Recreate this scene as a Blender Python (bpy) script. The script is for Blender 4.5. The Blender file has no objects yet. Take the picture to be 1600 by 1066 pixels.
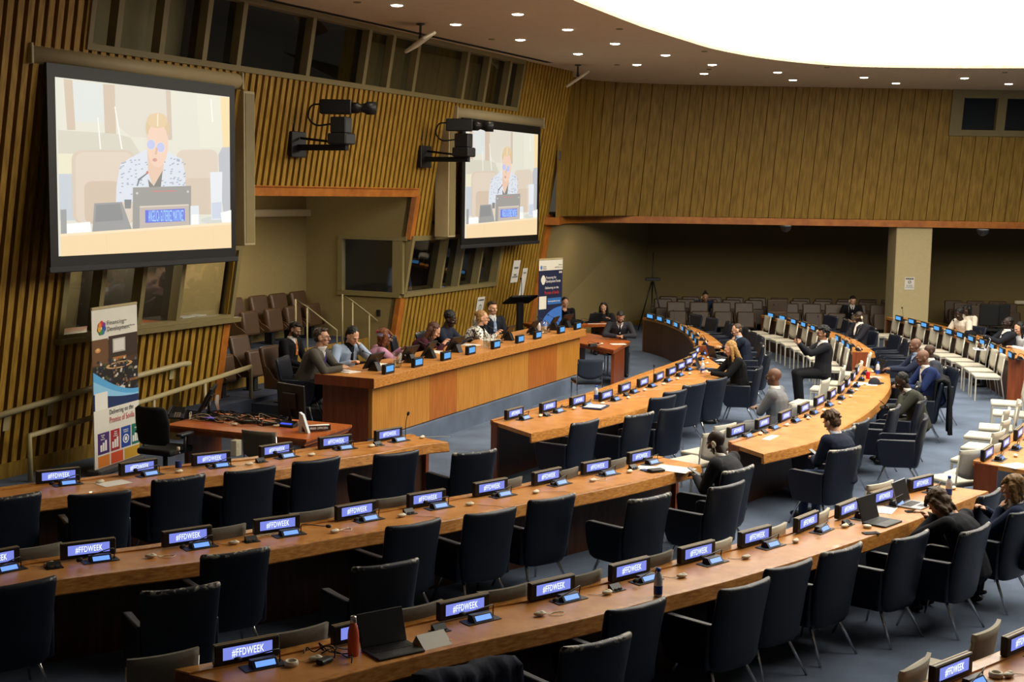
import bpy, bmesh, math, random
from mathutils import Vector, Matrix, Euler
random.seed(7)
SC = bpy.context.scene
COL = SC.collection
PI = math.pi
def R(d): return math.radians(d)

# ---------------------------------------------------------------- camera
FOC, CAM_H = 2100.0, 3.7                      # focal length in pixels of a 1600-wide frame, eye height above the floor
PITCH, ROLL = math.atan(233 / 2100), -0.016
_cp, _sp = math.cos(PITCH), math.sin(PITCH)
_f = Vector((0, _cp, -_sp)); _u0 = Vector((0, _sp, _cp)); _r0 = Vector((1, 0, 0))
_r = math.cos(ROLL) * _r0 - math.sin(ROLL) * _u0
_u = math.sin(ROLL) * _r0 + math.cos(ROLL) * _u0
CAMP = Vector((0, 0, CAM_H))
cam_d = bpy.data.cameras.new('camera'); cam = bpy.data.objects.new('camera', cam_d); COL.objects.link(cam)
cam_d.sensor_width = 36; cam_d.lens = FOC / 1600 * 36; cam_d.clip_end = 200
m3 = Matrix((_r, _u, -_f)).transposed()
cam.matrix_world = Matrix.Translation(CAMP) @ m3.to_4x4()
SC.camera = cam

# ---------------------------------------------------------------- world, exposure
SC.view_settings.view_transform = 'Standard'; SC.view_settings.look = 'None'
SC.view_settings.gamma = 1; SC.view_settings.use_curve_mapping = False
EXPO = 0.82
SC.view_settings.exposure = EXPO; EX = 1 / 2 ** EXPO
W = bpy.data.worlds.new('world'); SC.world = W; W.use_nodes = True
W.node_tree.nodes['Background'].inputs[0].default_value = (1.0, .86, .66, 1)
W.node_tree.nodes['Background'].inputs[1].default_value = .035
CEIL_L = 3.5          # radiance of the luminous ceiling
DOWN_W = 50           # watts of each recessed downlight

# ---------------------------------------------------------------- picture measurement -> room
def ray(x, y): return (x - 800) / FOC * _r - (y - 533) / FOC * _u + _f
def at(x, y, z=0.0):
    d = ray(x, y); return CAMP + d * ((z - CAM_H) / d.z)
def atd(x, y, Y):
    d = ray(x, y); return CAMP + d * (Y / d.y)
def onpl(x, y, p, n):
    d = ray(x, y); return CAMP + d * ((p - CAMP).dot(n) / d.dot(n))

# ---------------------------------------------------------------- objects
def tag(o, label=None, cat=None, group=None, kind=None):
    if label: o['label'] = label
    if cat: o['category'] = cat
    if group: o['group'] = group
    if kind: o['kind'] = kind
    return o
def empty(name, loc=(0, 0, 0), rz=0, label=None, cat=None, group=None):
    o = bpy.data.objects.new(name, None); COL.objects.link(o)
    o.empty_display_size = .1; o.location = loc; o.rotation_euler = (0, 0, rz)
    return tag(o, label, cat, group)
def kids(o): return [c for c in o.children]
def dup(o, loc=None, rz=None, label=None, group=None, parent=None):
    c = o.copy(); COL.objects.link(c)
    if parent is not None: c.parent = parent
    if loc is not None: c.location = loc
    if rz is not None: c.rotation_euler = (0, 0, rz)
    if label: c['label'] = label
    if group: c['group'] = group
    for k in CH.get(o.name, ()):
        dup(k, parent=c)
    return c
CH = {}
def reg(child, parent):
    child.parent = parent; CH.setdefault(parent.name, []).append(child)

class MB:
    """collects faces, then links them as ONE mesh object"""
    def __init__(s): s.bm = bmesh.new(); s.ms = []
    def mi(s, m):
        if m is None: return 0
        if m not in s.ms: s.ms.append(m)
        return s.ms.index(m)
    def _f(s, vs, m=None, smooth=False):
        try: f = s.bm.faces.new(vs)
        except ValueError: return None
        f.material_index = s.mi(m); f.smooth = smooth; return f
    def poly(s, pts, m=None):
        return s._f([s.bm.verts.new(p) for p in pts], m)
    def box(s, c, size, rot=None, m=None, bev=0, seg=1, M=None):
        """box centred on c"""
        T = Matrix.Translation(c)
        if rot is not None: T = T @ Euler(rot).to_matrix().to_4x4()
        if M is not None: T = M @ T
        g = bmesh.ops.create_cube(s.bm, size=1)['verts']
        bmesh.ops.scale(s.bm, vec=size, verts=g)
        i = s.mi(m); fs = set(f for v in g for f in v.link_faces)
        for f in fs: f.material_index = i
        if bev:
            es = list(set(e for v in g for e in v.link_edges))
            r = bmesh.ops.bevel(s.bm, geom=es, offset=bev, segments=seg, profile=.5, affect='EDGES', clamp_overlap=True)
            g = list(set(v for f in r['faces'] for v in f.verts) | set(v for v in g if v.is_valid))
            for f in r['faces']: f.material_index = i; f.smooth = seg > 1
            g = list(set(v for v in g if v.is_valid) | set(w for v in g if v.is_valid for f in v.link_faces for w in f.verts))
        bmesh.ops.transform(s.bm, matrix=T, verts=g)
        return g
    def b2(s, lo, hi, m=None, bev=0, seg=1, M=None):
        lo, hi = Vector(lo), Vector(hi)
        return s.box((lo + hi) / 2, hi - lo, m=m, bev=bev, seg=seg, M=M)
    def rings(s, rings, m=None, closed=True, caps=True, smooth=True):
        vs = [[s.bm.verts.new(p) for p in r] for r in rings]
        n = len(vs[0])
        for a, b in zip(vs[:-1], vs[1:]):
            for k in range(n if closed else n - 1):
                s._f([a[k], a[(k + 1) % n], b[(k + 1) % n], b[k]], m, smooth)
        if caps and closed:
            s._f(vs[0][::-1], m); s._f(vs[-1], m)
        return vs
    def tube(s, pts, r, n=8, m=None, caps=True):
        pts = [Vector(p) for p in pts]; rs = r if isinstance(r, (list, tuple)) else [r] * len(pts)
        rings = []; up = None
        for i, p in enumerate(pts):
            t = (pts[min(i + 1, len(pts) - 1)] - pts[max(i - 1, 0)]).normalized()
            if up is None:
                up = t.orthogonal().normalized()
            up = (up - t * up.dot(t))
            up = up.normalized() if up.length > 1e-6 else t.orthogonal().normalized()
            b = t.cross(up)
            rings.append([p + (up * math.cos(2 * PI * k / n) + b * math.sin(2 * PI * k / n)) * rs[i] for k in range(n)])
        s.rings(rings, m, caps=caps); return s
    def lathe(s, prof, n=16, m=None, at=(0, 0, 0), M=None, mats=None):
        at = Vector(at)
        T = M or Matrix.Identity(4)
        vs = []
        for r, z in prof:
            vs.append([s.bm.verts.new(T @ (at + Vector((r * math.cos(2 * PI * k / n), r * math.sin(2 * PI * k / n), z)))) for k in range(n)])
        for j in range(len(vs) - 1):
            for k in range(n):
                s._f([vs[j][k], vs[j][(k + 1) % n], vs[j + 1][(k + 1) % n], vs[j + 1][k]], mats[j] if mats else m, True)
        s._f(vs[0][::-1], mats[0] if mats else m); s._f(vs[-1], mats[-1] if mats else m)
        return s
    def prism(s, poly, a0, a1, axis='z', m=None, M=None, bev=0, seg=2):
        """extrude a 2-D outline along an axis"""
        def P(u, v, w):
            p = {'z': (u, v, w), 'x': (w, u, v), 'y': (u, w, v)}[axis]
            p = Vector(p); return M @ p if M is not None else p
        A = [s.bm.verts.new(P(u, v, a0)) for u, v in poly]; B = [s.bm.verts.new(P(u, v, a1)) for u, v in poly]
        n = len(poly); fs = []
        fs.append(s._f(A[::-1], m)); fs.append(s._f(B, m))
        for k in range(n): fs.append(s._f([A[k], A[(k + 1) % n], B[(k + 1) % n], B[k]], m))
        fs = [f for f in fs if f]
        if bev:
            es = list(set(e for f in fs for e in f.edges))
            r = bmesh.ops.bevel(s.bm, geom=es, offset=bev, segments=seg, profile=.5, affect='EDGES', clamp_overlap=True)
            for f in r['faces']: f.smooth = True; f.material_index = s.mi(m)
        return s
    def ball(s, c, r, m=None, n=12, M=None):
        T = (M or Matrix.Identity(4)) @ Matrix.Translation(c) @ Matrix.Diagonal((*((r, r, r) if not hasattr(r, '__len__') else r), 1))
        g = bmesh.ops.create_uvsphere(s.bm, u_segments=n, v_segments=max(6, n * 2 // 3), radius=1, matrix=T)['verts']
        i = s.mi(m)
        for f in set(f for v in g for f in v.link_faces): f.material_index = i; f.smooth = True
        return s
    def mesh(s, name, mat=None):
        bmesh.ops.recalc_face_normals(s.bm, faces=s.bm.faces[:])
        me = bpy.data.meshes.new(name); s.bm.to_mesh(me); s.bm.free()
        ms = s.ms or [mat]
        for m in ms: me.materials.append(m if m is not None else mat)
        return me
    def build(s, name, mat=None, parent=None, loc=None, rz=None):
        o = bpy.data.objects.new(name, s.mesh(name, mat)); COL.objects.link(o)
        if parent is not None: reg(o, parent)
        if loc is not None: o.location = loc
        if rz is not None: o.rotation_euler = (0, 0, rz)
        return o

# ---------------------------------------------------------------- materials
def srgb(h):
    h = h.lstrip('#'); v = [int(h[i:i + 2], 16) / 255 for i in (0, 2, 4)]
    return tuple(c / 12.92 if c <= .04045 else ((c + .055) / 1.055) ** 2.4 for c in v)
MATS = {}
def mat(name, col, rough=.6, metal=0, var=.12, scale=6, stretch=(1, 1, 1), spec=.5, bump=0, bscale=60, emit=None, estr=0, trans=0, alpha=1, coat=0, ior=1.45, grain=None):
    """procedural material: base colour broken by object-space noise, optional wood grain, bump"""
    if name in MATS: return MATS[name]
    if isinstance(col, str): col = srgb(col)
    m = bpy.data.materials.new(name); m.use_nodes = True; MATS[name] = m
    nt = m.node_tree; b = nt.nodes['Principled BSDF']
    tc = nt.nodes.new('ShaderNodeTexCoord'); mp = nt.nodes.new('ShaderNodeMapping')
    mp.inputs['Scale'].default_value = stretch
    nt.links.new(tc.outputs['Object'], mp.inputs['Vector'])
    if var or grain:
        no = nt.nodes.new('ShaderNodeTexNoise'); no.inputs['Scale'].default_value = scale; no.inputs['Detail'].default_value = 5
        nt.links.new(mp.outputs['Vector'], no.inputs['Vector'])
        cr = nt.nodes.new('ShaderNodeValToRGB'); e = cr.color_ramp.elements
        lo = [c * (1 - var) for c in col]; hi = [min(1, c * (1 + var)) for c in col]
        if grain:
            lo = srgb(grain[0]); hi = srgb(grain[1])
        e[0].position = .3; e[0].color = (*lo, 1); e[1].position = .72; e[1].color = (*hi, 1)
        nt.links.new(no.outputs['Fac'], cr.inputs['Fac']); nt.links.new(cr.outputs['Color'], b.inputs['Base Color'])
    else: b.inputs['Base Color'].default_value = (*col, 1)
    b.inputs['Roughness'].default_value = rough; b.inputs['Metallic'].default_value = metal
    b.inputs['Specular IOR Level'].default_value = spec; b.inputs['IOR'].default_value = ior
    b.inputs['Coat Weight'].default_value = coat
    if trans: b.inputs['Transmission Weight'].default_value = trans
    if alpha < 1: b.inputs['Alpha'].default_value = alpha
    if emit is not None:
        b.inputs['Emission Color'].default_value = (*(srgb(emit) if isinstance(emit, str) else emit), 1); b.inputs['Emission Strength'].default_value = estr
    if bump:
        n2 = nt.nodes.new('ShaderNodeTexNoise'); n2.inputs['Scale'].default_value = bscale; n2.inputs['Detail'].default_value = 4
        nt.links.new(mp.outputs['Vector'], n2.inputs['Vector'])
        bp = nt.nodes.new('ShaderNodeBump'); bp.inputs['Strength'].default_value = bump; bp.inputs['Distance'].default_value = .01
        nt.links.new(n2.outputs['Fac'], bp.inputs['Height']); nt.links.new(bp.outputs['Normal'], b.inputs['Normal'])
    return m
def glow(name, col, s):
    """something that gives off light: a screen, a lamp"""
    if name in MATS: return MATS[name]
    m = bpy.data.materials.new(name); m.use_nodes = True; MATS[name] = m
    b = m.node_tree.nodes['Principled BSDF']; c = srgb(col) if isinstance(col, str) else col
    b.inputs['Base Color'].default_value = (0.02, 0.02, 0.02, 1); b.inputs['Roughness'].default_value = .4
    b.inputs['Emission Color'].default_value = (*c, 1); b.inputs['Emission Strength'].default_value = s
    return m

M_SLAT = mat('slat_wood', '#a5762c', .5, scale=5, stretch=(5, 5, .25), grain=('#84631d', '#b48d39'), spec=.35)
M_SLATD = mat('slat_backing', '#3a2508', .8, var=.2)
M_PLANK = mat('plank_wood', '#9a7030', .5, scale=4, stretch=(4, 4, .12), grain=('#765a1e', '#9c7c36'), spec=.35)
M_TRIMW = mat('trim_wood', '#a8641f', .45, scale=5, stretch=(1, 1, 1), grain=('#97551a', '#b97228'))
M_DESK = mat('desk_wood', '#b06f33', .36, scale=5, stretch=(1.2, 1.2, 6), grain=('#a86c30', '#c2884a'), spec=.45, bump=.04, bscale=30)
M_EDGE = mat('desk_edge_wood', '#b2722e', .34, scale=9, stretch=(1.5, 1.5, 7), grain=('#96581e', '#cb9048'), spec=.5, coat=.15)
M_PANEL = mat('desk_panel_wood', '#7a3a18', .4, scale=4, stretch=(4, 4, .4), grain=('#642c12', '#86431d'))
M_DARKP = mat('dark_panel_wood', '#4a2a16', .45, scale=5, stretch=(5, 5, .4), grain=('#38200f', '#54301a'))
M_POD = mat('podium_wood', '#b57420', .4, scale=6, stretch=(7, 7, .35), grain=('#9c641f', '#be8338'), spec=.45)
M_POD2 = mat('podium_wood_red', '#a35c1e', .4, scale=6, stretch=(7, 7, .35), grain=('#8d4a16', '#b06a28'), spec=.45)
M_CARPET = mat('carpet_blue', '#5b6678', .95, var=.22, scale=1.6, bump=.6, bscale=240, spec=.1)
M_WALLP = mat('wall_olive', '#8a7a52', .9, var=.05, scale=30, bump=.15, bscale=160, spec=.15)
M_CEIL = mat('ceiling_paint', '#cdbb9b', .9, var=.03, spec=.1)
M_FRAME = mat('window_frame_tan', '#7d7048', .5, var=.06)
M_CASE = mat('screen_case_tan', '#ab9b74', .55, var=.04)
M_BLACK = mat('black_plastic', '#0d0d0e', .45, var=.1)
M_BLACKM = mat('black_matte', '#0a0a0b', .75, var=.1)
M_GREY = mat('grey_plastic', '#4c4d50', .5, var=.08)
M_DGREY = mat('dark_grey_plastic', '#232427', .5, var=.08)
M_CHROME = mat('chrome', '#c9c9c8', .16, 1, var=.03)
M_RAIL = mat('rail_paint', '#a79a72', .42, var=.04)
M_BEIGE = mat('beige_upholstery', '#b9b3a3', .85, var=.06, scale=40, bump=.2, bscale=300, spec=.2)
M_GREYF = mat('grey_upholstery', '#6f6a60', .9, var=.07, scale=40, bump=.2, bscale=300, spec=.2)
M_BLEG = mat('pale_leg_paint', '#c0bcae', .4, .3, var=.03)
M_BROWN = mat('brown_leather', '#4b3522', .42, var=.1, bump=.15, bscale=120)
M_BROWN_SHADE = mat('brown_leather_far', '#3f2f1f', .5, var=.1)  # darker copy of the brown leather: the far gallery's dimness put into the colour
M_WHITE = mat('white_paper', '#dcd9d0', .8, var=.02)
M_CREAM = mat('cream_plastic', '#cfc4a8', .45, var=.03)
def pane_glass(name, tint=(.93, .94, .92), rough=.02, ior=1.5):
    m = bpy.data.materials.new(name); m.use_nodes = True; nt = m.node_tree; nt.nodes.remove(nt.nodes['Principled BSDF'])
    out = [n for n in nt.nodes if n.type == 'OUTPUT_MATERIAL'][0]
    lw = nt.nodes.new('ShaderNodeLayerWeight'); lw.inputs[0].default_value = .5; pw = nt.nodes.new('ShaderNodeMath'); pw.operation = 'POWER'; pw.inputs[1].default_value = 4
    fr = nt.nodes.new('ShaderNodeMath'); fr.operation = 'MULTIPLY_ADD'; fr.inputs[1].default_value = .9; fr.inputs[2].default_value = (ior - 1) * .08
    nt.links.new(lw.outputs['Facing'], pw.inputs[0]); nt.links.new(pw.outputs[0], fr.inputs[0])
    tr = nt.nodes.new('ShaderNodeBsdfTransparent'); tr.inputs[0].default_value = (*tint, 1); gl = nt.nodes.new('ShaderNodeBsdfGlossy'); gl.inputs['Roughness'].default_value = rough
    mx = nt.nodes.new('ShaderNodeMixShader'); nt.links.new(fr.outputs[0], mx.inputs[0]); nt.links.new(tr.outputs[0], mx.inputs[1]); nt.links.new(gl.outputs[0], mx.inputs[2]); nt.links.new(mx.outputs[0], out.inputs[0]); return m
M_GLASS = pane_glass('window_glass')
M_CLEAR = pane_glass('clear_glass', (.9, .92, .92), .03, 1.6)
M_ROOM = mat('booth_dark', '#2b2720', .9, var=.1)
M_ROOML = mat('booth_light_wall', '#6d6347', .9, var=.05)
M_BRASS = mat('display_top_strip', '#8d7a58', .45, .2, var=.08)
G_BLUE = glow('display_blue', '#7d8ae6', EX)
G_BLUE2 = glow('display_blue_small', '#6fa0ff', EX * 1.15)
G_BLUE3 = glow('display_cyan', '#5cabef', EX)
G_TEXT = glow('display_text', '#e8f0ff', EX * 1.3)

def leather():
    m = mat('navy_leather', '#111826', .42, var=.16, scale=8, bump=.12, bscale=140, spec=.42)
    nt = m.node_tree; b = nt.nodes['Principled BSDF']
    src = b.inputs['Base Color'].links[0].from_socket
    tc = nt.nodes.new('ShaderNodeTexCoord'); sp = nt.nodes.new('ShaderNodeSeparateXYZ'); nt.links.new(tc.outputs['Object'], sp.inputs[0])
    oi = nt.nodes.new('ShaderNodeObjectInfo')
    no = nt.nodes.new('ShaderNodeTexNoise'); no.noise_dimensions = '4D'; no.inputs['Scale'].default_value = 26; no.inputs['Detail'].default_value = 6
    nt.links.new(tc.outputs['Object'], no.inputs['Vector']); 
    mu = nt.nodes.new('ShaderNodeMath'); mu.operation = 'MULTIPLY'; mu.inputs[1].default_value = 37
    nt.links.new(oi.outputs['Random'], mu.inputs[0]); nt.links.new(mu.outputs[0], no.inputs['W'])
    mr = nt.nodes.new('ShaderNodeMapRange'); mr.inputs[1].default_value = .895; mr.inputs[2].default_value = .93
    nt.links.new(sp.outputs['Z'], mr.inputs[0])
    ab = nt.nodes.new('ShaderNodeMath'); ab.operation = 'ABSOLUTE'; nt.links.new(sp.outputs['X'], ab.inputs[0])
    mx = nt.nodes.new('ShaderNodeMapRange'); mx.inputs[1].default_value = .12; mx.inputs[2].default_value = .26; mx.inputs[3].default_value = .0; mx.inputs[4].default_value = .13
    nt.links.new(ab.outputs[0], mx.inputs[0])
    rr = nt.nodes.new('ShaderNodeMapRange'); rr.inputs[3].default_value = -.16; rr.inputs[4].default_value = .05; nt.links.new(oi.outputs['Random'], rr.inputs[0])
    a1 = nt.nodes.new('ShaderNodeMath'); nt.links.new(no.outputs['Fac'], a1.inputs[0]); nt.links.new(mx.outputs[0], a1.inputs[1])
    a2 = nt.nodes.new('ShaderNodeMath'); nt.links.new(a1.outputs[0], a2.inputs[0]); nt.links.new(rr.outputs[0], a2.inputs[1])
    th = nt.nodes.new('ShaderNodeMapRange'); th.inputs[1].default_value = .58; th.inputs[2].default_value = .66; nt.links.new(a2.outputs[0], th.inputs[0])
    fm = nt.nodes.new('ShaderNodeMath'); fm.operation = 'MULTIPLY'; nt.links.new(th.outputs[0], fm.inputs[0]); nt.links.new(mr.outputs[0], fm.inputs[1])
    mix = nt.nodes.new('ShaderNodeMix'); mix.data_type = 'RGBA'; mix.inputs['B'].default_value = (*srgb('#a9a394'), 1)
    nt.links.new(fm.outputs[0], mix.inputs['Factor']); nt.links.new(src, mix.inputs['A']); nt.links.new(mix.outputs['Result'], b.inputs['Base Color'])
    return m
M_NAVY = leather()

def text_mesh(s, size, bold=0.0, xs=1.0, key=None):
    """flat lettering, centred, as a mesh in the XZ plane facing -Y"""
    c = bpy.data.curves.new('lettering', 'FONT'); c.body = s; c.size = size; c.align_x = 'CENTER'; c.align_y = 'CENTER'; c.offset = bold; c.resolution_u = 3; c.extrude = .0006; c.space_character = 1.08
    o = bpy.data.objects.new('tmp', c); COL.objects.link(o)
    dg = bpy.context.evaluated_depsgraph_get()
    me = bpy.data.meshes.new_from_object(o.evaluated_get(dg)); me.name = 'lettering'
    bpy.data.objects.remove(o); bpy.data.curves.remove(c)
    me.transform(Matrix.Rotation(PI / 2, 4, 'X') @ Matrix.Diagonal((xs, 1, 1, 1)))
    return me
def lettering(s, size, m, parent, loc, rz=0, bold=0.0, xs=1.0, name='lettering', me=None):
    me = me or text_mesh(s, size, bold, xs)
    if not me.materials: me.materials.append(m)
    o = bpy.data.objects.new(name, me); COL.objects.link(o); o.location = loc; o.rotation_euler = (0, 0, rz)
    if parent is not None: reg(o, parent)
    return o
def fit_text(s, w, h, m, parent, loc, bold=0.0):
    """lettering scaled to a measured width and height"""
    me = text_mesh(s, 1.0, bold); xs = [v.co.x for v in me.vertices]; zs = [v.co.z for v in me.vertices]
    me.transform(Matrix.Diagonal((w / (max(xs) - min(xs)), 1, h / (max(zs) - min(zs)), 1)) @ Matrix.Translation((-(max(xs) + min(xs)) / 2, 0, -(max(zs) + min(zs)) / 2)))
    return lettering(s, 0, m, parent, loc, me=me)
def smooth_line(pts, n=6):
    """Catmull-Rom through 2-D points"""
    P = [Vector(p[:2]) for p in pts]; P = [P[0] * 2 - P[1]] + P + [P[-1] * 2 - P[-2]]
    out = []
    for i in range(1, len(P) - 2):
        for k in range(n):
            t = k / n; a, b, c, d = P[i - 1:i + 3]
            out.append(.5 * ((2 * b) + (c - a) * t + (2 * a - 5 * b + 4 * c - d) * t * t + (3 * b - a - 3 * c + d) * t ** 3))
    out.append(P[-2]); return out
ORD = ['', 'first', 'second', 'third', 'fourth', 'fifth', 'sixth', 'seventh', 'eighth', 'ninth', 'tenth', 'eleventh', 'twelfth', 'thirteenth', 'fourteenth']
# ================================================================= THE ROOM
AW = R(25)
D_ = Vector((math.sin(AW), math.cos(AW), 0)); N_ = Vector((math.cos(AW), -math.sin(AW), 0))   # along / out of the canted front wall
P0 = Vector((-5.75, 18.21, 0)); LEAN = .17
CEIL = 6.4
def wp(s, z, off=0.0):
    p = P0 + D_ * s + N_ * (LEAN * z + off); return Vector((p.x, p.y, z))
def wpix(x, y, off=0.0):
    """a point of the front wall seen at a pixel -> (s, z)"""
    n = Vector((N_.x, N_.y, -LEAN)); p = onpl(x, y, P0 + N_ * off, n)
    return (p - P0).dot(D_), p.z
VROT = math.atan2(D_.y, D_.x)           # local X along the wall
def wall_box(mb, s0, s1, z0, z1, o0, o1, m=None):
    v = [mb.bm.verts.new(wp(s, z, o)) for s in (s0, s1) for z in (z0, z1) for o in (o0, o1)]
    for q in ((0, 1, 3, 2), (4, 6, 7, 5), (0, 4, 5, 1), (2, 3, 7, 6), (0, 2, 6, 4), (1, 5, 7, 3)): mb._f([v[i] for i in q], m)

# floor -----------------------------------------------------------
mb = MB(); mb.b2((-16, -3, -.3), (24, 42, 0)); tag(mb.build('floor', M_CARPET), kind='structure')

# ceiling with the oval opening ----------------------------------
AX = Vector((-.25, 21.7)); TD = Vector((.9063, -.4226)); VD = Vector((.4226, .9063))
q1 = [(1.82, 1.5), (1.88, 3.4), (1.99, 5.2), (2.46, 7.1), (3.38, 8.75), (4.6, 9.6), (6.96, 10.35), (8.8, 10.6)]
q1 = smooth_line(q1, 6)
tv = [(p.x, p.y) for p in q1]
tv = tv + [(17.6 - t, v) for t, v in tv[::-1][1:]]
tv = tv + [(t, 3.0 - v) for t, v in tv[::-1][1:-1]]
OVAL = [AX + TD * t + VD * v for t, v in tv]
mb = MB()
rect = [(-16, -3), (24, -3), (24, 36), (-16, 36)]
def ceiling_sheet(mb, z):
    a = [mb.bm.verts.new((x, y, z)) for x, y in rect]; b = [mb.bm.verts.new((p.x, p.y, z)) for p in OVAL]
    es = [mb.bm.edges.new((l[i], l[(i + 1) % len(l)])) for l in (a, b) for i in range(len(l))]
    bmesh.ops.triangle_fill(mb.bm, edges=es, use_beauty=True)
    return b
ceiling_sheet(mb, CEIL)
mb.rings([[Vector((p.x, p.y, CEIL + h)) for p in OVAL] for h in (0, .07)], caps=False, smooth=False)
ceil = tag(mb.build('ceiling', M_CEIL), kind='structure')
def diffuser():
    m = bpy.data.materials.new('luminous_ceiling'); m.use_nodes = True; nt = m.node_tree; b = nt.nodes['Principled BSDF']
    tc = nt.nodes.new('ShaderNodeTexCoord'); mp = nt.nodes.new('ShaderNodeMapping'); mp.inputs['Rotation'].default_value = (0, 0, R(-4))
    nt.links.new(tc.outputs['Object'], mp.inputs['Vector'])
    br = nt.nodes.new('ShaderNodeTexBrick'); br.inputs['Color1'].default_value = (1, .93, .80, 1); br.inputs['Color2'].default_value = (.93, .86, .73, 1)
    br.inputs['Mortar'].default_value = (.12, .11, .09, 1); br.inputs['Scale'].default_value = 1; br.inputs['Mortar Size'].default_value = .012
    br.inputs['Brick Width'].default_value = 2.4; br.inputs['Row Height'].default_value = .55; br.offset = .35
    nt.links.new(mp.outputs['Vector'], br.inputs['Vector']); nt.links.new(br.outputs['Color'], b.inputs['Emission Color'])
    b.inputs['Base Color'].default_value = (.5, .5, .48, 1); b.inputs['Emission Strength'].default_value = CEIL_L
    return m
mb = MB(); mb.poly([Vector((p.x, p.y, CEIL + .06)) for p in OVAL]); 
o = mb.build('luminous_ceiling_panel', diffuser()); tag(o, 'large oval luminous ceiling panel of ribbed glowing diffusers', 'ceiling light')

# recessed downlights ----------------------------------------------
DOWN = [(620, 8), (809, 22), (712, 38), (887, 46), (813, 62), (961, 68), (903, 84), (1040, 86), (995, 101), (1113, 101), (1100, 115), (1215, 113), (1239, 125), (1350, 121), (1400, 130), (1507, 122), (1576, 131)]
G_DOWN = glow('downlight_glow', '#fff2d8', 14)
ORDC = ['nearest the camera wall', 'second', 'third', 'fourth', 'fifth', 'sixth', 'seventh', 'eighth', 'ninth', 'tenth', 'eleventh', 'twelfth', 'thirteenth', 'fourteenth', 'fifteenth', 'sixteenth', 'rightmost']
proto = None
order = sorted(range(len(DOWN)), key=lambda i: DOWN[i][0])
for k, i in enumerate(order):
    p = at(*DOWN[i], CEIL)
    lab = 'leftmost small round recessed ceiling downlight' if k == 0 else 'rightmost small round recessed ceiling downlight' if k == len(order) - 1 else '%s small round recessed downlight counting from the left of the ceiling' % ORD[k + 1] if k + 1 < len(ORD) else '%s small round recessed downlight counting from the right of the ceiling' % ORD[len(order) - k]
    if proto is None:
        proto = empty('recessed_downlight', p, 0, lab, 'downlight', 'recessed downlights')
        mb = MB(); mb.lathe([(.115, -.005), (.115, 0.0), (.09, 0.0), (.09, -.005)], 20); mb.build('rim', M_CREAM, proto)
        mb = MB(); mb.lathe([(.001, -.02), (.05, -.018), (.08, -.011), (.092, -.002)], 20); mb.build('lamp_face', G_DOWN, proto)
    else: dup(proto, p, 0, lab)
    L = bpy.data.lights.new('downlight', 'SPOT'); L.energy = DOWN_W; L.color = (1, .82, .58); L.spot_size = R(95); L.spot_blend = .6; L.shadow_soft_size = .08
    lo = bpy.data.objects.new('downlight', L); COL.objects.link(lo); lo.location = (p.x, p.y, CEIL - .03)
# the same downlights carry on round the part of the ceiling over the viewer's side
for x, y in ((-3.4, 17.8), (-2.9, 13.5), (-2.2, 15.2)):
    L = bpy.data.lights.new('downlight', 'SPOT'); L.energy = DOWN_W; L.color = (1, .82, .58); L.spot_size = R(95); L.spot_blend = .6; L.shadow_soft_size = .08
    lo = bpy.data.objects.new('downlight', L); COL.objects.link(lo); lo.location = (x, y, CEIL - .03)
# unseen fill lights added to brighten the far gallery and the raised side gallery
for x, y, z, e in ((2.2, 32.6, 3.0, 40), (12.9, 35.6, 3.0, 34), (16.0, 36.5, 3.0, 30), (8.9, 33.4, 3.05, 4), (-4.9, 22.9, 3.45, 40)):
    L = bpy.data.lights.new('gallery_lamp', 'SPOT'); L.energy = e; L.color = (1, .84, .6); L.spot_size = R(165); L.spot_blend = 1; L.shadow_soft_size = .3
    lo = bpy.data.objects.new('gallery_lamp', L); COL.objects.link(lo); lo.location = (x, y, z)
L = bpy.data.lights.new('gallery_lamp', 'POINT'); L.energy = 26; L.color = (1, .86, .62); L.shadow_soft_size = .12; lo = bpy.data.objects.new('gallery_lamp', L); COL.objects.link(lo); lo.location = (-4.4, 22.6, 3.3)  # point fill added to lift the recess wall and its batten

# front wall --------------------------------------------------------
S_OPEN0, S_OPEN1, Z_HEAD = 2.62, 7.86, 3.6
B1 = (-.96, 2.58, 1.76, 2.78); B2 = (S_OPEN1, 11.9, 1.76, 2.78); UW = (-1.0, 11.5, 5.42, 6.34)
S_END = 14.1
def zspans(s):
    """heights where the front wall is solid at s"""
    z = [(0, CEIL)]
    def cut(a, b):
        out = []
        for u, v in z:
            if u < a: out.append((u, min(v, a)))
            if v > b: out.append((max(u, b), v))
        return [t for t in out if t[1] - t[0] > .02]
    if UW[0] <= s <= UW[1]: z = cut(UW[2], UW[3])
    if B1[0] <= s <= B1[1]: z = cut(B1[2], B1[3])
    if B2[0] <= s <= B2[1]: z = cut(B2[2], B2[3])
    if S_OPEN0 < s < S_OPEN1: z = cut(-1, Z_HEAD)
    return z
mb = MB(); s = -9.0; k = 0; PS = .158
rnd = random.Random(3)
while s < S_END:
    for a, b in zspans(s + .05): wall_box(mb, s, s + .092, a, b, 0, .07)
    s += PS
mb.build('wall_front_slats', M_SLAT)['kind'] = 'structure'
mb = MB()
brk = sorted({-9.0, UW[0], UW[1], B1[0], B1[1], S_OPEN0, S_OPEN1, B2[1], S_END})
for a, b in zip(brk[:-1], brk[1:]):
    for u, v in zspans((a + b) / 2): wall_box(mb, a, b, u, v, -.12, 0)
mb.build('wall_front', M_SLATD)['kind'] = 'structure'
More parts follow.
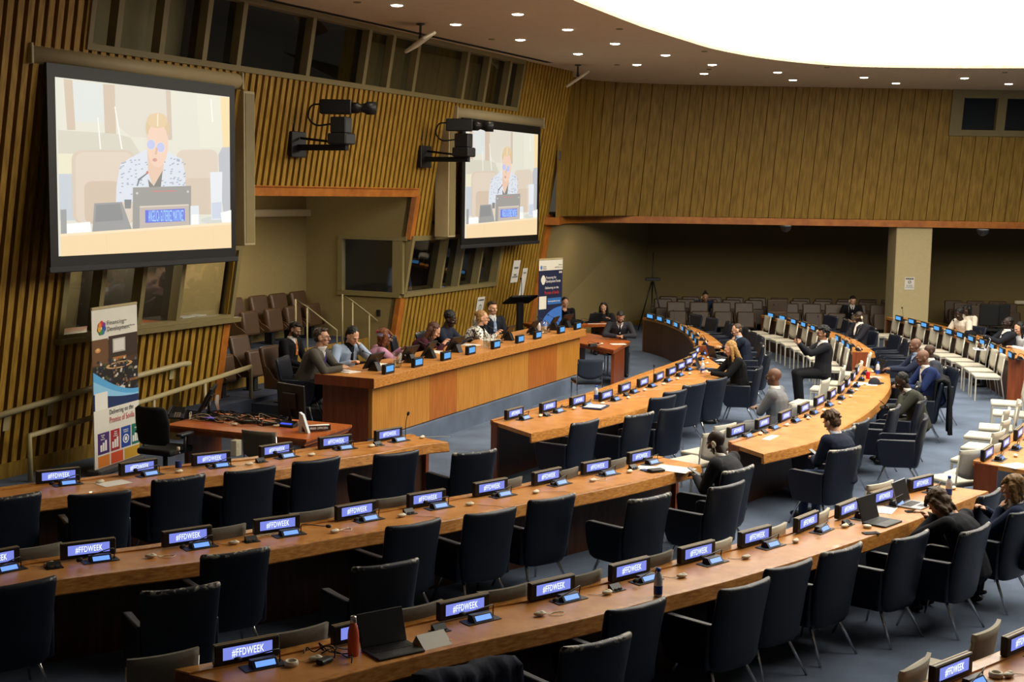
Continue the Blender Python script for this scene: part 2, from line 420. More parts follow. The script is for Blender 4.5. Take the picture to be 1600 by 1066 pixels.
# edge trims of the opening
mb = MB(); wall_box(mb, S_OPEN0, S_OPEN1 + .05, Z_HEAD - .02, Z_HEAD + .14, -.02, .085); wall_box(mb, S_OPEN1 - .02, S_OPEN1 + .13, 2.78, Z_HEAD, -.02, .085)
wall_box(mb, S_OPEN1 - .02, S_OPEN1 + .16, 0, 1.7, -.02, .085); wall_box(mb, S_OPEN0 - .14, S_OPEN0 + .02, 0, 1.7, -.04, .085)
wall_box(mb, S_END - .02, S_END + .28, 0, 3.2, -.06, .1)
mb.build('trim_1', M_TRIMW)['kind'] = 'structure'
mb = MB(); wall_box(mb, -9, S_OPEN0, 0.0, .2, .07, .09); mb.build('baseboard_front', M_PLANK)['kind'] = 'structure'

# upper windows -----------------------------------------------------
def wall_frame(name, s0, s1, z0, z1, mulls, mull_w=.07, dep=(-.06, .1), rim=.06):
    mb = MB()
    wall_box(mb, s0 - rim, s1 + rim, z0 - rim, z0 + .02, *dep); wall_box(mb, s0 - rim, s1 + rim, z1 - .02, z1 + rim, *dep)
    wall_box(mb, s0 - rim, s0 + .02, z0, z1, *dep); wall_box(mb, s1 - .02, s1 + rim, z0, z1, *dep)
    for t in mulls: wall_box(mb, t - mull_w / 2, t + mull_w / 2, z0, z1, dep[0], dep[1] - .02)
    o = mb.build(name, M_FRAME); o['kind'] = 'structure'
    g = MB(); wall_box(g, s0, s1, z0, z1, -.05, -.045); g.build('pane', M_GLASS, o)
    return o
MU = [wpix(x, y)[0] for x, y in ((180, 35), (250, 40), (318, 45), (373, 45), (480, 75), (567, 95), (605, 100), (645, 105), (722, 120), (755, 130), (787, 140))]
upw = wall_frame('window_1', *UW, MU, .1)
# rooms behind the upper windows: pale blinds left, dark booths right
def back_room(name, s0, s1, z0, z1, depth, mback, mside, ends=(1, 1)):
    mb = MB()
    def W2(s, z, o): return wp(s, z, o)
    mb.poly([W2(s0, z0, -depth), W2(s1, z0, -depth), W2(s1, z1, -depth), W2(s0, z1, -depth)], mback)
    for a, b in ((z0, z0), (z1, z1)): mb.poly([W2(s0, a, -.05), W2(s1, a, -.05), W2(s1, a, -depth), W2(s0, a, -depth)], mside)
    for t in [t for t, e in zip((s0, s1), ends) if e]: mb.poly([W2(t, z0, -.05), W2(t, z1, -.05), W2(t, z1, -depth), W2(t, z0, -depth)], mside)
    o = mb.build(name, mback); o['kind'] = 'structure'; return o
M_BLIND = mat('booth_pale_wall', '#a69b78', .9, var=.04)
back_room('wall_booth_upper_left', UW[0], MU[2], UW[2], UW[3], .35, M_BLIND, M_ROOML)
back_room('wall_booth_upper', MU[2], MU[5], UW[2], UW[3], 1.6, M_ROOM, M_ROOM)
back_room('wall_booth_upper_right', MU[5], UW[1], UW[2], UW[3], .9, M_ROOML, M_ROOM)
# slotted air diffuser along the ceiling
a, b = at(395, -4, CEIL), at(855, 98, CEIL)
mb = MB()
dv = (b - a).normalized(); nv = Vector((dv.y, -dv.x, 0))
for k in range(3):
    p0, p1 = a + nv * (.05 * k), b + nv * (.05 * k)
    mb.poly([p0 + Vector((0, 0, -.006)), p1 + Vector((0, 0, -.006)), p1 + nv * .03 + Vector((0, 0, -.006)), p0 + nv * .03 + Vector((0, 0, -.006))])
tag(mb.build('air_diffuser', M_BLACKM), 'long black slotted air diffuser in the ceiling beside the upper windows', 'vent')

# booth 1 (left, low) ----------------------------------------------------
M1 = [wpix(x, y)[0] for x, y in ((151, 460), (215, 455), (277, 440))]
bo1 = wall_frame('window_2', *B1, M1, .085, (-.06, .12), .07)
mb = MB(); wall_box(mb, B1[0] - .1, S_OPEN0 + .12, 1.66, 1.73, -.04, .2); mb.build('sill', M_FRAME, bo1)
back_room('wall_booth_left', B1[0], 1.48, .9, 2.8, 1.9, M_ROOML, M_ROOM)
# booth 2 (right), wrapping the corner of the recess -----------------------
M2 = [wpix(x, y)[0] for x, y in ((683, 440), (711, 435), (742, 430), (772, 420))]
wall_frame('window_3', B2[0] + .1, B2[1] - .05, B2[2], B2[3], M2, .07, (-.06, .12), .07)
back_room('wall_booth_right', B2[0] + .02, B2[1], 1.0, 2.8, 1.7, M_ROOM, M_ROOM, (0, 1))

# recess behind the podium -------------------------------------------------
REC_D = 2.05
J = wp(S_OPEN1, 0)                                      # inner corner line of the right jamb (leans with the wall)
def rp(s, z, off): p = P0 + D_ * s + N_ * off; return Vector((p.x, p.y, z))
cs = (at(505, 470, 1.0))
BK = -1.75                                              # offset of the recess back wall from the wall foot
mb = MB()
mb.poly([rp(1.5, 0, BK), rp(S_OPEN1, 0, BK), rp(S_OPEN1, 3.72, BK), rp(1.5, 3.72, BK)])
mb.build('wall_recess_back', M_WALLP)['kind'] = 'structure'
SW = S_OPEN1 + .0
WZ0, WZ1 = 1.76, 2.78
mb = MB()                                               # side wall with the booth window cut out
o_front = lambda z: LEAN * z + .0
of0, of1 = -.62, None
for (z0, z1) in ((0, WZ0), (WZ1, 3.72)):
    mb.poly([rp(SW, z0, BK), rp(SW, z0, o_front(z0)), rp(SW, z1, o_front(z1)), rp(SW, z1, BK)])
mb.poly([rp(SW, WZ0, BK), rp(SW, WZ0, -.95), rp(SW, WZ1, -.95), rp(SW, WZ1, BK)])
mb.build('wall_recess_side', M_WALLP)['kind'] = 'structure'
mb = MB()
def sbox(mb, o0, o1, z0, z1, t=.06, m=None):
    v = [rp(SW + ds, z, o) for ds in (-t, t) for z in (z0, z1) for o in ((o0, o1))]
    vs = [mb.bm.verts.new(p) for p in v]
    for q in ((0, 1, 3, 2), (4, 6, 7, 5), (0, 4, 5, 1), (2, 3, 7, 6), (0, 2, 6, 4), (1, 5, 7, 3)): mb._f([vs[i] for i in q], m)
sbox(mb, -1.0, .36, WZ0 - .07, WZ0 + .02); sbox(mb, -1.0, .5, WZ1 - .02, WZ1 + .05); sbox(mb, -1.0, -.9, WZ0, WZ1); sbox(mb, .2, .42, WZ0, WZ1, .05)
w4 = mb.build('window_4', M_FRAME); w4['kind'] = 'structure'
g = MB(); g.poly([rp(SW, WZ0, -.9), rp(SW, WZ0, .25), rp(SW, WZ1, .25), rp(SW, WZ1, -.9)]); g.build('pane', M_GLASS, w4)
mb = MB(); mb.poly([rp(.5, 3.72, BK), rp(S_OPEN1, 3.72, BK), rp(S_OPEN1, 3.72, .75), rp(.5, 3.72, .75)]); mb.build('ceiling_recess', M_WALLP)['kind'] = 'structure'
mb = MB(); mb.poly([rp(1.5, 0, BK), rp(1.5, 0, .3), rp(1.5, 3.72, .3), rp(1.5, 3.72, BK)]); mb.build('wall_recess_left', M_WALLP)['kind'] = 'structure'
# tiers of the little gallery and the dais
def slab(name, s0, s1, o0, o1, z0, z1, m):
    mb = MB(); v = [mb.bm.verts.new(rp(s, z, o)) for s in (s0, s1) for z in (z0, z1) for o in (o0, o1)]
    for q in ((0, 1, 3, 2), (4, 6, 7, 5), (0, 4, 5, 1), (2, 3, 7, 6), (0, 2, 6, 4), (1, 5, 7, 3)): mb._f([v[i] for i in q])
    o = mb.build(name, m); o['kind'] = 'structure'; return o
M_CARPETD = mat('carpet_dark', '#3d4352', .95, var=.2, scale=3, bump=.5, bscale=200, spec=.1)
slab('floor_dais', 2.9, 10.6, .55, 3.0, 0, .38, M_CARPETD)
slab('floor_dais_end', 10.6, 12.8, .55, 2.0, 0, .38, M_CARPETD)
slab('floor_tier_low', 1.6, S_OPEN1 - .02, -.35, .55, 0, .44, M_CARPETD)
slab('floor_tier_high', 1.6, S_OPEN1 - .02, BK + .02, -.35, 0, .88, M_CARPETD)
mb = MB(); v = [rp(s, z, o) for s in (1.6, S_OPEN1 - .03) for z in (.44, .90) for o in (-.35, -.325)]
vs = [mb.bm.verts.new(p) for p in v]
for q in ((0, 1, 3, 2), (4, 6, 7, 5), (0, 4, 5, 1), (2, 3, 7, 6), (0, 2, 6, 4), (1, 5, 7, 3)): mb._f([vs[i] for i in q])
mb.build('trim_2', M_PLANK)['kind'] = 'structure'
# wall lamp strip in the recess: white fluorescent batten
o = MB(); pb = onpl(500, 332, P0 + N_ * (BK + .06), N_); pa = onpl(385, 331, P0 + N_ * (BK + .06), N_); pa.z = pb.z
n_ = N_
c = (pa + pb) / 2
o.box((0, 0, 0), ((pb - pa).length, .1, .14), bev=.02)
bt = o.build('wall_batten', M_CREAM); bt.location = c; bt.rotation_euler = (0, 0, VROT); tag(bt, 'pale batten fixture on the beige wall behind the podium', 'light fixture')

# far wall ----------------------------------------------------------
TOP = smooth_line([(.95, 30.3), (1.28, 31.9), (2.0, 33.0), (3.1, 33.5), (4.7, 33.78), (9, 33.86), (16, 33.9)], 8)
BOT = smooth_line([(.94, 30.6), (1.2, 32.3), (2.0, 33.6), (3.2, 34.15), (4.8, 34.33), (9, 34.4), (16, 34.42)], 8)
ZB = 3.12
def arc(line, n):
    L = [0]
    for a, b in zip(line[:-1], line[1:]): L.append(L[-1] + (b - a).length)
    out = []; j = 0
    for k in range(n + 1):
        t = L[-1] * k / n
        while j < len(L) - 2 and L[j + 1] < t: j += 1
        out.append(line[j].lerp(line[j + 1], (t - L[j]) / max(1e-9, L[j + 1] - L[j])))
    return out
NP = 104
T, B = arc(TOP, NP), arc(BOT, NP)
NW0, NW1 = 11.05, 99
mb = MB()
rnd = random.Random(5)
for k in range(NP):
    dv = (B[k + 1] - B[k]).normalized(); ov = Vector((dv.y, -dv.x))          # toward the room
    d0 = .03 + .022 * (k % 2)
    f0, f1 = .03, .97
    def pt(t, z, d):
        b = B[k].lerp(B[k + 1], t); tt = T[k].lerp(T[k + 1], t); p = b.lerp(tt, (z - ZB) / (CEIL - ZB)) + ov * d
        return Vector((p.x, p.y, z))
    ztop = CEIL
    if B[k].x > 10.75: ztop = 5.27
    v = [mb.bm.verts.new(pt(t, z, d)) for t in (f0, f1) for z in (ZB, ztop) for d in (0, d0)]
    for q in ((0, 1, 3, 2), (4, 6, 7, 5), (0, 4, 5, 1), (2, 3, 7, 6), (0, 2, 6, 4), (1, 5, 7, 3)): mb._f([v[i] for i in q])
mb.build('wall_far_planks', M_PLANK)['kind'] = 'structure'
mb = MB()
for k in range(NP):
    a, b, c, d = (Vector((*B[k], ZB)), Vector((*B[k + 1], ZB)), Vector((*T[k + 1], CEIL)), Vector((*T[k], CEIL)))
    if B[k].x > 10.75:
        c = b.lerp(c, (5.27 - ZB) / (CEIL - ZB)); d = a.lerp(d, (5.27 - ZB) / (CEIL - ZB))
    mb.poly([a, b, c, d])
mb.build('wall_far', M_SLATD)['kind'] = 'structure'
mb = MB(); inn = []
for k in range(NP + 1):
    dv = (B[min(k + 1, NP)] - B[max(k - 1, 0)]).normalized(); ov = Vector((dv.y, -dv.x))
    inn.append([Vector((*(B[k] + ov * o), z)) for o, z in ((-.5, ZB - .15), (.09, ZB - .15), (.09, ZB + .02), (-.5, ZB + .02))])
mb.rings(inn, smooth=False); mb.build('trim_3', M_TRIMW)['kind'] = 'structure'
# window of the booth high on the far wall
pz = lambda z: 34.4 + (33.87 - 34.4) * (z - ZB) / (CEIL - ZB)
mb = MB()
x0, x1 = 10.83, 15.6
def fbox(mb, xa, xb, za, zb, d0=-.1, d1=.09, m=None):
    v = [mb.bm.verts.new((x, pz(z) - d, z)) for x in (xa, xb) for z in (za, zb) for d in (d0, d1)]
    for q in ((0, 1, 3, 2), (4, 6, 7, 5), (0, 4, 5, 1), (2, 3, 7, 6), (0, 2, 6, 4), (1, 5, 7, 3)): mb._f([v[i] for i in q], m)
fbox(mb, x0, x1, 5.27, 5.42); fbox(mb, x0, x1, 6.2, 6.4); fbox(mb, x0, x0 + .3, 5.42, 6.2); fbox(mb, 11.98, 12.2, 5.42, 6.2); fbox(mb, 13.2, 13.42, 5.42, 6.2)
w5 = mb.build('window_5', M_FRAME); w5['kind'] = 'structure'
g = MB(); fbox(g, x0 + .2, x1, 5.4, 6.22, -.02, -.012); g.build('pane', M_GLASS, w5)
mb = MB()
mb.poly([(x0, pz(5.3) + 1.4, 5.2), (x1, pz(5.3) + 1.4, 5.2), (x1, pz(5.3) + 1.4, 6.4), (x0, pz(5.3) + 1.4, 6.4)], M_ROOM)
mb.poly([(x0, pz(5.3), 5.26), (x1, pz(5.3), 5.26), (x1, pz(5.3) + 1.4, 5.26), (x0, pz(5.3) + 1.4, 5.26)], M_ROOM)
mb.poly([(x0 + .1, pz(5.3), 5.2), (x0 + .1, pz(5.3) + 1.4, 5.2), (x0 + .1, pz(5.3) + 1.4, 6.4), (x0 + .1, pz(5.3), 6.4)], M_ROOM)
mb.build('wall_booth_far', M_ROOM)['kind'] = 'structure'

# far gallery under the soffit --------------------------------------
C1 = Vector((3.85, 38.7))
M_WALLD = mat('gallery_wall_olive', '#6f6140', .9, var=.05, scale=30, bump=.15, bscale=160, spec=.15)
mb = MB(); a = wp(S_END, 0, -.12)
mb.poly([(a.x, a.y, 0), (C1.x, C1.y, 0), (C1.x, C1.y, 3.2), (a.x + .48, a.y - .2, 3.2)]); mb.build('wall_gallery_side', M_WALLP)['kind'] = 'structure'
mb = MB(); mb.b2((C1.x - .2, C1.y, 0), (20, C1.y + .2, 3.25)); mb.build('wall_gallery_back', M_WALLD)['kind'] = 'structure'
mb = MB(); mb.poly([(.4, 30.5, ZB + .03), (3.2, 34.25, ZB + .03), (16, 34.4, ZB + .03), (20, 34.4, ZB + .03), (20, 39, ZB + .03), (.4, 39, ZB + .03)])
mb.build('ceiling_gallery', M_WALLD)['kind'] = 'structure'
d_ = (C1 - Vector((a.x, a.y))).normalized(); n2 = Vector((d_.y, -d_.x))
mb = MB(); q = [Vector((a.x, a.y)) , C1, C1 + n2 * .03, Vector((a.x, a.y)) + n2 * .03]
mb.prism([(p.x, p.y) for p in q], 0, .14); mb.b2((C1.x, C1.y - .03, 0), (20, C1.y, .14)); mb.build('baseboard_far', M_PLANK)['kind'] = 'structure'
M_COLM = mat('column_paint', '#bcad82', .85, var=.04, scale=20)
cx0, cx1 = atd(1398, 420, 34.45).x, atd(1454, 420, 34.45).x
mb = MB(); mb.b2((cx0, 34.43, 0), (cx1, 35.2, 3.14), bev=.02, seg=2); colm = mb.build('column_far', M_COLM); colm['kind'] = 'structure'

# podium -------------------------------------------------------------
PA, PB = Vector((-1.87, 18.14, 0)), Vector((1.4, 25.37, 0))
PD = (PB - PA).normalized(); PN = Vector((PD.y, -PD.x, 0)); PL = (PB - PA).length
PROT = math.atan2(PD.y, PD.x); PTOP = 1.14
pod = empty('podium_desk', PA, PROT, 'long raised wooden podium desk with panelled front and blue carpeted base', 'podium')
# local frame: x along the front, -y toward the audience
def pods(x, y):
    p = onpl(x, y, PA - PN * .1, PN); return (p - PA).dot(PD)
cuts = [(.12, 'a')] + [(pods(x, y), t) for x, y, t in ((671, 650, 'b'), (713, 640, 'a'), (825, 610, 'b'), (869, 600, 'a'))] + [(PL - .05, 'z')]
mb = MB()
for (s0, t), (s1, _) in zip(cuts[:-1], cuts[1:]):
    mb.b2((s0 + .003, .1, .28), (s1 - .003, .16, 1.0), M_POD if t == 'a' else M_POD2)
mb.build('front_panel', M_POD, pod)
mb = MB(); mb.b2((0, 0, 1.0), (PL, .035, PTOP), M_EDGE, bev=.004); mb.b2((0, .035, 1.02), (PL, .95, PTOP), M_DESK)
mb.build('worktop', M_EDGE, pod)
mb = MB(); mb.b2((.12, .16, 0), (.17, .9, 1.02)); mb.build('end_panel', M_PANEL, pod)
mb = MB(); mb.b2((PL - .17, .16, 0), (PL - .12, .9, 1.02)); mb.build('end_panel', M_PANEL, pod)
mb = MB(); mb.b2((-.012, .0, 1.0), (0, .95, PTOP)); mb.build('end_band', M_PANEL, pod)
mb = MB(); mb.b2((-.0, .02, 0), (PL, .14, .27)); mb.build('carpeted_base', M_CARPET, pod)
mb = MB(); mb.b2((0, .1, .265), (PL, .13, .285)); mb.build('shadow_gap', M_BLACKM, pod)
def podw(s, b, z=PTOP): p = PA + PD * s - PN * b; return Vector((p.x, p.y, z))
# ================================================================= DESKS
ZT = .75
def world_line(px, z): return [Vector(at(x, y, z)[:2]) for x, y in px]
def resample(line, n): return arc(line, n)
DESK = {}
def make_desk(key, inner_px, outer_px, label, z=ZT, ends=(1, 1), name='delegate_desk', n=26, legs=True, band=.115, box=.26):
    """long curved desk: a deep wooden top over a closed service box on the side away from the seats"""
    I = resample(smooth_line(world_line(inner_px, z), 8), n); O = resample(smooth_line(world_line(outer_px, z), 8), n)
    c = I[n // 2]
    root = empty(name, (c.x, c.y, 0), 0, label, 'desk', 'delegate desks')
    L = lambda p, zz: Vector((p.x - c.x, p.y - c.y, zz))
    lerp = lambda k, t: I[k].lerp(O[k], t)
    dep = sum((I[k] - O[k]).length for k in range(n + 1)) / (n + 1)
    mb = MB()
    e = .055 / dep
    # top sheet
    mb.rings([[L(lerp(k, 0), z), L(lerp(k, 0), z - .05), L(lerp(k, 1 - e), z - .05), L(lerp(k, 1 - e), z)] for k in range(n + 1)], smooth=False)
    mb.build('worktop', M_DESK, root)
    mb = MB()                                                   # thick seat-side edge, its face raked inward
    mb.rings([[L(lerp(k, 1 - e), z + .002), L(lerp(k, 1), z + .001), L(lerp(k, 1 + .004 / dep), z - .006), L(lerp(k, 1 + .03 / dep), z - band + .012), L(lerp(k, 1 + .022 / dep), z - band), L(lerp(k, 1 - e), z - band)] for k in range(n + 1)], smooth=False)
    mb.build('edge_band', M_EDGE, root)
    mb = MB()                                                   # low raised ledge the displays stand on
    w = .085 / dep
    mb.rings([[L(lerp(k, -.03), z - .05), L(lerp(k, w), z - .05), L(lerp(k, w), z + .012), L(lerp(k, -.03), z + .012)] for k in range(n + 1)], smooth=False)
    mb.build('back_ledge', M_EDGE, root)
    b = box / dep
    mb = MB()
    mb.rings([[L(lerp(k, .02), 0), L(lerp(k, b), 0), L(lerp(k, b), z - .052), L(lerp(k, .02), z - .052)] for k in range(n + 1)], smooth=False)
    mb.build('modesty_box', M_DARKP, root)
    for j, on in ((0, ends[0]), (n, ends[1])):
        if not on: continue
        k2 = 1 if j == 0 else n - 1
        dv = (I[k2] - I[j]).normalized() * .05
        mb = MB(); q = [lerp(j, .0), lerp(j, b + .05 / dep), lerp(j, b + .05 / dep) + dv, lerp(j, .0) + dv]
        off = -dv * .25
        mb.prism([(p.x + off.x - c.x, p.y + off.y - c.y) for p in q], 0, z - .006)
        mb.build('end_panel', M_PANEL, root)
    if legs:
        for k in (n // 4, n // 2, 3 * n // 4):
            dv = (I[k + 1] - I[k]).normalized() * .02
            p, q = lerp(k, b), lerp(k, .8)
            mb = MB(); mb.prism([(v.x - c.x, v.y - c.y) for v in (p - dv, q - dv, q + dv, p + dv)], z - .19, z - .051); mb.build('bracket', M_DGREY, root)
    DESK[key] = (I, O, z)
    return root
def face_out(key, p):
    """rotation that turns local -Y from the desk's far edge toward its seats"""
    I, O, z = DESK[key]; p = Vector(p[:2]); n = len(I)
    k = min(range(n), key=lambda i: (I[i] - p).length); a, b = I[max(k - 1, 0)], I[min(k + 1, n - 1)]
    t = (b - a).normalized(); nrm = Vector((t.y, -t.x))
    if nrm.dot(O[k] - I[k]) < 0: nrm = -nrm
    return math.atan2(nrm.y, nrm.x) + PI / 2, nrm
make_desk('L1', [(-60, 775), (0, 764), (55, 757), (155, 746), (250, 732), (357, 720), (402, 715), (497, 700), (580, 691), (642, 680)],
          [(-60, 800), (0, 791), (57, 781), (105, 775), (210, 761), (322, 745), (432, 734), (532, 717), (587, 709), (655, 696), (700, 691)], 'long wooden desk beside the roll-up banner, farthest back of the three long left desks')
make_desk('L2', [(-70, 901), (0, 887), (25, 881), (180, 861), (250, 852), (380, 832), (465, 820), (517, 812), (587, 799), (695, 781), (791, 764), (877, 745), (951, 731), (1028, 714)],
          [(-70, 935), (0, 921), (75, 909), (200, 892), (307, 879), (425, 859), (555, 836), (692, 815), (807, 790), (902, 773), (1010, 750), (1095, 727)], 'middle one of the three long wooden left desks, papers at its right end')
make_desk('L3', [(277, 1050), (330, 1040), (435, 1020), (515, 1002), (635, 974), (767, 945), (822, 936), (945, 907), (1054, 879), (1148, 854), (1232, 830), (1296, 802), (1380, 776), (1458, 757)],
          [(430, 1086), (510, 1063), (640, 1029), (740, 1005), (857, 980), (947, 959), (1020, 938), (1128, 911), (1200, 890), (1279, 866), (1415, 819), (1544, 768)], 'nearest long wooden desk, with the orange bottle and laptops on it')
make_desk('L4', [(1330, 1110), (1440, 1072), (1500, 1048), (1560, 1024), (1640, 988)], [(1430, 1200), (1560, 1140), (1680, 1075), (1760, 1030)], 'wooden desk corner cut off by the bottom right of the photo')
make_desk('S1', [(768, 658), (825, 643), (900, 622), (960, 602), (1000, 587), (1040, 573), (1072, 561), (1090, 549)],
          [(830, 678), (936, 656), (1010, 637), (1062, 620), (1110, 600), (1135, 578)], 'inner curved wooden desk in front of the podium, a white water bottle on it')
make_desk('S2', [(1139, 692), (1200, 672), (1250, 651), (1295, 628), (1322, 606), (1338, 582), (1342, 570)],
          [(1193, 710), (1276, 690), (1330, 662), (1365, 638), (1390, 608), (1390, 585)], 'second curved wooden desk with red can and dark cap on it')
make_desk('S3', [(1523, 722), (1560, 698), (1592, 672), (1625, 640)], [(1618, 738), (1660, 711), (1694, 684), (1724, 652)], 'wooden desk end at the right edge of the photo, papers on it')
ZF = .8
make_desk('F1', [(1086, 540), (1080, 530), (1067, 517), (1045, 507), (1031, 502.5), (1005, 496.5)], [(1131, 541), (1117, 529), (1101, 519), (1081, 511), (1055, 504.5), (1030, 499)], 'far inner desk with a dark curved front facing the podium', ZF)
make_desk('F2', [(1332, 550), (1317, 538.5), (1298, 528), (1270, 516), (1240, 506), (1204, 497), (1190, 493)], [(1366, 550), (1343.6, 535), (1318, 523.6), (1298, 517.5), (1275, 510), (1245, 501), (1225, 495)], 'far middle desk behind the row of pale empty chairs', ZF)
make_desk('F3', [(1576, 560), (1550, 545), (1516, 532.5), (1482, 522), (1443, 511), (1403, 500.5), (1385, 496)], [(1625, 562), (1597, 547), (1560, 534), (1523, 522), (1480, 511), (1440, 501.5), (1420, 497)], 'far outermost desk with pale chairs lined up before it', ZF)
mb_rows = {'L1': 'far long left desk', 'L2': 'middle long left desk', 'L3': 'nearest long desk', 'L4': 'desk corner at bottom right', 'S1': 'inner curved desk', 'S2': 'second curved desk', 'S3': 'desk at the right edge', 'F1': 'far inner dark-fronted desk', 'F2': 'far middle desk', 'F3': 'far outermost desk'}

# ================================================================= NAME DISPLAYS, MICROPHONES, RECEIVERS
def display_proto(W=.43, H=.13, T=.05, words='#FFDWEEK', both=False, small=False):
    r = empty('name_display')
    mb = MB(); mb.b2((-W / 2, -T / 2, 0), (W / 2, T / 2, H), bev=.006); mb.build('housing', M_BLACK, r)
    if not small:
        for y in (-.013, .013):
            mb = MB(); mb.b2((-W / 2 + .004, y - .006, H - .001), (W / 2 - .004, y + .006, H + .002)); mb.build('top_strip', M_BRASS, r)
    sw, sh = W * .76, H * .60
    mb = MB(); mb.b2((-sw / 2, -T / 2 - .0015, H * .24), (sw / 2, -T / 2 + .002, H * .24 + sh)); mb.build('screen', G_BLUE if not small else G_BLUE3, r)
    if both:
        mb = MB(); mb.b2((-sw / 2, T / 2 - .002, H * .24), (sw / 2, T / 2 + .0015, H * .24 + sh)); mb.build('screen', G_BLUE3, r)
    if words:
        me = text_mesh(words, sh * .86, .0004, .6); o = lettering(None, 0, G_TEXT, r, (0, -T / 2 - .003, H * .24 + sh * .48), me=me)
    return r
def park(r): r.location = (0, 0, -50)
PR_DISP = display_proto()
PR_DISPB = display_proto(both=True)
PR_DISPF = display_proto(.4, .13, .05, None, True)
PR_DISPP = display_proto(.27, .135, .06, None, False, True)
def mic_proto(kind):
    r = empty('microphone')
    mb = MB(); mb.b2((-.14, -.06, 0), (.14, .06, .004)); mb.build('base_plate', M_DGREY, r)
    mb = MB(); mb.prism([(-.05, .004), (.04, .004), (.03, .05), (-.012, .05)], -.085, .085, axis='x', bev=.003); mb.build('control_box', M_BLACK, r)
    a = math.atan2(.046, .038)
    mb = MB(); mb.box((0, -.0325, .028), (.13, .004, .036), rot=(-(PI / 2 - a), 0, 0)); mb.build('control_screen', G_BLUE2, r)
    if kind == 0: pts = [(.115, .01, .004), (.115, .01, .05), (.112, .0, .078), (.085, -.02, .093), (.03, -.035, .088), (-.06, -.045, .068), (-.16, -.05, .045)]
    elif kind == 1: pts = [(.115, .01, .004), (.115, .01, .06), (.105, -.005, .088), (.07, -.02, .098), (.0, -.03, .096), (-.09, -.035, .09), (-.17, -.035, .086)]
    elif kind == 2: pts = [(.115, .01, .004), (.115, .01, .08), (.118, .012, .16), (.13, .016, .22), (.15, .02, .27), (.165, .022, .295)]
    else: pts = [(.115, .01, .004), (.115, .008, .06), (.13, -.002, .075), (.2, -.02, .065), (.28, -.035, .05), (.34, -.04, .04)]
    mb = MB(); mb.tube(smooth3(pts), .0045, 6); mb.build('gooseneck', M_BLACK, r)
    e, f = Vector(pts[-2]), Vector(pts[-1]); d = (f - e).normalized()
    mb = MB(); mb.tube([f - d * .012, f - d * .004, f + d * .016, f + d * .032, f + d * .038], [.007, .014, .017, .014, .005], 10); mb.build('microphone_head', M_BLACKM, r)
    return r
def smooth3(pts, n=5):
    P = [Vector(p) for p in pts]; P = [P[0] * 2 - P[1]] + P + [P[-1] * 2 - P[-2]]; out = []
    for i in range(1, len(P) - 2):
        a, b, c, d = P[i - 1:i + 3]
        for k in range(n):
            t = k / n; out.append(.5 * ((2 * b) + (c - a) * t + (2 * a - 5 * b + 4 * c - d) * t * t + (3 * b - a - 3 * c + d) * t ** 3))
    out.append(P[-2]); return out
MICS = [mic_proto(k) for k in range(4)]
def receiver_proto(kind):
    """pale earpiece receiver with its looped white lead"""
    r = empty('earpiece_receiver'); rn = random.Random(kind)
    mb = MB(); mb.ball((0, 0, .016), (.048, .027, .016), n=14); mb.ball((.012, 0, .026), (.022, .017, .01), n=10); mb.build('earpiece', M_CREAM, r)
    if kind == 0: pts = [(.045, 0, .01), (.09, .03, .003), (.15, .045, .003), (.19, .01, .003), (.15, -.04, .003), (.09, -.035, .003), (.07, .0, .003), (.11, .03, .003), (.2, .05, .003)]
    elif kind == 1: pts = [(-.04, 0, .01), (-.08, .02, .003), (-.11, .05, .003), (-.13, .075, .003)]
    else: pts = [(.045, 0, .01), (.1, -.03, .003), (.16, -.1, .003), (.22, -.16, .003), (.24, -.25, .003)]
    mb = MB(); mb.tube(smooth3(pts, 4), .0024, 5); mb.build('lead', M_CREAM, r)
    return r
RECS = [receiver_proto(k) for k in range(3)]
def socket_proto():
    r = empty('flip_socket')
    mb = MB(); mb.b2((-.065, -.045, 0), (.065, .045, .004)); mb.build('plate', M_BLACK, r)
    mb = MB(); mb.prism([(-.03, .004), (.035, .004), (.035, .042), (.02, .045)], -.05, .05, axis='x'); mb.build('raised_lid', M_BLACK, r)
    mb = MB(); mb.b2((-.035, -.03, .006), (-.008, -.018, .022)); mb.b2((.008, -.03, .006), (.035, -.018, .022)); mb.build('socket', M_GREY, r)
    return r
SOCK = socket_proto()
for p in [PR_DISP, PR_DISPB, PR_DISPF, PR_DISPP, SOCK] + MICS + RECS: park(p)
PROTOS = [PR_DISP, PR_DISPB, PR_DISPF, PR_DISPP, SOCK] + MICS + RECS

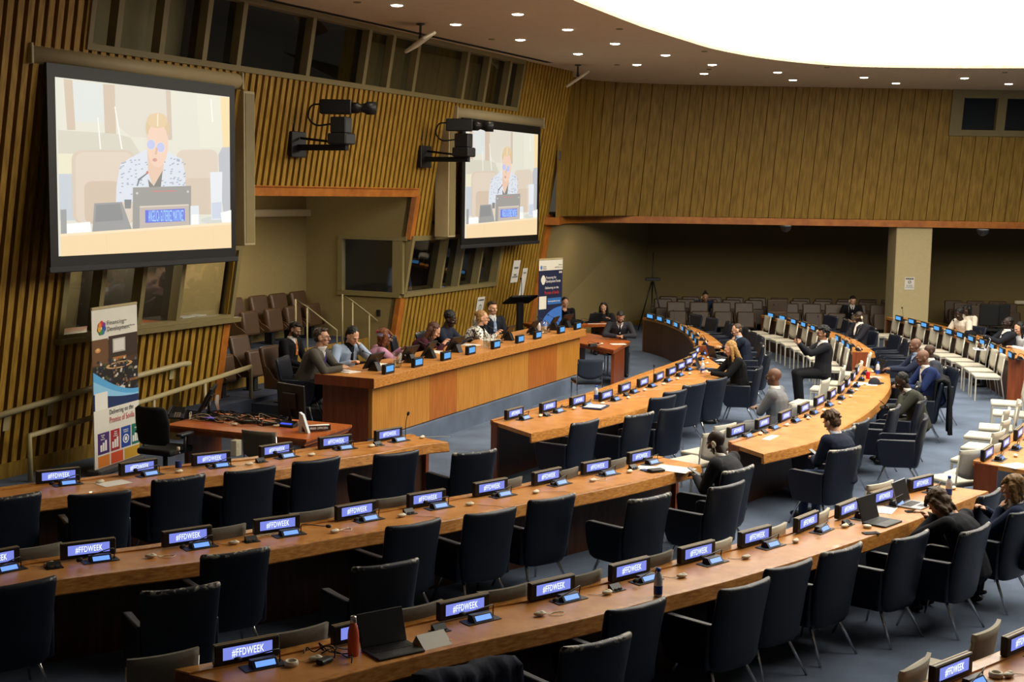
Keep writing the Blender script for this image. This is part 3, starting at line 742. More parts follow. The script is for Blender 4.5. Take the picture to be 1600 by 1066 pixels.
P_ = {
 'L1': [(90, 752.5), (214.5, 739), (328.5, 725.5), (429, 711.5), (522, 698), (604.5, 686.5)],
 'L2': [(-14, 886), (136.8, 869), (290.6, 849), (430.5, 830), (553.4, 807.6), (664, 788.5), (763.6, 770.5), (851.5, 753.3), (928.6, 738), (997, 721.5)],
 'L3': [(383, 1030), (560, 997.5), (720.7, 961), (858.5, 930), (980, 900.8), (1084.5, 873.5), (1175.7, 848.5), (1256, 825.5), (1319.6, 804.5), (1375, 785), (1434.8, 764)],
 'L4': [(1480, 1060), (1588, 1014)],
 'S1': [(801, 653), (854, 642), (900, 632.6), (944, 624), (973.5, 612), (1002, 603), (1027, 594.5), (1046.5, 586), (1061, 577.6), (1073, 570), (1081, 561.5), (1086, 553)],
 'S2': [(1147, 680.7), (1188.7, 668), (1223.3, 657), (1252.8, 644.5), (1277, 632.6), (1296.8, 622), (1312, 612.5), (1322, 603), (1330.5, 593), (1336.5, 583.6)],
 'S3': [(1539, 716), (1566, 699.5), (1588, 684)],
 'F1': [(1015.5, 499), (1030.5, 503), (1044.5, 507.5), (1056, 512.5), (1066, 518.5), (1074.5, 524.5), (1082, 531), (1086.5, 538)],
 'F2': [(1204, 497), (1222, 501.5), (1239.5, 507), (1255, 512), (1270, 517.5), (1307.5, 534), (1317, 540.5), (1325, 547)],
 'F3': [(1403.5, 502), (1423.7, 507), (1443.5, 512.5), (1463.4, 518), (1482.5, 523.5), (1499.4, 528.5), (1516.6, 534.5), (1534.4, 540), (1550, 547), (1564, 554), (1578, 560.5)],
}
rn = random.Random(11)
MICK = {'L1': [0, 1, 0, 1, 0, 2], 'L2': [0, 0, 0, 3, 0, 1, 0, 0, 0, 1], 'L3': [1, 1, 1, 0, 0, 1, 1, 0, 1, 1, 0]}
RECK = {'L1': [1, 1, 1, 2, 2, 2], 'L2': [1, 0, 1, 0, 2, 2, 2, 0, 2, 9], 'L3': [1, 9, 0, 1, 1, 1, 1, 1, 9, 9, 1]}
SOCKS = {'L1': [3, 5], 'L2': [1, 3, 5, 9], 'L3': [2, 4, 8], 'S1': [1, 4], 'S2': [1, 3]}
NR = {}
for key, pts in P_.items():
    z = DESK[key][2]; far = key[0] == 'F'; row = mb_rows[key]; n = len(pts)
    for i, (x, y) in enumerate(pts):
        p = at(x, y, z + .013); rz, nrm = face_out(key, p)
        # counted from the end of the desk that is in view
        if key in ('L1', 'L2', 'L3'): o_ = '%s from the right end of the %s' % (ORD[n - i], row)
        elif far: o_ = '%s from the near end of the %s' % (ORD[(n - i) if key == 'F1' or key == 'F2' else n - i], row) if n - i > 0 else ''
        else: o_ = '%s from the left end of the %s' % (ORD[i + 1], row)
        src = PR_DISPF if far else (PR_DISPB if key[0] == 'S' else PR_DISP)
        pp = p + Vector((nrm.x, nrm.y, 0)) * .02
        dup(src, pp, rz, 'lit name display, ' + o_, 'name displays on desk ledges')
        tx = Vector((math.cos(rz), math.sin(rz), 0)); nv = Vector((nrm.x, nrm.y, 0))
        k = MICK.get(key, [0, 1] * 8)[i] if not far else rn.choice((0, 1, 2))
        if key[0] == 'S': k = rn.choice((0, 0, 1)) if not (key == 'S1' and i == 5) else 2
        if not (key == 'L3' and i == 1):
            q = p + nv * (.145 if not far else .19) + tx * .06; q.z = z + .0025
            dup(MICS[k], q, rz, 'gooseneck microphone, ' + o_, 'desk microphones')
        rk = RECK.get(key, [2] * 20)[i] if not far else (2 if i % 2 else 9)
        if rk != 9:
            q = p + nv * (.2 + rn.uniform(0, .06)) + tx * (.33 + rn.uniform(-.02, .06)); q.z = z + .002
            if rk == 0: q += tx * .08 + nv * .05
            dup(RECS[rk], q, rz + rn.uniform(-.3, .3), 'earpiece by the display, ' + o_, 'earpiece receivers')
        if i in SOCKS.get(key, []):
            q = p + nv * .17 - tx * .3; q.z = z + .0015
            dup(SOCK, q, rz, 'flip socket by the display, ' + o_, 'flip-up desk sockets')
# podium displays face the audience
PPX = [(608, 584), (655, 573.5), (698, 563), (737, 554), (778, 545), (812, 536), (846, 530), (877, 521), (902.6, 515)]
for i, (x, y) in enumerate(PPX):
    p = at(x, y, PTOP + .002); s = (p - PA).dot(PD); p = podw(s, .09, PTOP + .002)
    dup(PR_DISPP, p, PROT + .0, 'small cyan-lit name display, %s from the left along the podium front' % ORD[i + 1], 'name displays on the podium')
# ================================================================= SEATS
def sgp(v, e): return math.copysign(abs(v) ** e, v)
def shell_rings(levels, n=20, e1=.45, e2=.7):
    """levels: (z, y, half width, thickness, wrap)"""
    out = []
    for z, y, hw, th, wr in levels:
        ring = []
        for k in range(n):
            a = 2 * PI * k / n; x = hw * sgp(math.cos(a), e1); yy = th / 2 * sgp(math.sin(a), e2)
            ring.append(Vector((x, y + yy + wr * (x / max(hw, .01)) ** 2, z - (.012 * (1 - (x / max(hw, .01)) ** 2) if z > .88 else 0))))
        out.append(ring)
    return out
def navy_proto():
    r = empty('delegate_armchair')
    mb = MB(); mb.b2((-.255, -.21, .35), (.255, .27, .465), bev=.035, seg=3); mb.build('seat', M_NAVY, r)
    mb = MB(); yb = lambda z: -.20 - .2 * (z - .3)
    mb.rings(shell_rings([(.275, yb(.3) + .03, .13, .05, .0), (.285, yb(.3), .2, .1, .01), (.33, yb(.33), .245, .12, .015), (.45, yb(.45), .262, .11, .025), (.65, yb(.65), .272, .09, .035), (.85, yb(.85), .282, .075, .035), (.905, yb(.905), .285, .07, .035), (.925, yb(.925), .28, .055, .035), (.934, yb(.934), .268, .028, .034)]), M_NAVY)
    mb.build('backrest', M_NAVY, r)
    for s in (-1, 1):
        mb = MB(); mb.prism([(.275, .585), (.265, .625), (.22, .635), (-.215, .655), (-.2, .30), (.13, .285), (.2, .31), (.25, .42)], s * .26 - .032, s * .26 + .032, axis='x', bev=.018)
        mb.build('arm', M_NAVY, r)
    mb = MB(); mb.b2((-.25, -.19, .285), (.25, .2, .36), bev=.03, seg=2); mb.build('seat_base', M_NAVY, r)
    for sx in (-1, 1):
        mb = MB(); mb.tube([(sx * .19, .15, .3), (sx * .2, .165, .25), (sx * .265, .25, .0)], [.013, .014, .0095], 8); mb.build('leg', M_CHROME, r)
        mb = MB(); mb.tube([(sx * .18, -.15, .3), (sx * .19, -.17, .25), (sx * .25, -.31, .0)], [.013, .014, .0095], 8); mb.build('leg', M_CHROME, r)
    park(r); return r
NAVY = navy_proto()
def pale_proto(name, fab, legm, arms=False):
    r = empty(name)
    mb = MB(); mb.b2((-.235, -.22, .425), (.235, .24, .475), bev=.018, seg=2); mb.build('seat', fab, r)
    n = 10; th = .028                                                   # curved upholstered back with a lower edge like a U
    fr, bk = [], []
    for j in range(7):
        t = j / 6
        a, b = [], []
        for k in range(n + 1):
            u = k / n * 2 - 1; x = .225 * u
            zl = .50 + .07 * abs(u) ** 2.2; z = zl + (.855 - zl) * t
            y = -.215 - .14 * (z - .45) - .035 * (1 - u * u)
            a.append(Vector((x, y + th / 2, z))); b.append(Vector((x, y - th / 2, z)))
        fr.append(a); bk.append(b)
    mb = MB(); vf = [[mb.bm.verts.new(p) for p in r_] for r_ in fr]; vb = [[mb.bm.verts.new(p) for p in r_] for r_ in bk]
    for j in range(6):
        for k in range(n):
            mb._f([vf[j][k], vf[j][k + 1], vf[j + 1][k + 1], vf[j + 1][k]], fab, True); mb._f([vb[j][k + 1], vb[j][k], vb[j + 1][k], vb[j + 1][k + 1]], fab, True)
        for k in (0, n): mb._f([vf[j][k], vf[j + 1][k], vb[j + 1][k], vb[j][k]], fab)
    for j in (0, 6):
        for k in range(n): mb._f([vf[j][k], vf[j][k + 1], vb[j][k + 1], vb[j][k]], fab)
    mb.build('backrest', fab, r)
    for s in (-1, 1):
        mb = MB(); mb.b2((s * .222 - .011, .205, 0), (s * .222 + .011, .229, .43)); mb.build('leg', legm, r)
        mb = MB(); mb.tube([(s * .222, -.3, 0), (s * .222, -.225, .42), (s * .222, -.232, .52), (s * .222, -.262, .8)], .011, 6); mb.build('leg', legm, r)
    mb = MB(); mb.b2((-.222, -.2, .405), (.222, -.185, .425)); mb.b2((-.222, .21, .405), (.222, .225, .425)); mb.b2((-.23, -.2, .405), (-.215, .22, .425)); mb.b2((.215, -.2, .405), (.23, .22, .425)); mb.build('seat_frame', legm, r)
    park(r); return r
PALE = pale_proto('side_chair', M_BEIGE, M_BLEG)
GREYC = pale_proto('side_chair', M_GREYF, M_CHROME)
M_BLUEG = mat('dark_blue_upholstery', '#2c3440', .85, var=.08, scale=40, spec=.2)
BLUEC = pale_proto('side_chair', M_BLUEG, M_CHROME)
def theatre_proto(m):
    r = empty('theatre_seat')
    mb = MB(); mb.box((0, 0, .31), (.5, .085, .64), bev=.05, seg=3); o = mb.build('backrest', m, r); o.location = (0, -.16, .26); o.rotation_euler = (R(13), 0, 0)
    mb = MB(); mb.box((0, 0, 0), (.47, .11, .44), bev=.045, seg=3); o = mb.build('folded_seat', m, r); o.location = (0, .06, .44); o.rotation_euler = (R(9), 0, 0)
    for s in (-1, 1):
        mb = MB(); mb.prism([(-.2, .24), (.14, .24), (.18, .3), (.1, .36), (-.02, .4), (-.12, .56), (-.2, .6)], s * .265 - .014, s * .265 + .014, axis='x', bev=.006); mb.build('side_bracket', m, r)
    mb = MB(); mb.b2((-.05, -.1, 0), (.05, .06, .27)); mb.b2((-.09, -.14, 0), (.09, .1, .015)); mb.build('pedestal', M_BLACKM, r)
    park(r); return r
THEA = theatre_proto(M_BROWN)
THEAF = theatre_proto(M_BROWN_SHADE)
PROTOS += [NAVY, PALE, GREYC, BLUEC, THEA, THEAF]
def rz_of(f): return math.atan2(f.y, f.x) - PI / 2
def nlabel(lab): return lab
NCHAIR = {}
def back_chair(TL, TR, label, group='navy armchairs', proto=None, z=.92, yo=.318, key=None, rz=None, blend=None):
    """a chair seen from behind: the two top corners of its back give place and turn"""
    proto = proto or NAVY
    a, b = at(*TL, z), at(*TR, z); c = (a + b) / 2
    v = (b - a); v.z = 0; v.normalize(); f = Vector((-v.y, v.x, 0))
    if blend is not None:
        f = (f * .45 + blend * .55).normalized()
    if rz is not None: f = Vector((-math.sin(rz), math.cos(rz), 0))
    p = c + f * yo; p.z = 0
    o = dup(proto, p, rz_of(f), label, group)
    if key: NCHAIR[key] = (p, f)
    return o
def inward(key, p):
    _, n = face_out(key, p); return Vector((-n.x, -n.y, 0))
L1C = [((-22, 780), (59.5, 773)), ((105, 775), (208, 769)), ((238, 752), (324, 742.5)), ((354, 740), (431, 729.5)), ((459.5, 724), (533, 715)), ((589, 712.5), (654, 705)), ((708, 709), (779, 704.5))]
L2C = [((-18, 919), (74, 907.5)), ((219.5, 927.5), (347, 914)), ((315.5, 870), (424, 857.5)), ((551, 889.5), (658, 876)), ((604.5, 826), (693, 812)), ((731, 806), (807, 795)), ((830, 784), (900.6, 773.4)), ((987, 782), (1050, 773)), ((1116, 764), (1163, 752.7)), ((1134, 739), (1179.5, 728))]
L3C = [((668, 1064), (792, 1045)), ((880, 1015), (992, 992.5)), ((952.5, 957.5), (1043, 936.6)), ((1129.7, 925), (1206.5, 905)), ((1201, 892), (1272, 876)), ((1291, 866), (1347.7, 850.5)), ((1398.7, 845), (1455.8, 831)), ((1500.7, 833.6), (1555.8, 820)), ((1579.6, 805), (1632, 792))]
for key, lst in (('L1', L1C), ('L2', L2C), ('L3', L3C)):
    n = len(lst)
    for i, (a, b) in enumerate(lst):
        p = at((a[0] + b[0]) / 2, (a[1] + b[1]) / 2, .92)
        extra = {('L2', 1): 'pulled back, ', ('L2', 3): 'worn top, pulled back, ', ('L3', 1): 'worn corners, pulled back, ', ('L3', 0): 'draped with dark jacket, '}.get((key, i), '')
        back_chair(a, b, 'navy armchair, %s%s from the right along the %s' % (extra, ORD[n - i], mb_rows[key]), key='%s%d' % (key, i), blend=inward(key, p))
S1C = [((896, 663), (938, 655.6)), ((984, 650.5), (1020, 645)), ((1037.7, 641), (1072, 635.3)), ((1021, 623.5), (1055.6, 618)), ((1044.5, 614), (1070.5, 609)), ((1075, 603), (1100, 599)), ((1109, 595.5), (1135.6, 589.7))]
S1T = [50, 45, 45, 44, 48, 46, 48]
for i, (a, b) in enumerate(S1C):
    back_chair(a, b, 'navy armchair, %s from the left along the inner curved desk' % ORD[i + 1], key='S1%d' % i, rz=R(S1T[i]))
def chair_at(x, y, z, rz, label, proto=None, yo=.318, key=None, group='navy armchairs', zb=0):
    """x, y: pixel of the middle of the top of the back"""
    f = Vector((-math.sin(rz), math.cos(rz), 0)); c = at(x, y, z); p = c + f * yo; p.z = zb
    o = dup(proto or NAVY, p, rz, label, group)
    if key: NCHAIR[key] = (p, f)
    return o
chair_at(1188, 575, .92, R(72), 'navy armchair under the person with long blonde hair', key='blonde')
chair_at(1202, 553, .92, R(70), 'navy armchair behind the blonde person, empty, turned sideways', key='S1b')
back_chair((1291, 705), (1356, 699), 'navy armchair with its back to the viewer at the second curved desk', key='K', rz=R(38))
chair_at(1324, 671, .92, R(52), 'navy armchair, empty, right behind the brown-haired navy-suited person', key='Lc')
chair_at(1349, 659, .92, R(56), 'navy armchair, empty, second behind the brown-haired navy-suited person', key='Mc')
chair_at(1401, 637, .92, R(62), 'navy armchair with scuffed top beside the person in grey-green suit', key='Nc')
chair_at(1443, 625, .92, R(64), 'navy armchair under the person in grey-green suit', key='Oc')
chair_at(1473, 596, .92, R(75), 'navy armchair under the person in bright blue suit', key='Pc')
chair_at(1447, 652, .92, R(72), 'navy armchair with pale arm tops, pulled into the blue-carpeted aisle', key='Qc')
chair_at(1436, 601, .92, R(72), 'navy armchair, empty, between the grey-green and blue suits', key='Rc')
chair_at(1550, 771, .92, R(50), 'navy armchair just beyond the person in navy at the right edge', key='Tc')
# far arm chairs
def along(line, off, pitch, start, count):
    """points beside a desk edge: (point, tangent)"""
    L = [0]
    for a, b in zip(line[:-1], line[1:]): L.append(L[-1] + (b - a).length)
    out = []
    for k in range(count):
        t = start + pitch * k
        j = 0
        while j < len(L) - 2 and L[j + 1] < t: j += 1
        d = (line[j + 1] - line[j]).normalized(); out.append((line[j] + d * (t - L[j]), d))
    return out
def far_chairs(key, side, off, pitch, start, count, proto, noun, group, jit=.1, skip=()):
    I, O, z = DESK[key]; line = O if side == 'out' else I
    res = []
    for k, (p, d) in enumerate(along(line, off, pitch, start, count)):
        _, nrm = face_out(key, Vector((p.x, p.y, 0))); nv = Vector((nrm.x, nrm.y, 0))
        q = Vector((p.x, p.y, 0)) + nv * (off if side == 'out' else -off)
        rz = rz_of(-nv) + rn.uniform(-jit, jit)
        res.append((q, rz))
        if k in skip: continue
        dup(proto, q, rz, '%s, %s from the near end of the %s' % (noun, ORD[k + 1], mb_rows[key]), group)
    return res
# pale side chairs with their backs against the desks
far_chairs('F2', 'in', .36, .84, .1, 9, PALE, 'pale side chair', 'pale side chairs', .05)
far_chairs('F3', 'in', .36, .8, .1, 10, PALE, 'pale side chair', 'pale side chairs', .05)
def pale_top(x, y, key, label, z=.85, rz=None, proto=None, yo=.3):
    c = at(x, y, z)
    f = inward(key, c) if rz is None else Vector((-math.sin(rz), math.cos(rz), 0))
    p = c + f * (yo + .05); p.z = 0
    return dup(proto or PALE, p, rz_of(f), label, 'pale side chairs')
PT2 = [(58, 858), (352, 827), (494, 801), (625, 779), (799, 752), (890, 736), (965, 721)]
PT3 = [(262, 1028), (475, 988), (660, 951), (796, 923), (917, 901), (1033, 870), (1128, 850), (1218, 826), (1292, 803), (1386, 757)]
for i, (x, y) in enumerate(PT2): pale_top(x, y, 'L2', 'grey side chair back showing %s from the right behind the middle left desk' % ORD[len(PT2) - i], proto=GREYC)
for i, (x, y) in enumerate(PT3): pale_top(x, y, 'L3', 'grey side chair back showing %s from the right behind the nearest long desk' % ORD[len(PT3) - i], proto=GREYC if i < 6 else PALE)
def seat_px(x, y, rz, label, proto=None, z=.475):
    """x, y: pixel of the middle of the seat"""
    p = at(x, y, z); p.z = 0
    return dup(proto or PALE, p, rz, label, 'pale side chairs')
seat_px(1086, 718, R(45), 'pale side chair, seat showing past the right end of the middle left desk')
seat_px(1104, 705, R(45), 'pale side chair, seat showing just behind the person with earpiece')
seat_px(1221, 668, R(48), 'pale side chair under the bald person in light grey suit')
seat_px(1290, 606, R(70), 'pale side chair under the person photographing with a phone')
seat_px(1318, 598, R(72), 'pale side chair right beside the photographing person')
seat_px(1333, 583, R(72), 'pale side chair, second behind the photographing person')
seat_px(1262, 628, R(60), 'pale side chair between the light grey and the photographing person')
seat_px(1573, 628, R(72), 'pale side chair with four slim legs, topmost in the right aisle')
seat_px(1577, 644, R(70), 'pale side chair, second from the top at the right edge')
seat_px(1557, 666, R(70), 'pale side chair with tall back, third down at the right edge')
seat_px(1538, 679, R(62), 'pale side chair with wide seat left of the right-edge desk displays')
seat_px(1536, 697, R(58), 'pale side chair tucked by the first display of the right-edge desk')
seat_px(1524, 716, R(52), 'pale side chair pressed against the end of the right-edge desk')
seat_px(1516, 738, R(50), 'pale side chair below the end of the right-edge desk')
seat_px(1492, 746, R(28), 'pale side chair turned with its rounded back to the viewer')
pale_top(1450, 1040, 'L4', 'pale side chair behind the bottom right desk corner', rz=R(52))
pale_top(1560, 985, 'L4', 'pale side chair, higher one behind the bottom right desk corner', rz=R(50))
# guest chairs near the podium ends
back_chair((372, 672), (437, 676), 'grey side chair standing before the cluttered table left of the podium', 'side chairs', GREYC, .85, .27, rz=R(-20))
chair_at(923, 562, .85, R(10), 'dark blue side chair at the table beyond the podium', BLUEC, .27, group='side chairs')
# brown theatre seats: far gallery
rows = [(35.35, 4.35, 11, .6), (36.3, 4.1, 11, .62), (37.2, 4.35, 11, .62)]
for j, (y, x0, n, dx) in enumerate(rows):
    for k in range(n):
        if (j, k) in ((0, 4), (0, 10)): continue
        dup(THEAF, (x0 + dx * k, y, 0), PI + rn.uniform(-.02, .02), 'brown theatre seat, %s from the left in the %s row of the far gallery' % (ORD[k + 1], ('front', 'middle', 'back')[j]), 'far gallery theatre seats')
for j, (y, n) in enumerate(((35.6, 2), (36.5, 3), (37.3, 3))):
    for k in range(n): dup(THEAF, (12.35 + .62 * k, y, 0), PI, 'brown theatre seat right of the column, %s along the %s row' % (ORD[k + 1], ('front', 'middle', 'back')[j]), 'far gallery theatre seats')
# brown theatre seats: raised side gallery behind the podium
SG = [(349, 466), (387, 462), (423, 459), (461, 456), (498, 452)]
for k, (x, y) in enumerate(SG):
    c = at(x, y, .88 + .86); s = (c - P0).dot(D_); p = rp(s, .88, BK + .42)
    dup(THEA, p, rz_of(N_), 'brown folded theatre seat, %s from the left against the wall behind the podium' % ORD[k + 1], 'side gallery theatre seats')
SG2 = [(372, 551), (412, 545), (520, 548), (640, 545)]
for k, (x, y) in enumerate(SG2):
    c = at(x, y, .44 + .86); s = (c - P0).dot(D_); p = rp(s, .44, .0)
    dup(THEA, p, rz_of(N_), 'brown theatre seat, %s from the left in the lower row behind the podium' % ORD[k + 1], 'side gallery theatre seats')
# ================================================================= PEOPLE
PENDING = []
HTEX = bpy.data.textures.new('hair_noise', 'CLOUDS'); HTEX.noise_scale = .028
def later_remesh(o, vox, smooth=2):
    m = o.modifiers.new('m', 'REMESH'); m.mode = 'VOXEL'; m.voxel_size = vox; m.use_smooth_shade = True
    if smooth:
        s = o.modifiers.new('s', 'SMOOTH'); s.factor = .5; s.iterations = smooth
    PENDING.append(o)
def cap(mb, a, b, ra, rb, n=10):
    """tapered rounded limb"""
    a, b = Vector(a), Vector(b); d = b - a
    if d.length < 1e-5: return
    t = d.normalized(); pts = []; rs = []
    for k in (0, .3, .6, .85): pts.append(a - t * ra * math.cos(k * PI / 2)); rs.append(max(.15, math.sin(k * PI / 2)) * ra)
    pts.append(a); rs.append(ra); pts.append(b); rs.append(rb)
    for k in (.85, .6, .3, 0): pts.append(b + t * rb * math.cos(k * PI / 2)); rs.append(max(.15, math.sin(k * PI / 2)) * rb)
    mb.tube(pts, rs, n)
def ik(a, c, l1, l2, pole):
    a, c, pole = Vector(a), Vector(c), Vector(pole); d = c - a; L = d.length
    if L > (l1 + l2) * .995: c = a + d * ((l1 + l2) * .995 / L); d = c - a; L = d.length
    t = d.normalized(); x = (l1 * l1 - l2 * l2 + L * L) / (2 * L); h = math.sqrt(max(0, l1 * l1 - x * x))
    p = pole - t * pole.dot(t); p = p.normalized() if p.length > 1e-5 else t.orthogonal().normalized()
    return a + t * x + p * h, c
def hand(mb, w, d, up, side, curl=.5, s=1.0):
    """palm, four curled fingers of unequal length and a side thumb; w wrist, d toward the fingers, up = back of the hand"""
    d = Vector(d).normalized(); up = Vector(up); up = (up - d * up.dot(d)).normalized(); x = d.cross(up) * side
    M = Matrix((x, d, up)).transposed().to_4x4(); M.translation = Vector(w)
    P = lambda u, v, z: M @ Vector((u * s, v * s, z * s))
    mb.ball((0, .045 * s, 0), (.041 * s, .05 * s, .016 * s), n=12, M=M)
    mb.ball((0, .07 * s, 0), (.04 * s, .03 * s, .014 * s), n=10, M=M)
    cap(mb, w, P(0, .03, 0), .026 * s, .027 * s, 8)
    for i, (u, L) in enumerate(((-.03, .062), (-.0105, .072), (.0105, .068), (.03, .053))):
        a = curl * (.75 + .12 * i); p = P(u, .085, 0); v = .085; z = 0.0; ang = a * .5
        for seg, f in enumerate((.45, .32, .26)):
            v2 = v + L * f * math.cos(ang); z2 = z - L * f * math.sin(ang); q = P(u * (1 + .1 * seg), v2, z2)
            cap(mb, p, q, (.0098 - .0009 * seg) * s, (.0092 - .0009 * seg) * s, 7); p = q; v, z = v2, z2; ang += a
    p = P(-.03, .022, -.004); q = P(-.055, .055, -.014); cap(mb, p, q, .0125 * s, .011 * s, 7)
    r = P(-.052 + .01 * curl, .085, -.024); cap(mb, q, r, .0108 * s, .009 * s, 7)
CLOTH = {}
def cloth(hexc, rough=.85):
    k = 'cloth_' + hexc.strip('#')
    return mat(k, hexc, rough, var=.14, scale=7, bump=.35, bscale=16, spec=.2)
def skin_m(hexc): return mat('skin_' + hexc.strip('#'), hexc, .5, var=.06, scale=14, spec=.4, bump=.06, bscale=90)
def hair_m(hexc): return mat('hair_' + hexc.strip('#'), hexc, .5, var=.3, scale=30, stretch=(3, 3, .6), bump=.6, bscale=50, spec=.4)
def tweed():
    m = mat('cloth_tweed', '#8a8880', .9, var=0)
    nt = m.node_tree; b = nt.nodes['Principled BSDF']; tc = nt.nodes.new('ShaderNodeTexCoord'); v = nt.nodes.new('ShaderNodeTexVoronoi'); v.inputs['Scale'].default_value = 55
    cr = nt.nodes.new('ShaderNodeValToRGB'); cr.color_ramp.elements[0].color = (.02, .02, .025, 1); cr.color_ramp.elements[1].color = (.75, .73, .66, 1); cr.color_ramp.elements[0].position = .42; cr.color_ramp.elements[1].position = .5
    nt.links.new(tc.outputs['Object'], v.inputs['Vector']); nt.links.new(v.outputs['Color'], cr.inputs['Fac']); nt.links.new(cr.outputs['Color'], b.inputs['Base Color'])
    return m
SK = {'pale': '#c99a7c', 'light': '#b98d72', 'tan': '#9a7056', 'brown': '#684a3a', 'dark': '#3f2b20', 'deep': '#2c1e17'}
def person(label, px, rz, skin='light', hair=None, hcol='#15110e', jacket='#17181c', shirt='#d9d6cf', tie=None, trousers='#15161a', lean=8, hunch=6, yaw=0, pitch=8, roll=0,
           hands=None, zb=0.0, hs=.47, s=1.0, glasses=None, beard=None, headset=False, knees=None, feet=None, vneck=True, vox=.0075, elbow=None, curl=.5, bulk=1.16, up=None, legs=True, fem=False, group=None, seatY=None, plane=None):
    rzr = R(rz)
    root = empty('person', (0, 0, 0), rzr, label, 'person', group)
    if seatY is not None: plane = (Vector((0, seatY, 0)), Vector((0, 1, 0)))
    if plane is not None:                      # the distance of the seat is known: find the sitting height that puts the head where it is seen
        def headz(h):
            u1 = Vector((0, math.sin(R(lean)), math.cos(R(lean)))); u2 = Vector((0, math.sin(R(lean + hunch * 2)), math.cos(R(lean + hunch * 2))))
            nk = Vector((0, 0, h + .1)) + u1 * .34 + u2 * .14
            hv = Vector((0, math.sin(R(lean * .5 + hunch * .8 + pitch * .55)), math.cos(R(lean * .5 + hunch * .8 + pitch * .55))))
            HM = Euler((0, 0, R(yaw)), 'XYZ').to_matrix() @ Euler((-R(lean * .35 + pitch), R(roll), 0), 'XYZ').to_matrix()
            return nk + hv * .075 + HM @ Vector((0, .012, .085))
        h0 = headz(hs); q = onpl(px[0], px[1], plane[0] + (Matrix.Rotation(rzr, 3, 'Z') @ h0) * s, plane[1])
        hs_new = hs + (q.z - zb) / s - h0.z
        hs = max(.24, min(1.2 if not legs else .66, hs_new))
    pel = Vector((0, 0, hs + .10)); 
    u1 = Vector((0, math.sin(R(lean)), math.cos(R(lean)))); u2 = Vector((0, math.sin(R(lean + hunch * 2)), math.cos(R(lean + hunch * 2))))
    waist = pel + u1 * .16; chest = waist + u1 * .18; neck = chest + u2 * .14
    hp = R(lean * .35 + pitch)
    hv = Vector((0, math.sin(R(lean * .5 + hunch * .8 + pitch * .55)), math.cos(R(lean * .5 + hunch * .8 + pitch * .55))))
    HM = Euler((0, 0, R(yaw)), 'XYZ').to_matrix() @ Euler((-hp, R(roll), 0), 'XYZ').to_matrix()
    ht = neck + hv * .075; hc = ht + HM @ Vector((0, .012, .085))
    T = Matrix.Translation(hc) @ HM.to_4x4()
    fw = 1.0 if not fem else .93
    sh = [neck - u2 * .045 + Vector((sd * .186 * fw * bulk ** .5, 0, 0)) for sd in (-1, 1)]
    hands = hands or {}
    tg = []
    for i, sd in enumerate((-1, 1)):
        h_ = hands.get('R' if sd > 0 else 'L', (sd * .12, .34, hs + .19))
        tg.append(T @ Vector(h_[1:]) if h_[0] == 'F' else Vector((h_[1], h_[2], hs + h_[3])) if h_[0] == 'S' else Vector((h_[0], h_[1], h_[2] / s)))
    arms = []
    for i, sd in enumerate((-1, 1)):
        pole = Vector((elbow or {}).get('R' if sd > 0 else 'L', (sd * .6, -.35, -.7)))
        e, w = ik(sh[i], tg[i], .285, .25, pole); arms.append((sh[i], e, w))
    # ------- the body: one continuous surface
    mb = MB()
    mb.ball((0, -.012, .028), (.074, .092, .083), n=18, M=T); mb.ball((0, .012, -.01), (.066, .074, .078), n=16, M=T)
    mb.ball((0, .03, -.062), (.049, .052, .044), n=14, M=T); mb.ball((0, .062, -.092), (.022, .02, .017), n=10, M=T)
    mb.ball((0, .078, .022), (.05, .016, .012), n=10, M=T)
    for sd in (-1, 1):
        mb.ball((sd * .04, .062, -.022), (.022, .02, .018), n=10, M=T); mb.ball((sd * .074, -.008, -.012), (.011, .022, .032), n=10, M=T)
    cap(mb, T @ Vector((0, .084, .012)), T @ Vector((0, .104, -.024)), .009, .0135, 8); mb.ball((0, .098, -.03), (.019, .012, .009), n=8, M=T)
    mb.ball((0, .084, -.058), (.024, .01, .0065), n=8, M=T); mb.ball((0, .082, -.068), (.02, .01, .006), n=8, M=T)
    cap(mb, neck - u2 * .03, ht + (hc - ht) * .25, .058 * (.9 if fem else 1), .053 * (.9 if fem else 1), 12)
    cap(mb, chest, neck - u2 * .02, .075, .06); cap(mb, pel, chest, .1, .085)
    for i, sd in enumerate((-1, 1)):
        a, e, w = arms[i]
        cap(mb, neck - u2 * .05, a, .05, .045); cap(mb, a, e, .04, .036); cap(mb, e, w, .037, .026)
        f = (w - e).normalized(); upv = (up or {}).get('R' if sd > 0 else 'L')
        upv = Vector(upv) if upv is not None else (Vector((0, 0, 1)) if abs(f.z) < .8 else Vector((0, 1, 0)))
        hand(mb, w, f, upv, sd, curl, .98 if not fem else .9)
    KN = knees or [(-.12, .42, hs + .06), (.12, .42, hs + .06)]; FT = feet or [(-.12, .44, .07), (.12, .44, .07)]
    hips = [pel + Vector((sd * .09, .02, -.02)) for sd in (-1, 1)]
    if legs:
        for i in (0, 1):
            cap(mb, hips[i], KN[i], .065, .048); cap(mb, KN[i], FT[i], .045, .036)
    o = mb.build('body', skin_m(SK[skin]), root); later_remesh(o, vox, 2)
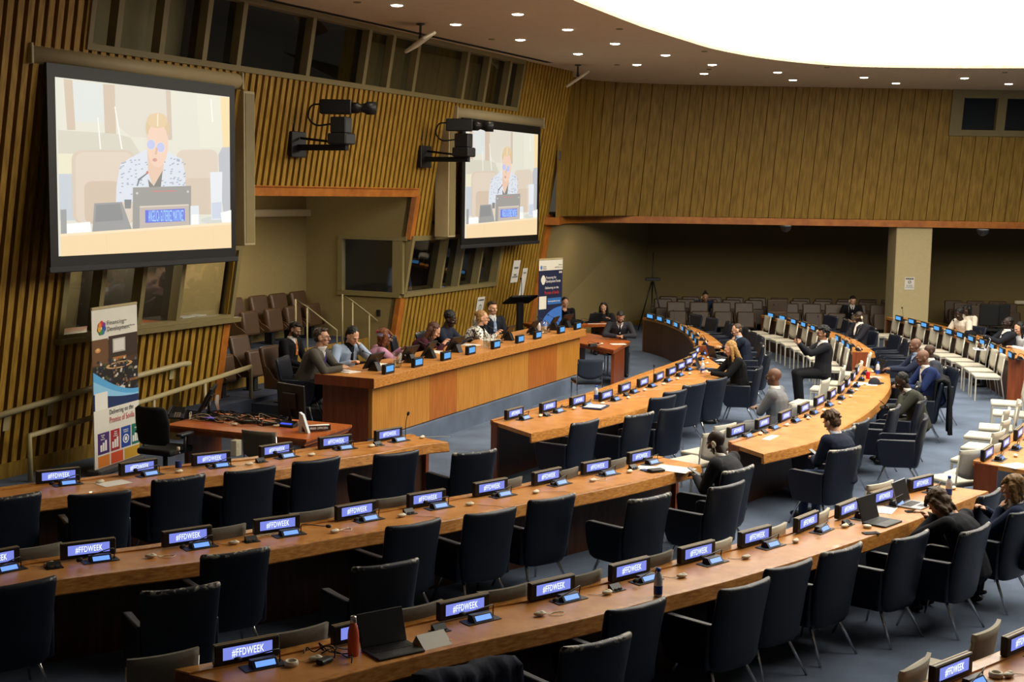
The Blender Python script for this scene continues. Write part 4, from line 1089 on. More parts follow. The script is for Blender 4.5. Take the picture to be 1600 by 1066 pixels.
    # ------- clothes
    if jacket:
        jm = cloth(jacket) if isinstance(jacket, str) else jacket
        mb = MB()
        prof = [(pel - u1 * .05, .175, .135), (pel + u1 * .05, .172, .13), (waist, .158, .118), (waist + u1 * .1, .168, .122), (chest, .178, .126), (chest + u2 * .06, .178, .112), (neck - u2 * .045, .135, .085), (neck - u2 * .03, .088, .07)]
        for (p, a, b), (q, c, d) in zip(prof[:-1], prof[1:]):
            for k in range(4):
                t = k / 4; c0 = p.lerp(q, t); A = (a + (c - a) * t) * bulk * (1 if not fem else .93); B = (b + (d - b) * t) * bulk
                mb.ball((0, 0, 0), (A, B, .06), n=14, M=Matrix.Translation(c0) @ Euler((-R(lean), 0, 0)).to_matrix().to_4x4())
        for i, sd in enumerate((-1, 1)):
            a, e, w = arms[i]
            cap(mb, neck - u2 * .05 + Vector((sd * .05, 0, 0)), a + Vector((0, 0, -.01)), .07, .068); cap(mb, a, e, .068 * bulk ** .5, .056); cap(mb, e, w - (w - e).normalized() * .01, .055, .041)
            mb.ball(a - u2 * .01, (.074, .07, .07), n=10)
        o = mb.build('jacket', jm, root); later_remesh(o, .011, 3)
        if vneck:
            mb = MB()
            fr = lambda p, b, x: p + Vector((x, 0, 0)) + (Matrix.Rotation(-R(lean + 4), 3, 'X') @ Vector((0, b, 0)))
            top, bot = neck + u2 * .012, waist + u1 * .09
            rr = []
            for k in range(7):
                t = k / 6; c0 = top.lerp(bot, t); wd = .056 * (1 - t) + .004; b = (.064 + (.126 - .064) * min(1, t * 1.5)) * bulk + .008
                rr.append([fr(c0, b - .035, -wd * 1.1), fr(c0, b - .004, -wd * .6), fr(c0, b + .004, 0), fr(c0, b - .004, wd * .6), fr(c0, b - .035, wd * 1.1)])
            mb.rings([[p for p in r_] for r_ in rr], closed=False, caps=False)
            mb.rings([[neck + u2 * z + Vector((.064 * k_ * math.cos(2 * PI * k / 14), .06 * k_ * math.sin(2 * PI * k / 14) + .004, 0)) for k in range(14)] for z, k_ in ((-.03, 1.22), (.02, 1.1), (.048, 1.03), (.05, .96), (.02, .94))], caps=False)
            mb.build('shirt', cloth(shirt), root)
            if tie:
                mb = MB()
                tt = [(0, .02), (.08, .016), (.5, .028), (.98, .036)]
                mb.rings([[fr(top.lerp(bot, t), (.064 + .062 * min(1, t * 1.5)) * bulk + .008 + o_, x) for x, o_ in ((-w_, -.002), (0, .012), (w_, -.002), (0, -.004))] for t, w_ in tt], smooth=False)
                mb.build('tie', cloth(tie, .6), root)
            # cuffs
            mb = MB()
            for a, e, w in arms:
                f = (w - e).normalized(); mb.tube([w - f * .02, w + f * .008], [.038, .034], 10)
            mb.build('shirt_cuffs', cloth(shirt), root)
    if legs:
        mb = MB(); mb.ball(pel + Vector((0, .0, -.02)), (.178 * bulk, .15, .115), n=14)
        for i in (0, 1):
            cap(mb, hips[i], KN[i], .092 * bulk ** .5, .068); cap(mb, KN[i], FT[i], .065, .055)
        o = mb.build('trousers', cloth(trousers), root); later_remesh(o, .014, 3)
        for i in (0, 1):
            f = Vector(FT[i]); mb = MB(); mb.ball((f.x, f.y + .05, max(.04, f.z - .03)), (.048, .135, .045), n=12); mb.build('shoe', M_BLACK, root)
    # ------- hair, face
    if hair:
        mb = MB(); hm = hair_m(hcol)
        if hair == 'short': mb.ball((0, -.032, .05), (.079, .088, .078), n=18, M=T); mb.ball((0, -.052, -.005), (.07, .055, .07), n=14, M=T); mb.ball((0, .028, .097), (.056, .05, .028), n=12, M=T); mb.ball((0, -.035, .02), (.0795, .05, .05), n=12, M=T)
        if hair == 'crop': mb.ball((0, -.03, .045), (.0765, .086, .077), n=18, M=T); mb.ball((0, -.045, .0), (.07, .056, .07), n=14, M=T)
        if hair in ('long', 'bob', 'tied', 'bun'): mb.ball((0, -.032, .045), (.083, .093, .084), n=18, M=T); mb.ball((0, -.052, -.01), (.077, .06, .08), n=14, M=T)
        if hair == 'long':
            for x in (-.06, 0, .06): cap(mb, T @ Vector((x, -.055, 0)), neck + Vector((x * 1.5, -.115, -.12)) , .045, .04)
            for x in (-.078, .078): cap(mb, T @ Vector((x, .0, .02)), neck + Vector((x * 1.25, .03, -.1)), .026, .03)
        if hair == 'bob':
            for x in (-.07, -.035, 0, .035, .07): cap(mb, T @ Vector((x, -.045 + abs(x) * .5, .02)), T @ Vector((x * 1.15, -.055 + abs(x) * .6, -.105)), .042, .034)
            for x in (-.05, .0, .05): cap(mb, T @ Vector((x, .02, .095)), T @ Vector((x * 1.4, .07, .06)), .022, .018)
        if hair == 'bun': mb.ball((0, -.1, .06), (.042, .04, .042), n=12, M=T)
        if hair == 'tied': cap(mb, T @ Vector((0, -.09, .0)), neck + Vector((0, -.11, -.1)), .032, .02)
        if hair == 'topknot': mb.ball((0, -.03, .045), (.079, .088, .08), n=18, M=T); mb.ball((0, -.05, .13), (.035, .035, .035), n=12, M=T)
        if hair == 'afro': mb.ball((0, -.036, .052), (.09, .094, .086), n=18, M=T)
        if hair == 'mop': mb.ball((0, -.03, .052), (.085, .093, .084), n=18, M=T); mb.ball((0, -.055, -.01), (.078, .058, .078), n=14, M=T); [cap(mb, T @ Vector((x, .02, .1)), T @ Vector((x * 1.2 + .012, .07, .085)), .028, .02) for x in (-.05, -.015, .02, .05)]; rs_ = random.Random(9); [cap(mb, T @ Vector((.05 * math.sin(a), -.02 + .05 * math.cos(a), .125)), T @ Vector((.09 * math.sin(a), -.035 + .095 * math.cos(a), .045 + rs_.uniform(-.03, .02))), .016, .012, 6) for a in [k * .42 + 1.0 for k in range(11)]]
        o = mb.build('hair', hm, root); later_remesh(o, .008, 1); dm = o.modifiers.new('d', 'DISPLACE'); dm.texture = HTEX; dm.strength = .02; dm.mid_level = .55; dm.texture_coords = 'LOCAL'
    mb = MB(); dk = mat('eye_dark', '#120c09', .25, var=0); wh = mat('eye_white', '#c9c2b8', .35, var=0)
    for sd in (-1, 1):
        mb.ball((sd * .031, .0735, .0), (.0125, .009, .0075), n=8, m=wh, M=T); mb.ball((sd * .031, .0795, .0), (.006, .0045, .006), n=8, m=dk, M=T)
    mb.build('eyes', dk, root)
    mb = MB()
    for sd in (-1, 1): cap(mb, T @ Vector((sd * .016, .0895, .021)), T @ Vector((sd * .05, .079, .024)), .005, .0035, 6)
    mb.build('eyebrows', hair_m(hcol if hcol else '#1a1410'), root)
    mb = MB(); mb.ball((0, .0915, -.0625), (.021, .0045, .0045), n=8, M=T); mb.build('mouth', mat('lips', '#7d4136', .5, var=.05) if skin in ('pale', 'light', 'tan') else mat('lips_dark', '#3a1d18', .5, var=.05), root)
    if beard:
        mb = MB(); mb.ball((0, .032, -.068), (.054, .056, .044), n=14, M=T)
        for sd in (-1, 1): cap(mb, T @ Vector((sd * .066, .01, -.01)), T @ Vector((sd * .045, .045, -.075)), .013, .018, 8)
        cap(mb, T @ Vector((-.026, .088, -.048)), T @ Vector((.026, .088, -.048)), .0065, .0065, 6)
        o = mb.build('beard', hair_m(beard), root); later_remesh(o, .008, 1)
    if glasses:
        gm = mat('glasses_frame', '#15110f', .35, var=0) if glasses != 'pale' else mat('glasses_frame_pale', '#b08a5a', .35, var=0)
        mb = MB()
        for sd in (-1, 1):
            mb.tube([T @ Vector((sd * .033 + .022 * math.cos(2 * PI * k / 14), .101 - .006 * abs(math.cos(2 * PI * k / 14)), .0 + .017 * math.sin(2 * PI * k / 14))) for k in range(15)], .0022, 5)
            mb.tube([T @ Vector((sd * .055, .096, .006)), T @ Vector((sd * .079, .07, .008)), T @ Vector((sd * .079, -.005, .004))], .0022, 5)
        mb.tube([T @ Vector((-.011, .102, .003)), T @ Vector((.011, .102, .003))], .0022, 5)
        mb.build('glasses', gm, root)
    # ------- place by the head as seen
    hw = Matrix.Rotation(rzr, 3, 'Z') @ hc
    root.scale = (s, s, s)
    q = at(px[0], px[1], zb + hc.z * s)
    root.location = (q.x - hw.x * s, q.y - hw.y * s, zb)
    root['_h'] = 0; del root['_h']
    if headset:
        sd = headset
        h = empty('earphone', root.location, rzr, headset_label(label), 'earphone', 'earphones being worn'); h.scale = (s, s, s)
        mb = MB(); mb.ball((sd * .086, -.008, -.012), (.012, .024, .034), n=12, M=T); mb.ball((sd * .093, .0, -.03), (.012, .014, .02), n=10, M=T); mb.build('ear_piece', M_CREAM, h)
        mb = MB(); mb.tube([T @ Vector((sd * .09, -.01, -.04)), T @ Vector((sd * .1, .0, -.12)), neck + Vector((sd * .1, .1, -.08)), chest + Vector((sd * .1, .16, -.05))], .002, 5); mb.build('lead', M_CREAM, h)
    PEOPLE.append((root, hc, neck, chest, arms, T))
    return root
PEOPLE = []
HSN = [0]
def headset_label(l):
    w = ('cream earphone worn by the ' + l.split(',')[0]).split()[:14]
    while w[-1] in ('in', 'and', 'with', 'the', 'at', 'a', 'white', 'far', 'suit,'): w.pop()
    return ' '.join(w)
def world(i_or_root, v):
    return Matrix.Translation(i_or_root.location) @ Matrix.Rotation(i_or_root.rotation_euler.z, 4, 'Z') @ Matrix.Diagonal((*i_or_root.scale, 1)) @ Vector(v)
DS = .38          # dais
PODP = (PA - PN * 1.3, PN)
desk_h = {'L': (-.17, .46, .83), 'R': (.17, .46, .83)}
# --- podium
p_black = person('person in black suit with orange tie, seated behind the podium at left', (460.5, 515.6), -112, 'tan', 'short', jacket='#0d0d0f', tie='#b0602a', lean=4, pitch=22, beard='#120d0a', zb=.34)
p_grey = person('person in grey suit and glasses at the left end of the podium', (503, 527), -98, 'light', 'short', '#3a3026', jacket='#4a463e', shirt='#c9c6c4', tie='#3a2a6a', lean=22, hunch=6, pitch=-8, glasses='dark', zb=DS, hands={'L': (-.05, .5, .82), 'R': (.12, .52, .82)}, elbow={'L': (-.8, -.2, -.5), 'R': (.8, -.2, -.5)}, plane=PODP, s=1.1)
p_sky = person('person in pale blue blazer resting temple on hand at the podium', (551, 525), -132, 'pale', 'tied', '#0d0b0c', jacket='#8fa0b8', shirt='#141418', lean=14, pitch=26, fem=True, zb=DS, hands={'L': ('F', -.1, .1, -.1), 'R': (.2, .42, .82)}, elbow={'L': (-.4, .8, -.8)}, up={'L': (-.7, .5, .2)}, curl=.9, plane=PODP, s=1.1)
p_pink = person('person in pink top with red bobbed hair and a wide headband', (601.5, 527), -72, 'brown', 'bob', '#6e3d20', jacket='#b0829a', vneck=False, lean=12, pitch=12, fem=True, zb=DS, hands=desk_h, plane=PODP, s=1.1)
p_burg = person('person in burgundy jacket with long brown hair bowing over the podium', (678, 517), -92, 'pale', 'long', '#4a2a18', jacket='#3a1420', vneck=False, lean=22, hunch=8, pitch=28, fem=True, zb=DS, hands=desk_h, plane=PODP, s=1.1)
p_nav = person('person in dark navy jacket with short black hair at the podium', (703.5, 499), -108, 'deep', 'afro', '#0a0909', jacket='#1b2030', vneck=False, lean=8, pitch=22, zb=DS, hands=desk_h, s=1.12, plane=PODP)
p_twd = person('person in black and white tweed jacket, blonde hair in a bun, glasses', (754, 497), -92, 'pale', 'bun', '#8f6c40', jacket=tweed(), shirt='#0d0d10', lean=28, hunch=5, pitch=-6, fem=True, glasses='dark', zb=DS, hands={'L': (-.12, .52, .83), 'R': (.22, .5, .83)}, plane=PODP, s=1.1)
p_blu = person('person in dark suit with pale blue tie sitting behind the tweed jacket', (769.5, 482), -145, 'pale', 'short', '#3a281a', jacket='#1a1d26', tie='#7f95b8', lean=0, pitch=4, zb=DS, s=1.12, plane=(PA - PN * 2.0, PN))
# --- beyond the podium
p_face = person('person in black covering mouth with hand beside the navy banner', (883, 473), 190, 'light', 'tied', '#14100e', jacket='#0e0e10', vneck=False, lean=10, pitch=12, fem=True, hands={'L': ('F', -.01, .15, -.17), 'R': (.15, .35, .78)}, elbow={'L': (-.3, .6, -.9)}, up={'L': (0, .9, .2)}, curl=.8, seatY=31.1)
p_lap = person('person with long dark hair working behind an open black laptop', (943, 481), 172, 'light', 'long', '#15100d', jacket='#1a1a1c', vneck=False, lean=12, pitch=18, fem=True, hands=desk_h, seatY=31.2)
p_wri = person('person in charcoal suit with dark beard writing at the small table', (969.5, 496), 184, 'tan', 'short', '#1c1816', jacket='#2a2a30', tie='#16161a', beard='#1b1512', lean=24, hunch=8, pitch=24, hands={'L': (-.05, .44, .83), 'R': (.1, .46, .83)}, elbow={'L': (-.9, 0, -.3), 'R': (.9, 0, -.3)}, seatY=27.55)
# --- inner curved desk
p_chin = person('person in navy suit and glasses with hand on chin, beside the blonde one', (1151, 516), 84, 'pale', 'crop', '#4a3a2c', jacket='#1b2130', shirt='#8fa6c4', lean=10, hunch=8, pitch=16, glasses='dark', hands={'L': ('F', -.02, .14, -.17), 'R': (.15, .45, .83)}, elbow={'L': (-.5, .6, -.9)}, up={'L': (-.5, .8, 0)}, curl=.9)
p_blon = person('person in black blazer with very long blonde hair typing at a laptop', (1141, 545), 98, 'pale', 'long', '#9c7640', jacket='#0f0f11', shirt='#141414', lean=10, hunch=6, pitch=20, fem=True, hands={'L': (-.1, .5, .83), 'R': (.12, .5, .83)}, s=1.03, seatY=21.78)
p_lgry = person('bald person in light grey suit sitting with folded arms', (1209, 589), 66, 'brown', None, '#1a120d', jacket='#6f7174', trousers='#7a7b7c', lean=2, hunch=4, pitch=4, glasses='dark', hands={'L': ('S', .07, .21, .36), 'R': ('S', -.08, .25, .34)}, elbow={'L': (-.9, .1, -.6), 'R': (.9, .1, -.6)}, s=1.05, seatY=17.9)
p_phot = person('person in dark suit taking a picture with a phone held up', (1286, 521), 92, 'tan', 'mop', '#0e0c0c', jacket='#1d1e23', lean=-4, hunch=4, yaw=0, pitch=6, glasses='dark', hands={'L': (-.05, .40, 1.12), 'R': (.08, .38, 1.1)}, elbow={'L': (-.5, .2, -1), 'R': (.5, .2, -1)}, up={'L': (-.6, .5, .3), 'R': (.6, .5, .3)}, s=1.06, hs=.5, feet=[(-.12, .36, .07), (.12, .36, .07)])
# --- second curved desk
p_back = person('person in navy suit with tidy brown hair, back to the viewer', (1299, 659), 40, 'pale', 'mop', '#4a3420', jacket='#1b2233', shirt='#b9c0cc', lean=8, hunch=8, pitch=24, hands={'L': (-.07, .36, .72), 'R': (.09, .36, .72)}, trousers='#2c3a55', seatY=14.96)
p_gree = person('person in grey-green suit with hand against face, looking down at the desk', (1409, 596), 88, 'deep', 'crop', '#0a0908', jacket='#34352e', lean=16, hunch=8, pitch=28, headset=0, hands={'L': ('F', -.06, .12, -.16), 'R': (.1, .42, .78)}, elbow={'L': (-.4, .5, -.9)}, up={'L': (-.5, .7, 0)}, curl=.8, trousers='#34352e', s=1.03, seatY=18.55)
p_bsui = person('bald person in bright blue suit with glasses', (1441.5, 559), 92, 'brown', None, '#1a120d', jacket='#1c2a52', lean=14, hunch=6, pitch=14, glasses='dark', hands={'L': (-.1, .48, .83), 'R': (.1, .5, .83)}, s=1.05, trousers='#141418', seatY=20.5)
p_tabl = person('bald person in navy suit reaching for an upright tablet', (1430, 540), 90, 'brown', None, '#1a120d', jacket='#20273a', shirt='#8fa3bf', lean=8, hunch=5, pitch=10, hands={'L': (-.1, .53, .86), 'R': (.14, .5, .84)}, s=1.05)
p_hid = person('bald person half hidden behind the bright blue suit', (1452, 549), 94, 'dark', None, '#1a120d', jacket='#3a3d46', lean=6, pitch=8)
# --- far arms and gallery
p_hset = person('bald person in charcoal suit with glasses and earphone, slouching at the far middle desk', (1342, 495), 112, 'deep', None, '#0f0b09', jacket='#22222a', lean=-8, hunch=8, pitch=14, glasses='pale', headset=-1, s=1.02)
p_gal = person('person in black suit and white shirt with earphone in the far gallery', (1332.5, 470), 176, 'light', 'short', '#0d0b0b', jacket='#0f0f12', tie='#0c0c0e', lean=18, pitch=14, headset=1, vox=.009, seatY=35.5)
p_knot = person('person with a topknot and earphone alone in the far gallery at left', (1102, 464), 178, 'tan', 'topknot', '#120e0c', jacket='#1b2438', vneck=False, lean=32, pitch=16, headset=1, vox=.009, seatY=36.0)
p_whit = person('person in quilted white jacket with short dark hair at the far outermost desk', (1498.5, 491), 118, 'deep', 'afro', '#100c0b', jacket='#c8bfae', vneck=False, lean=18, hunch=6, pitch=20, fem=True, hands=desk_h, vox=.009, s=1.05)
p_wbeh = person('person with dark hair just behind the quilted white jacket', (1511, 484), 112, 'dark', 'bob', '#0c0a09', jacket='#d2c8b6', vneck=False, lean=8, pitch=10, fem=True, vox=.009)
p_phon = person('person in dark suit looking at a phone at the far right desk', (1574, 505), 95, 'deep', 'crop', '#0c0a09', jacket='#1a1c24', lean=-4, hunch=4, pitch=0, hands={'L': (-.03, .42, 1.0), 'R': (.06, .4, .98)}, vox=.009, s=1.05, glasses='dark')
p_asia = person('person with black hair and white top at the right edge of the far desk', (1592, 513), 112, 'pale', 'long', '#0e0b0c', jacket='#b9bcc0', vneck=False, lean=10, pitch=18, fem=True, hands=desk_h, vox=.009)
# --- long left desks
p_ear = person('bald person in charcoal suit with earphone bent over a phone at the middle desk', (1119, 691), 56, 'deep', None, '#0c0907', jacket='#2b2c2f', lean=6, hunch=10, pitch=24, glasses='pale', headset=-1, hands={'L': (-.05, .36, .72), 'R': (.08, .36, .71)}, s=1.06, trousers='#1b1b1d', seatY=13.85)
p_bow = person('person in dark jacket resting bowed forehead in one hand at nearest desk', (1467, 786), 50, 'pale', 'bob', '#4d3822', jacket='#15171d', shirt='#aab6c8', lean=16, hunch=12, pitch=50, hands={'L': ('F', -.075, .1, -.06), 'R': (.12, .46, .83)}, elbow={'L': (-.3, .9, -.6), 'R': (.8, 0, -.6)}, up={'L': (-.9, .2, .2)}, curl=.45, s=1.04, vox=.0065, seatY=11.6)
p_wnav = person('person in navy blazer with short blond hair and chin on hand at right edge', (1582, 762), 62, 'pale', 'bob', '#7a5a30', jacket='#18233c', shirt='#c9c2b4', lean=12, hunch=5, pitch=8, fem=True, hands={'L': ('F', -.03, .13, -.18), 'R': (.14, .42, .82)}, elbow={'L': (-.4, .6, -.9)}, up={'L': (-.5, .6, 0)}, vox=.0065, curl=1.0, seatY=12.0)
# the chairs they sit on
def chair_under(r, label, proto=None, back=.0, zb=0.0):
    f = Vector((-math.sin(r.rotation_euler.z), math.cos(r.rotation_euler.z), 0)); p = r.location - f * back
    TAKEN.append(Vector(p[:2])); return dup(proto or NAVY, (p.x, p.y, zb), r.rotation_euler.z, label, 'navy armchairs' if proto is None else 'side chairs')
TAKEN = []
chair_under(p_tabl, 'navy armchair under the bald person holding a tablet')
chair_under(p_chin, 'navy armchair under the person with glasses and hand on chin')
chair_under(p_hset, 'navy armchair under the slouching person with earphone at the far middle desk')
chair_under(p_phon, 'navy armchair under the person looking at a phone at far right')
chair_under(p_whit, 'navy armchair under the person in quilted white jacket')
chair_under(p_asia, 'navy armchair under the black-haired person in white at the right edge')
chair_under(p_hid, 'navy armchair mostly hidden behind the bright blue suit')
chair_under(p_wri, 'dark blue side chair under the bearded person writing', BLUEC)
chair_under(p_face, 'dark blue side chair under the person covering mouth', BLUEC)
chair_under(p_lap, 'dark blue side chair under the person behind the black laptop', BLUEC)
for r, l in ((p_grey, 'grey suit'), (p_sky, 'pale blue blazer'), (p_pink, 'pink top'), (p_burg, 'burgundy jacket'), (p_nav, 'dark navy jacket'), (p_twd, 'tweed jacket')):
    chair_under(r, 'navy armchair behind the podium under the person in ' + l, back=.03, zb=DS)
chair_under(p_blu, 'grey side chair under the person with pale blue tie', GREYC, zb=DS)
chair_under(p_black, 'brown theatre seat under the person in black suit with orange tie', THEA, .05, .38)['group'] = 'side gallery theatre seats'
def far_row(key, pitch, start, count):
    I, O, z = DESK[key]; k2 = 0
    for k, (p, d) in enumerate(along(O, 0, pitch, start, count)):
        _, nrm = face_out(key, Vector((p.x, p.y, 0))); nv = Vector((nrm.x, nrm.y, 0)); q = Vector((p.x, p.y, 0)) + nv * .52
        if any((Vector(q[:2]) - t).length < .62 for t in TAKEN): continue
        k2 += 1
        dup(NAVY, q, rz_of(-nv) + rn.uniform(-.22, .22), 'empty navy armchair, %s from the near end of the %s' % (ORD[k2], mb_rows[key]), 'navy armchairs')
far_row('F1', .74, .75, 7); far_row('F2', .8, .4, 8); far_row('F3', .8, .3, 6)
# headband with ornaments
rt, hc, nk, ch, ar, T = [p for p in PEOPLE if p[0] == p_pink][0]
mb = MB(); n = 22
mb.rings([[T @ Vector((.089 * math.cos(2 * PI * k / n), -.018 + .104 * math.sin(2 * PI * k / n), .03 + z + .02 * math.sin(2 * PI * k / n))) for k in range(n)] for z in (-.02, .02)], caps=False)
mb.build('headband', cloth('#8f86a4'), rt)
mb = MB(); 
for k in range(6): mb.ball((-.05 + .012 * math.cos(k), -.1 + .02 * math.sin(k * 1.3), .05 + .018 * math.sin(k)), .018, n=8, M=T)
mb.build('flower_ornament', cloth('#c0486a'), rt)
mb = MB()
for k in range(3): mb.box((.03 + .02 * k, .09 - .012 * k, .05), (.022, .012, .04), M=T, bev=.003)
mb.build('gold_ornament', M_BRASS, rt)
dg = bpy.context.evaluated_depsgraph_get()
new = [(o, bpy.data.meshes.new_from_object(o.evaluated_get(dg))) for o in PENDING]
for o, me in new:
    ms = [m for m in o.data.materials]; o.modifiers.clear(); old = o.data; o.data = me
    me.materials.clear()
    for m in ms: me.materials.append(m)
    me.name = o.name; bpy.data.meshes.remove(old)
    for p in me.polygons: p.use_smooth = True
# ================================================================= PROJECTION SCREENS
VP = P0 + N_ * 1.02
def spt(x, y): return onpl(x, y, VP, N_)
def emis(h):
    c = tuple(v * .88 + .1 for v in srgb(h)); return glow('projected_' + h.strip('#'), c, EX * 1.05)
def screen_picture():
    """the picture on the screen in units of its own width (0..1) and height (0..1, downward); drawn back to front"""
    def uv(x, y):
        top = 40 + .119 * (x - 25); bot = 1030 - .047 * (x - 35); return (x - 30) / 960, (y - top) / (bot - top)
    L = []
    def pg(c, *pts): L.append((c, [uv(*p) for p in pts]))
    def rd(c, x, y, rx, ry, n=20): L.append((c, [uv(x + rx * math.cos(2 * PI * k / n), y + ry * math.sin(2 * PI * k / n)) for k in range(n)]))
    def rr(c, x0, y0, x1, y1, r=40):
        pts = []
        for cx, cy, a in ((x1 - r, y1 - r, 0), (x0 + r, y1 - r, 90), (x0 + r, y0 + r, 180), (x1 - r, y0 + r, 270)):
            for k in range(5): pts.append((cx + r * math.cos(R(a + 22.5 * k)), cy + r * math.sin(R(a + 22.5 * k))))
        pg(c, *pts)
    L.append(('#dedbc9', [(0, 0), (1, 0), (1, 1), (0, 1)]))
    pg('#d9d0c0', (320, 78), (625, 112), (632, 385), (400, 365), (330, 300)); pg('#d8dbd6', (100, 60), (265, 76), (262, 290), (110, 285))
    pg('#cbb59c', (70, 50), (112, 56), (122, 330), (82, 330)); pg('#cbb59c', (262, 76), (322, 82), (326, 360), (268, 355)); pg('#cab6a0', (600, 112), (628, 116), (634, 385), (610, 385))
    pg('#cfcab6', (38, 330), (320, 350), (400, 370), (460, 470), (38, 470)); pg('#e6dfc0', (38, 460), (110, 460), (110, 572), (38, 572)); pg('#bfc6cd', (38, 572), (110, 572), (110, 830), (38, 830))
    pg('#e4e0cd', (780, 135), (930, 150), (945, 430), (800, 430)); pg('#f3d69a', (930, 152), (990, 158), (990, 432), (946, 428))
    pg('#f5f5f0', (868, 165), (874, 165), (884, 290), (876, 290)); pg('#f2f0e6', (230, 262), (236, 262), (247, 435), (240, 435)); pg('#f2f0e6', (318, 200), (324, 200), (358, 435), (350, 435))
    rr('#d3bfa8', 100, 440, 425, 850, 50); rr('#dac8b4', 118, 452, 410, 850, 45); rr('#cdb69c', 158, 612, 345, 850, 40)
    rr('#d8c7b3', 655, 440, 912, 640, 45); rr('#d0bca4', 700, 598, 905, 800, 35)
    pg('#b4b6bc', (915, 470), (940, 430), (990, 428), (990, 790), (945, 790), (920, 600))
    pg('#d7dde6', (318, 730), (322, 640), (345, 520), (385, 490), (485, 438), (545, 470), (600, 440), (640, 470), (688, 490), (706, 560), (712, 720))
    rnd = random.Random(4)
    for k in range(150):
        x, y = rnd.uniform(330, 700), rnd.uniform(470, 715)
        if 488 < x < 560 or y < 470 + abs(x - 520) * .14: continue
        pg('#93a0b2', (x, y), (x + 11, y - 3), (x + 12, y + 3), (x + 2, y + 5))
    pg('#e3bda0', (487, 430), (585, 430), (575, 560), (515, 640), (490, 560)); pg('#6d685c', (488, 600), (520, 640), (572, 555), (560, 650), (495, 650))
    rd('#d6b987', 546, 318, 66, 82); rd('#ecc7ad', 545, 410, 60, 128); rd('#ddc08f', 546, 278, 58, 42); pg('#f0e2c2', (545, 240), (552, 240), (550, 310), (543, 310))
    rd('#e9d9c4', 508, 410, 26, 30); rd('#e9d9c4', 562, 426, 26, 30); rd('#b9bfe6', 508, 410, 23, 27); rd('#b9bfe6', 562, 426, 23, 27)
    rd('#c98d84', 528, 495, 13, 10); pg('#d8ab92', (535, 425), (545, 430), (540, 466), (528, 466)); pg('#5a5f68', (425, 640), (436, 600), (480, 568), (486, 572), (444, 606), (432, 640)); rd('#c45a50', 485, 565, 6, 9)
    pg('#8e8a84', (405, 648), (738, 640), (735, 875), (400, 885)); pg('#e2605e', (510, 667), (575, 667), (575, 671), (510, 671)); pg('#e2605e', (584, 666), (645, 666), (645, 670), (584, 670)); rd('#c9c6c0', 427, 680, 7, 7); rd('#c9c6c0', 718, 672, 7, 7)
    pg('#b9aba0', (440, 752), (722, 742), (726, 872), (438, 880)); pg('#d9c9b6', (440, 752), (722, 742), (722, 750), (440, 760)); pg('#3b52d6', (470, 775), (698, 766), (698, 836), (470, 846))
    pg('#8d8d8b', (203, 735), (345, 728), (395, 880), (190, 898)); pg('#77797a', (212, 745), (335, 738), (352, 830), (206, 840)); pg('#6f7174', (358, 715), (396, 715), (392, 765), (360, 765))
    pg('#fbfbf8', (60, 850), (180, 838), (185, 900), (60, 912)); pg('#8f908e', (38, 770), (66, 768), (66, 905), (38, 908))
    pg('#dfe4e8', (733, 752), (783, 750), (787, 860), (731, 862)); pg('#f6f6f2', (738, 800), (780, 798), (782, 855), (738, 857))
    rd('#cfd0c8', 870, 832, 75, 20); pg('#e2e6ea', (856, 566), (934, 564), (928, 828), (862, 830)); pg('#c6cede', (864, 735), (928, 730), (926, 822), (866, 824)); pg('#f6f6f4', (920, 790), (990, 775), (990, 845), (930, 845))
    pg('#f3d29c', (36, 915), (990, 852), (990, 985), (36, 1030)); pg('#f7dfb6', (36, 905), (990, 842), (990, 856), (36, 919)); pg('#ecca94', (258, 912), (262, 912), (266, 1018), (262, 1018)); pg('#ecca94', (868, 868), (871, 868), (876, 990), (873, 990))
    return L, uv
PIC, PUV = screen_picture()
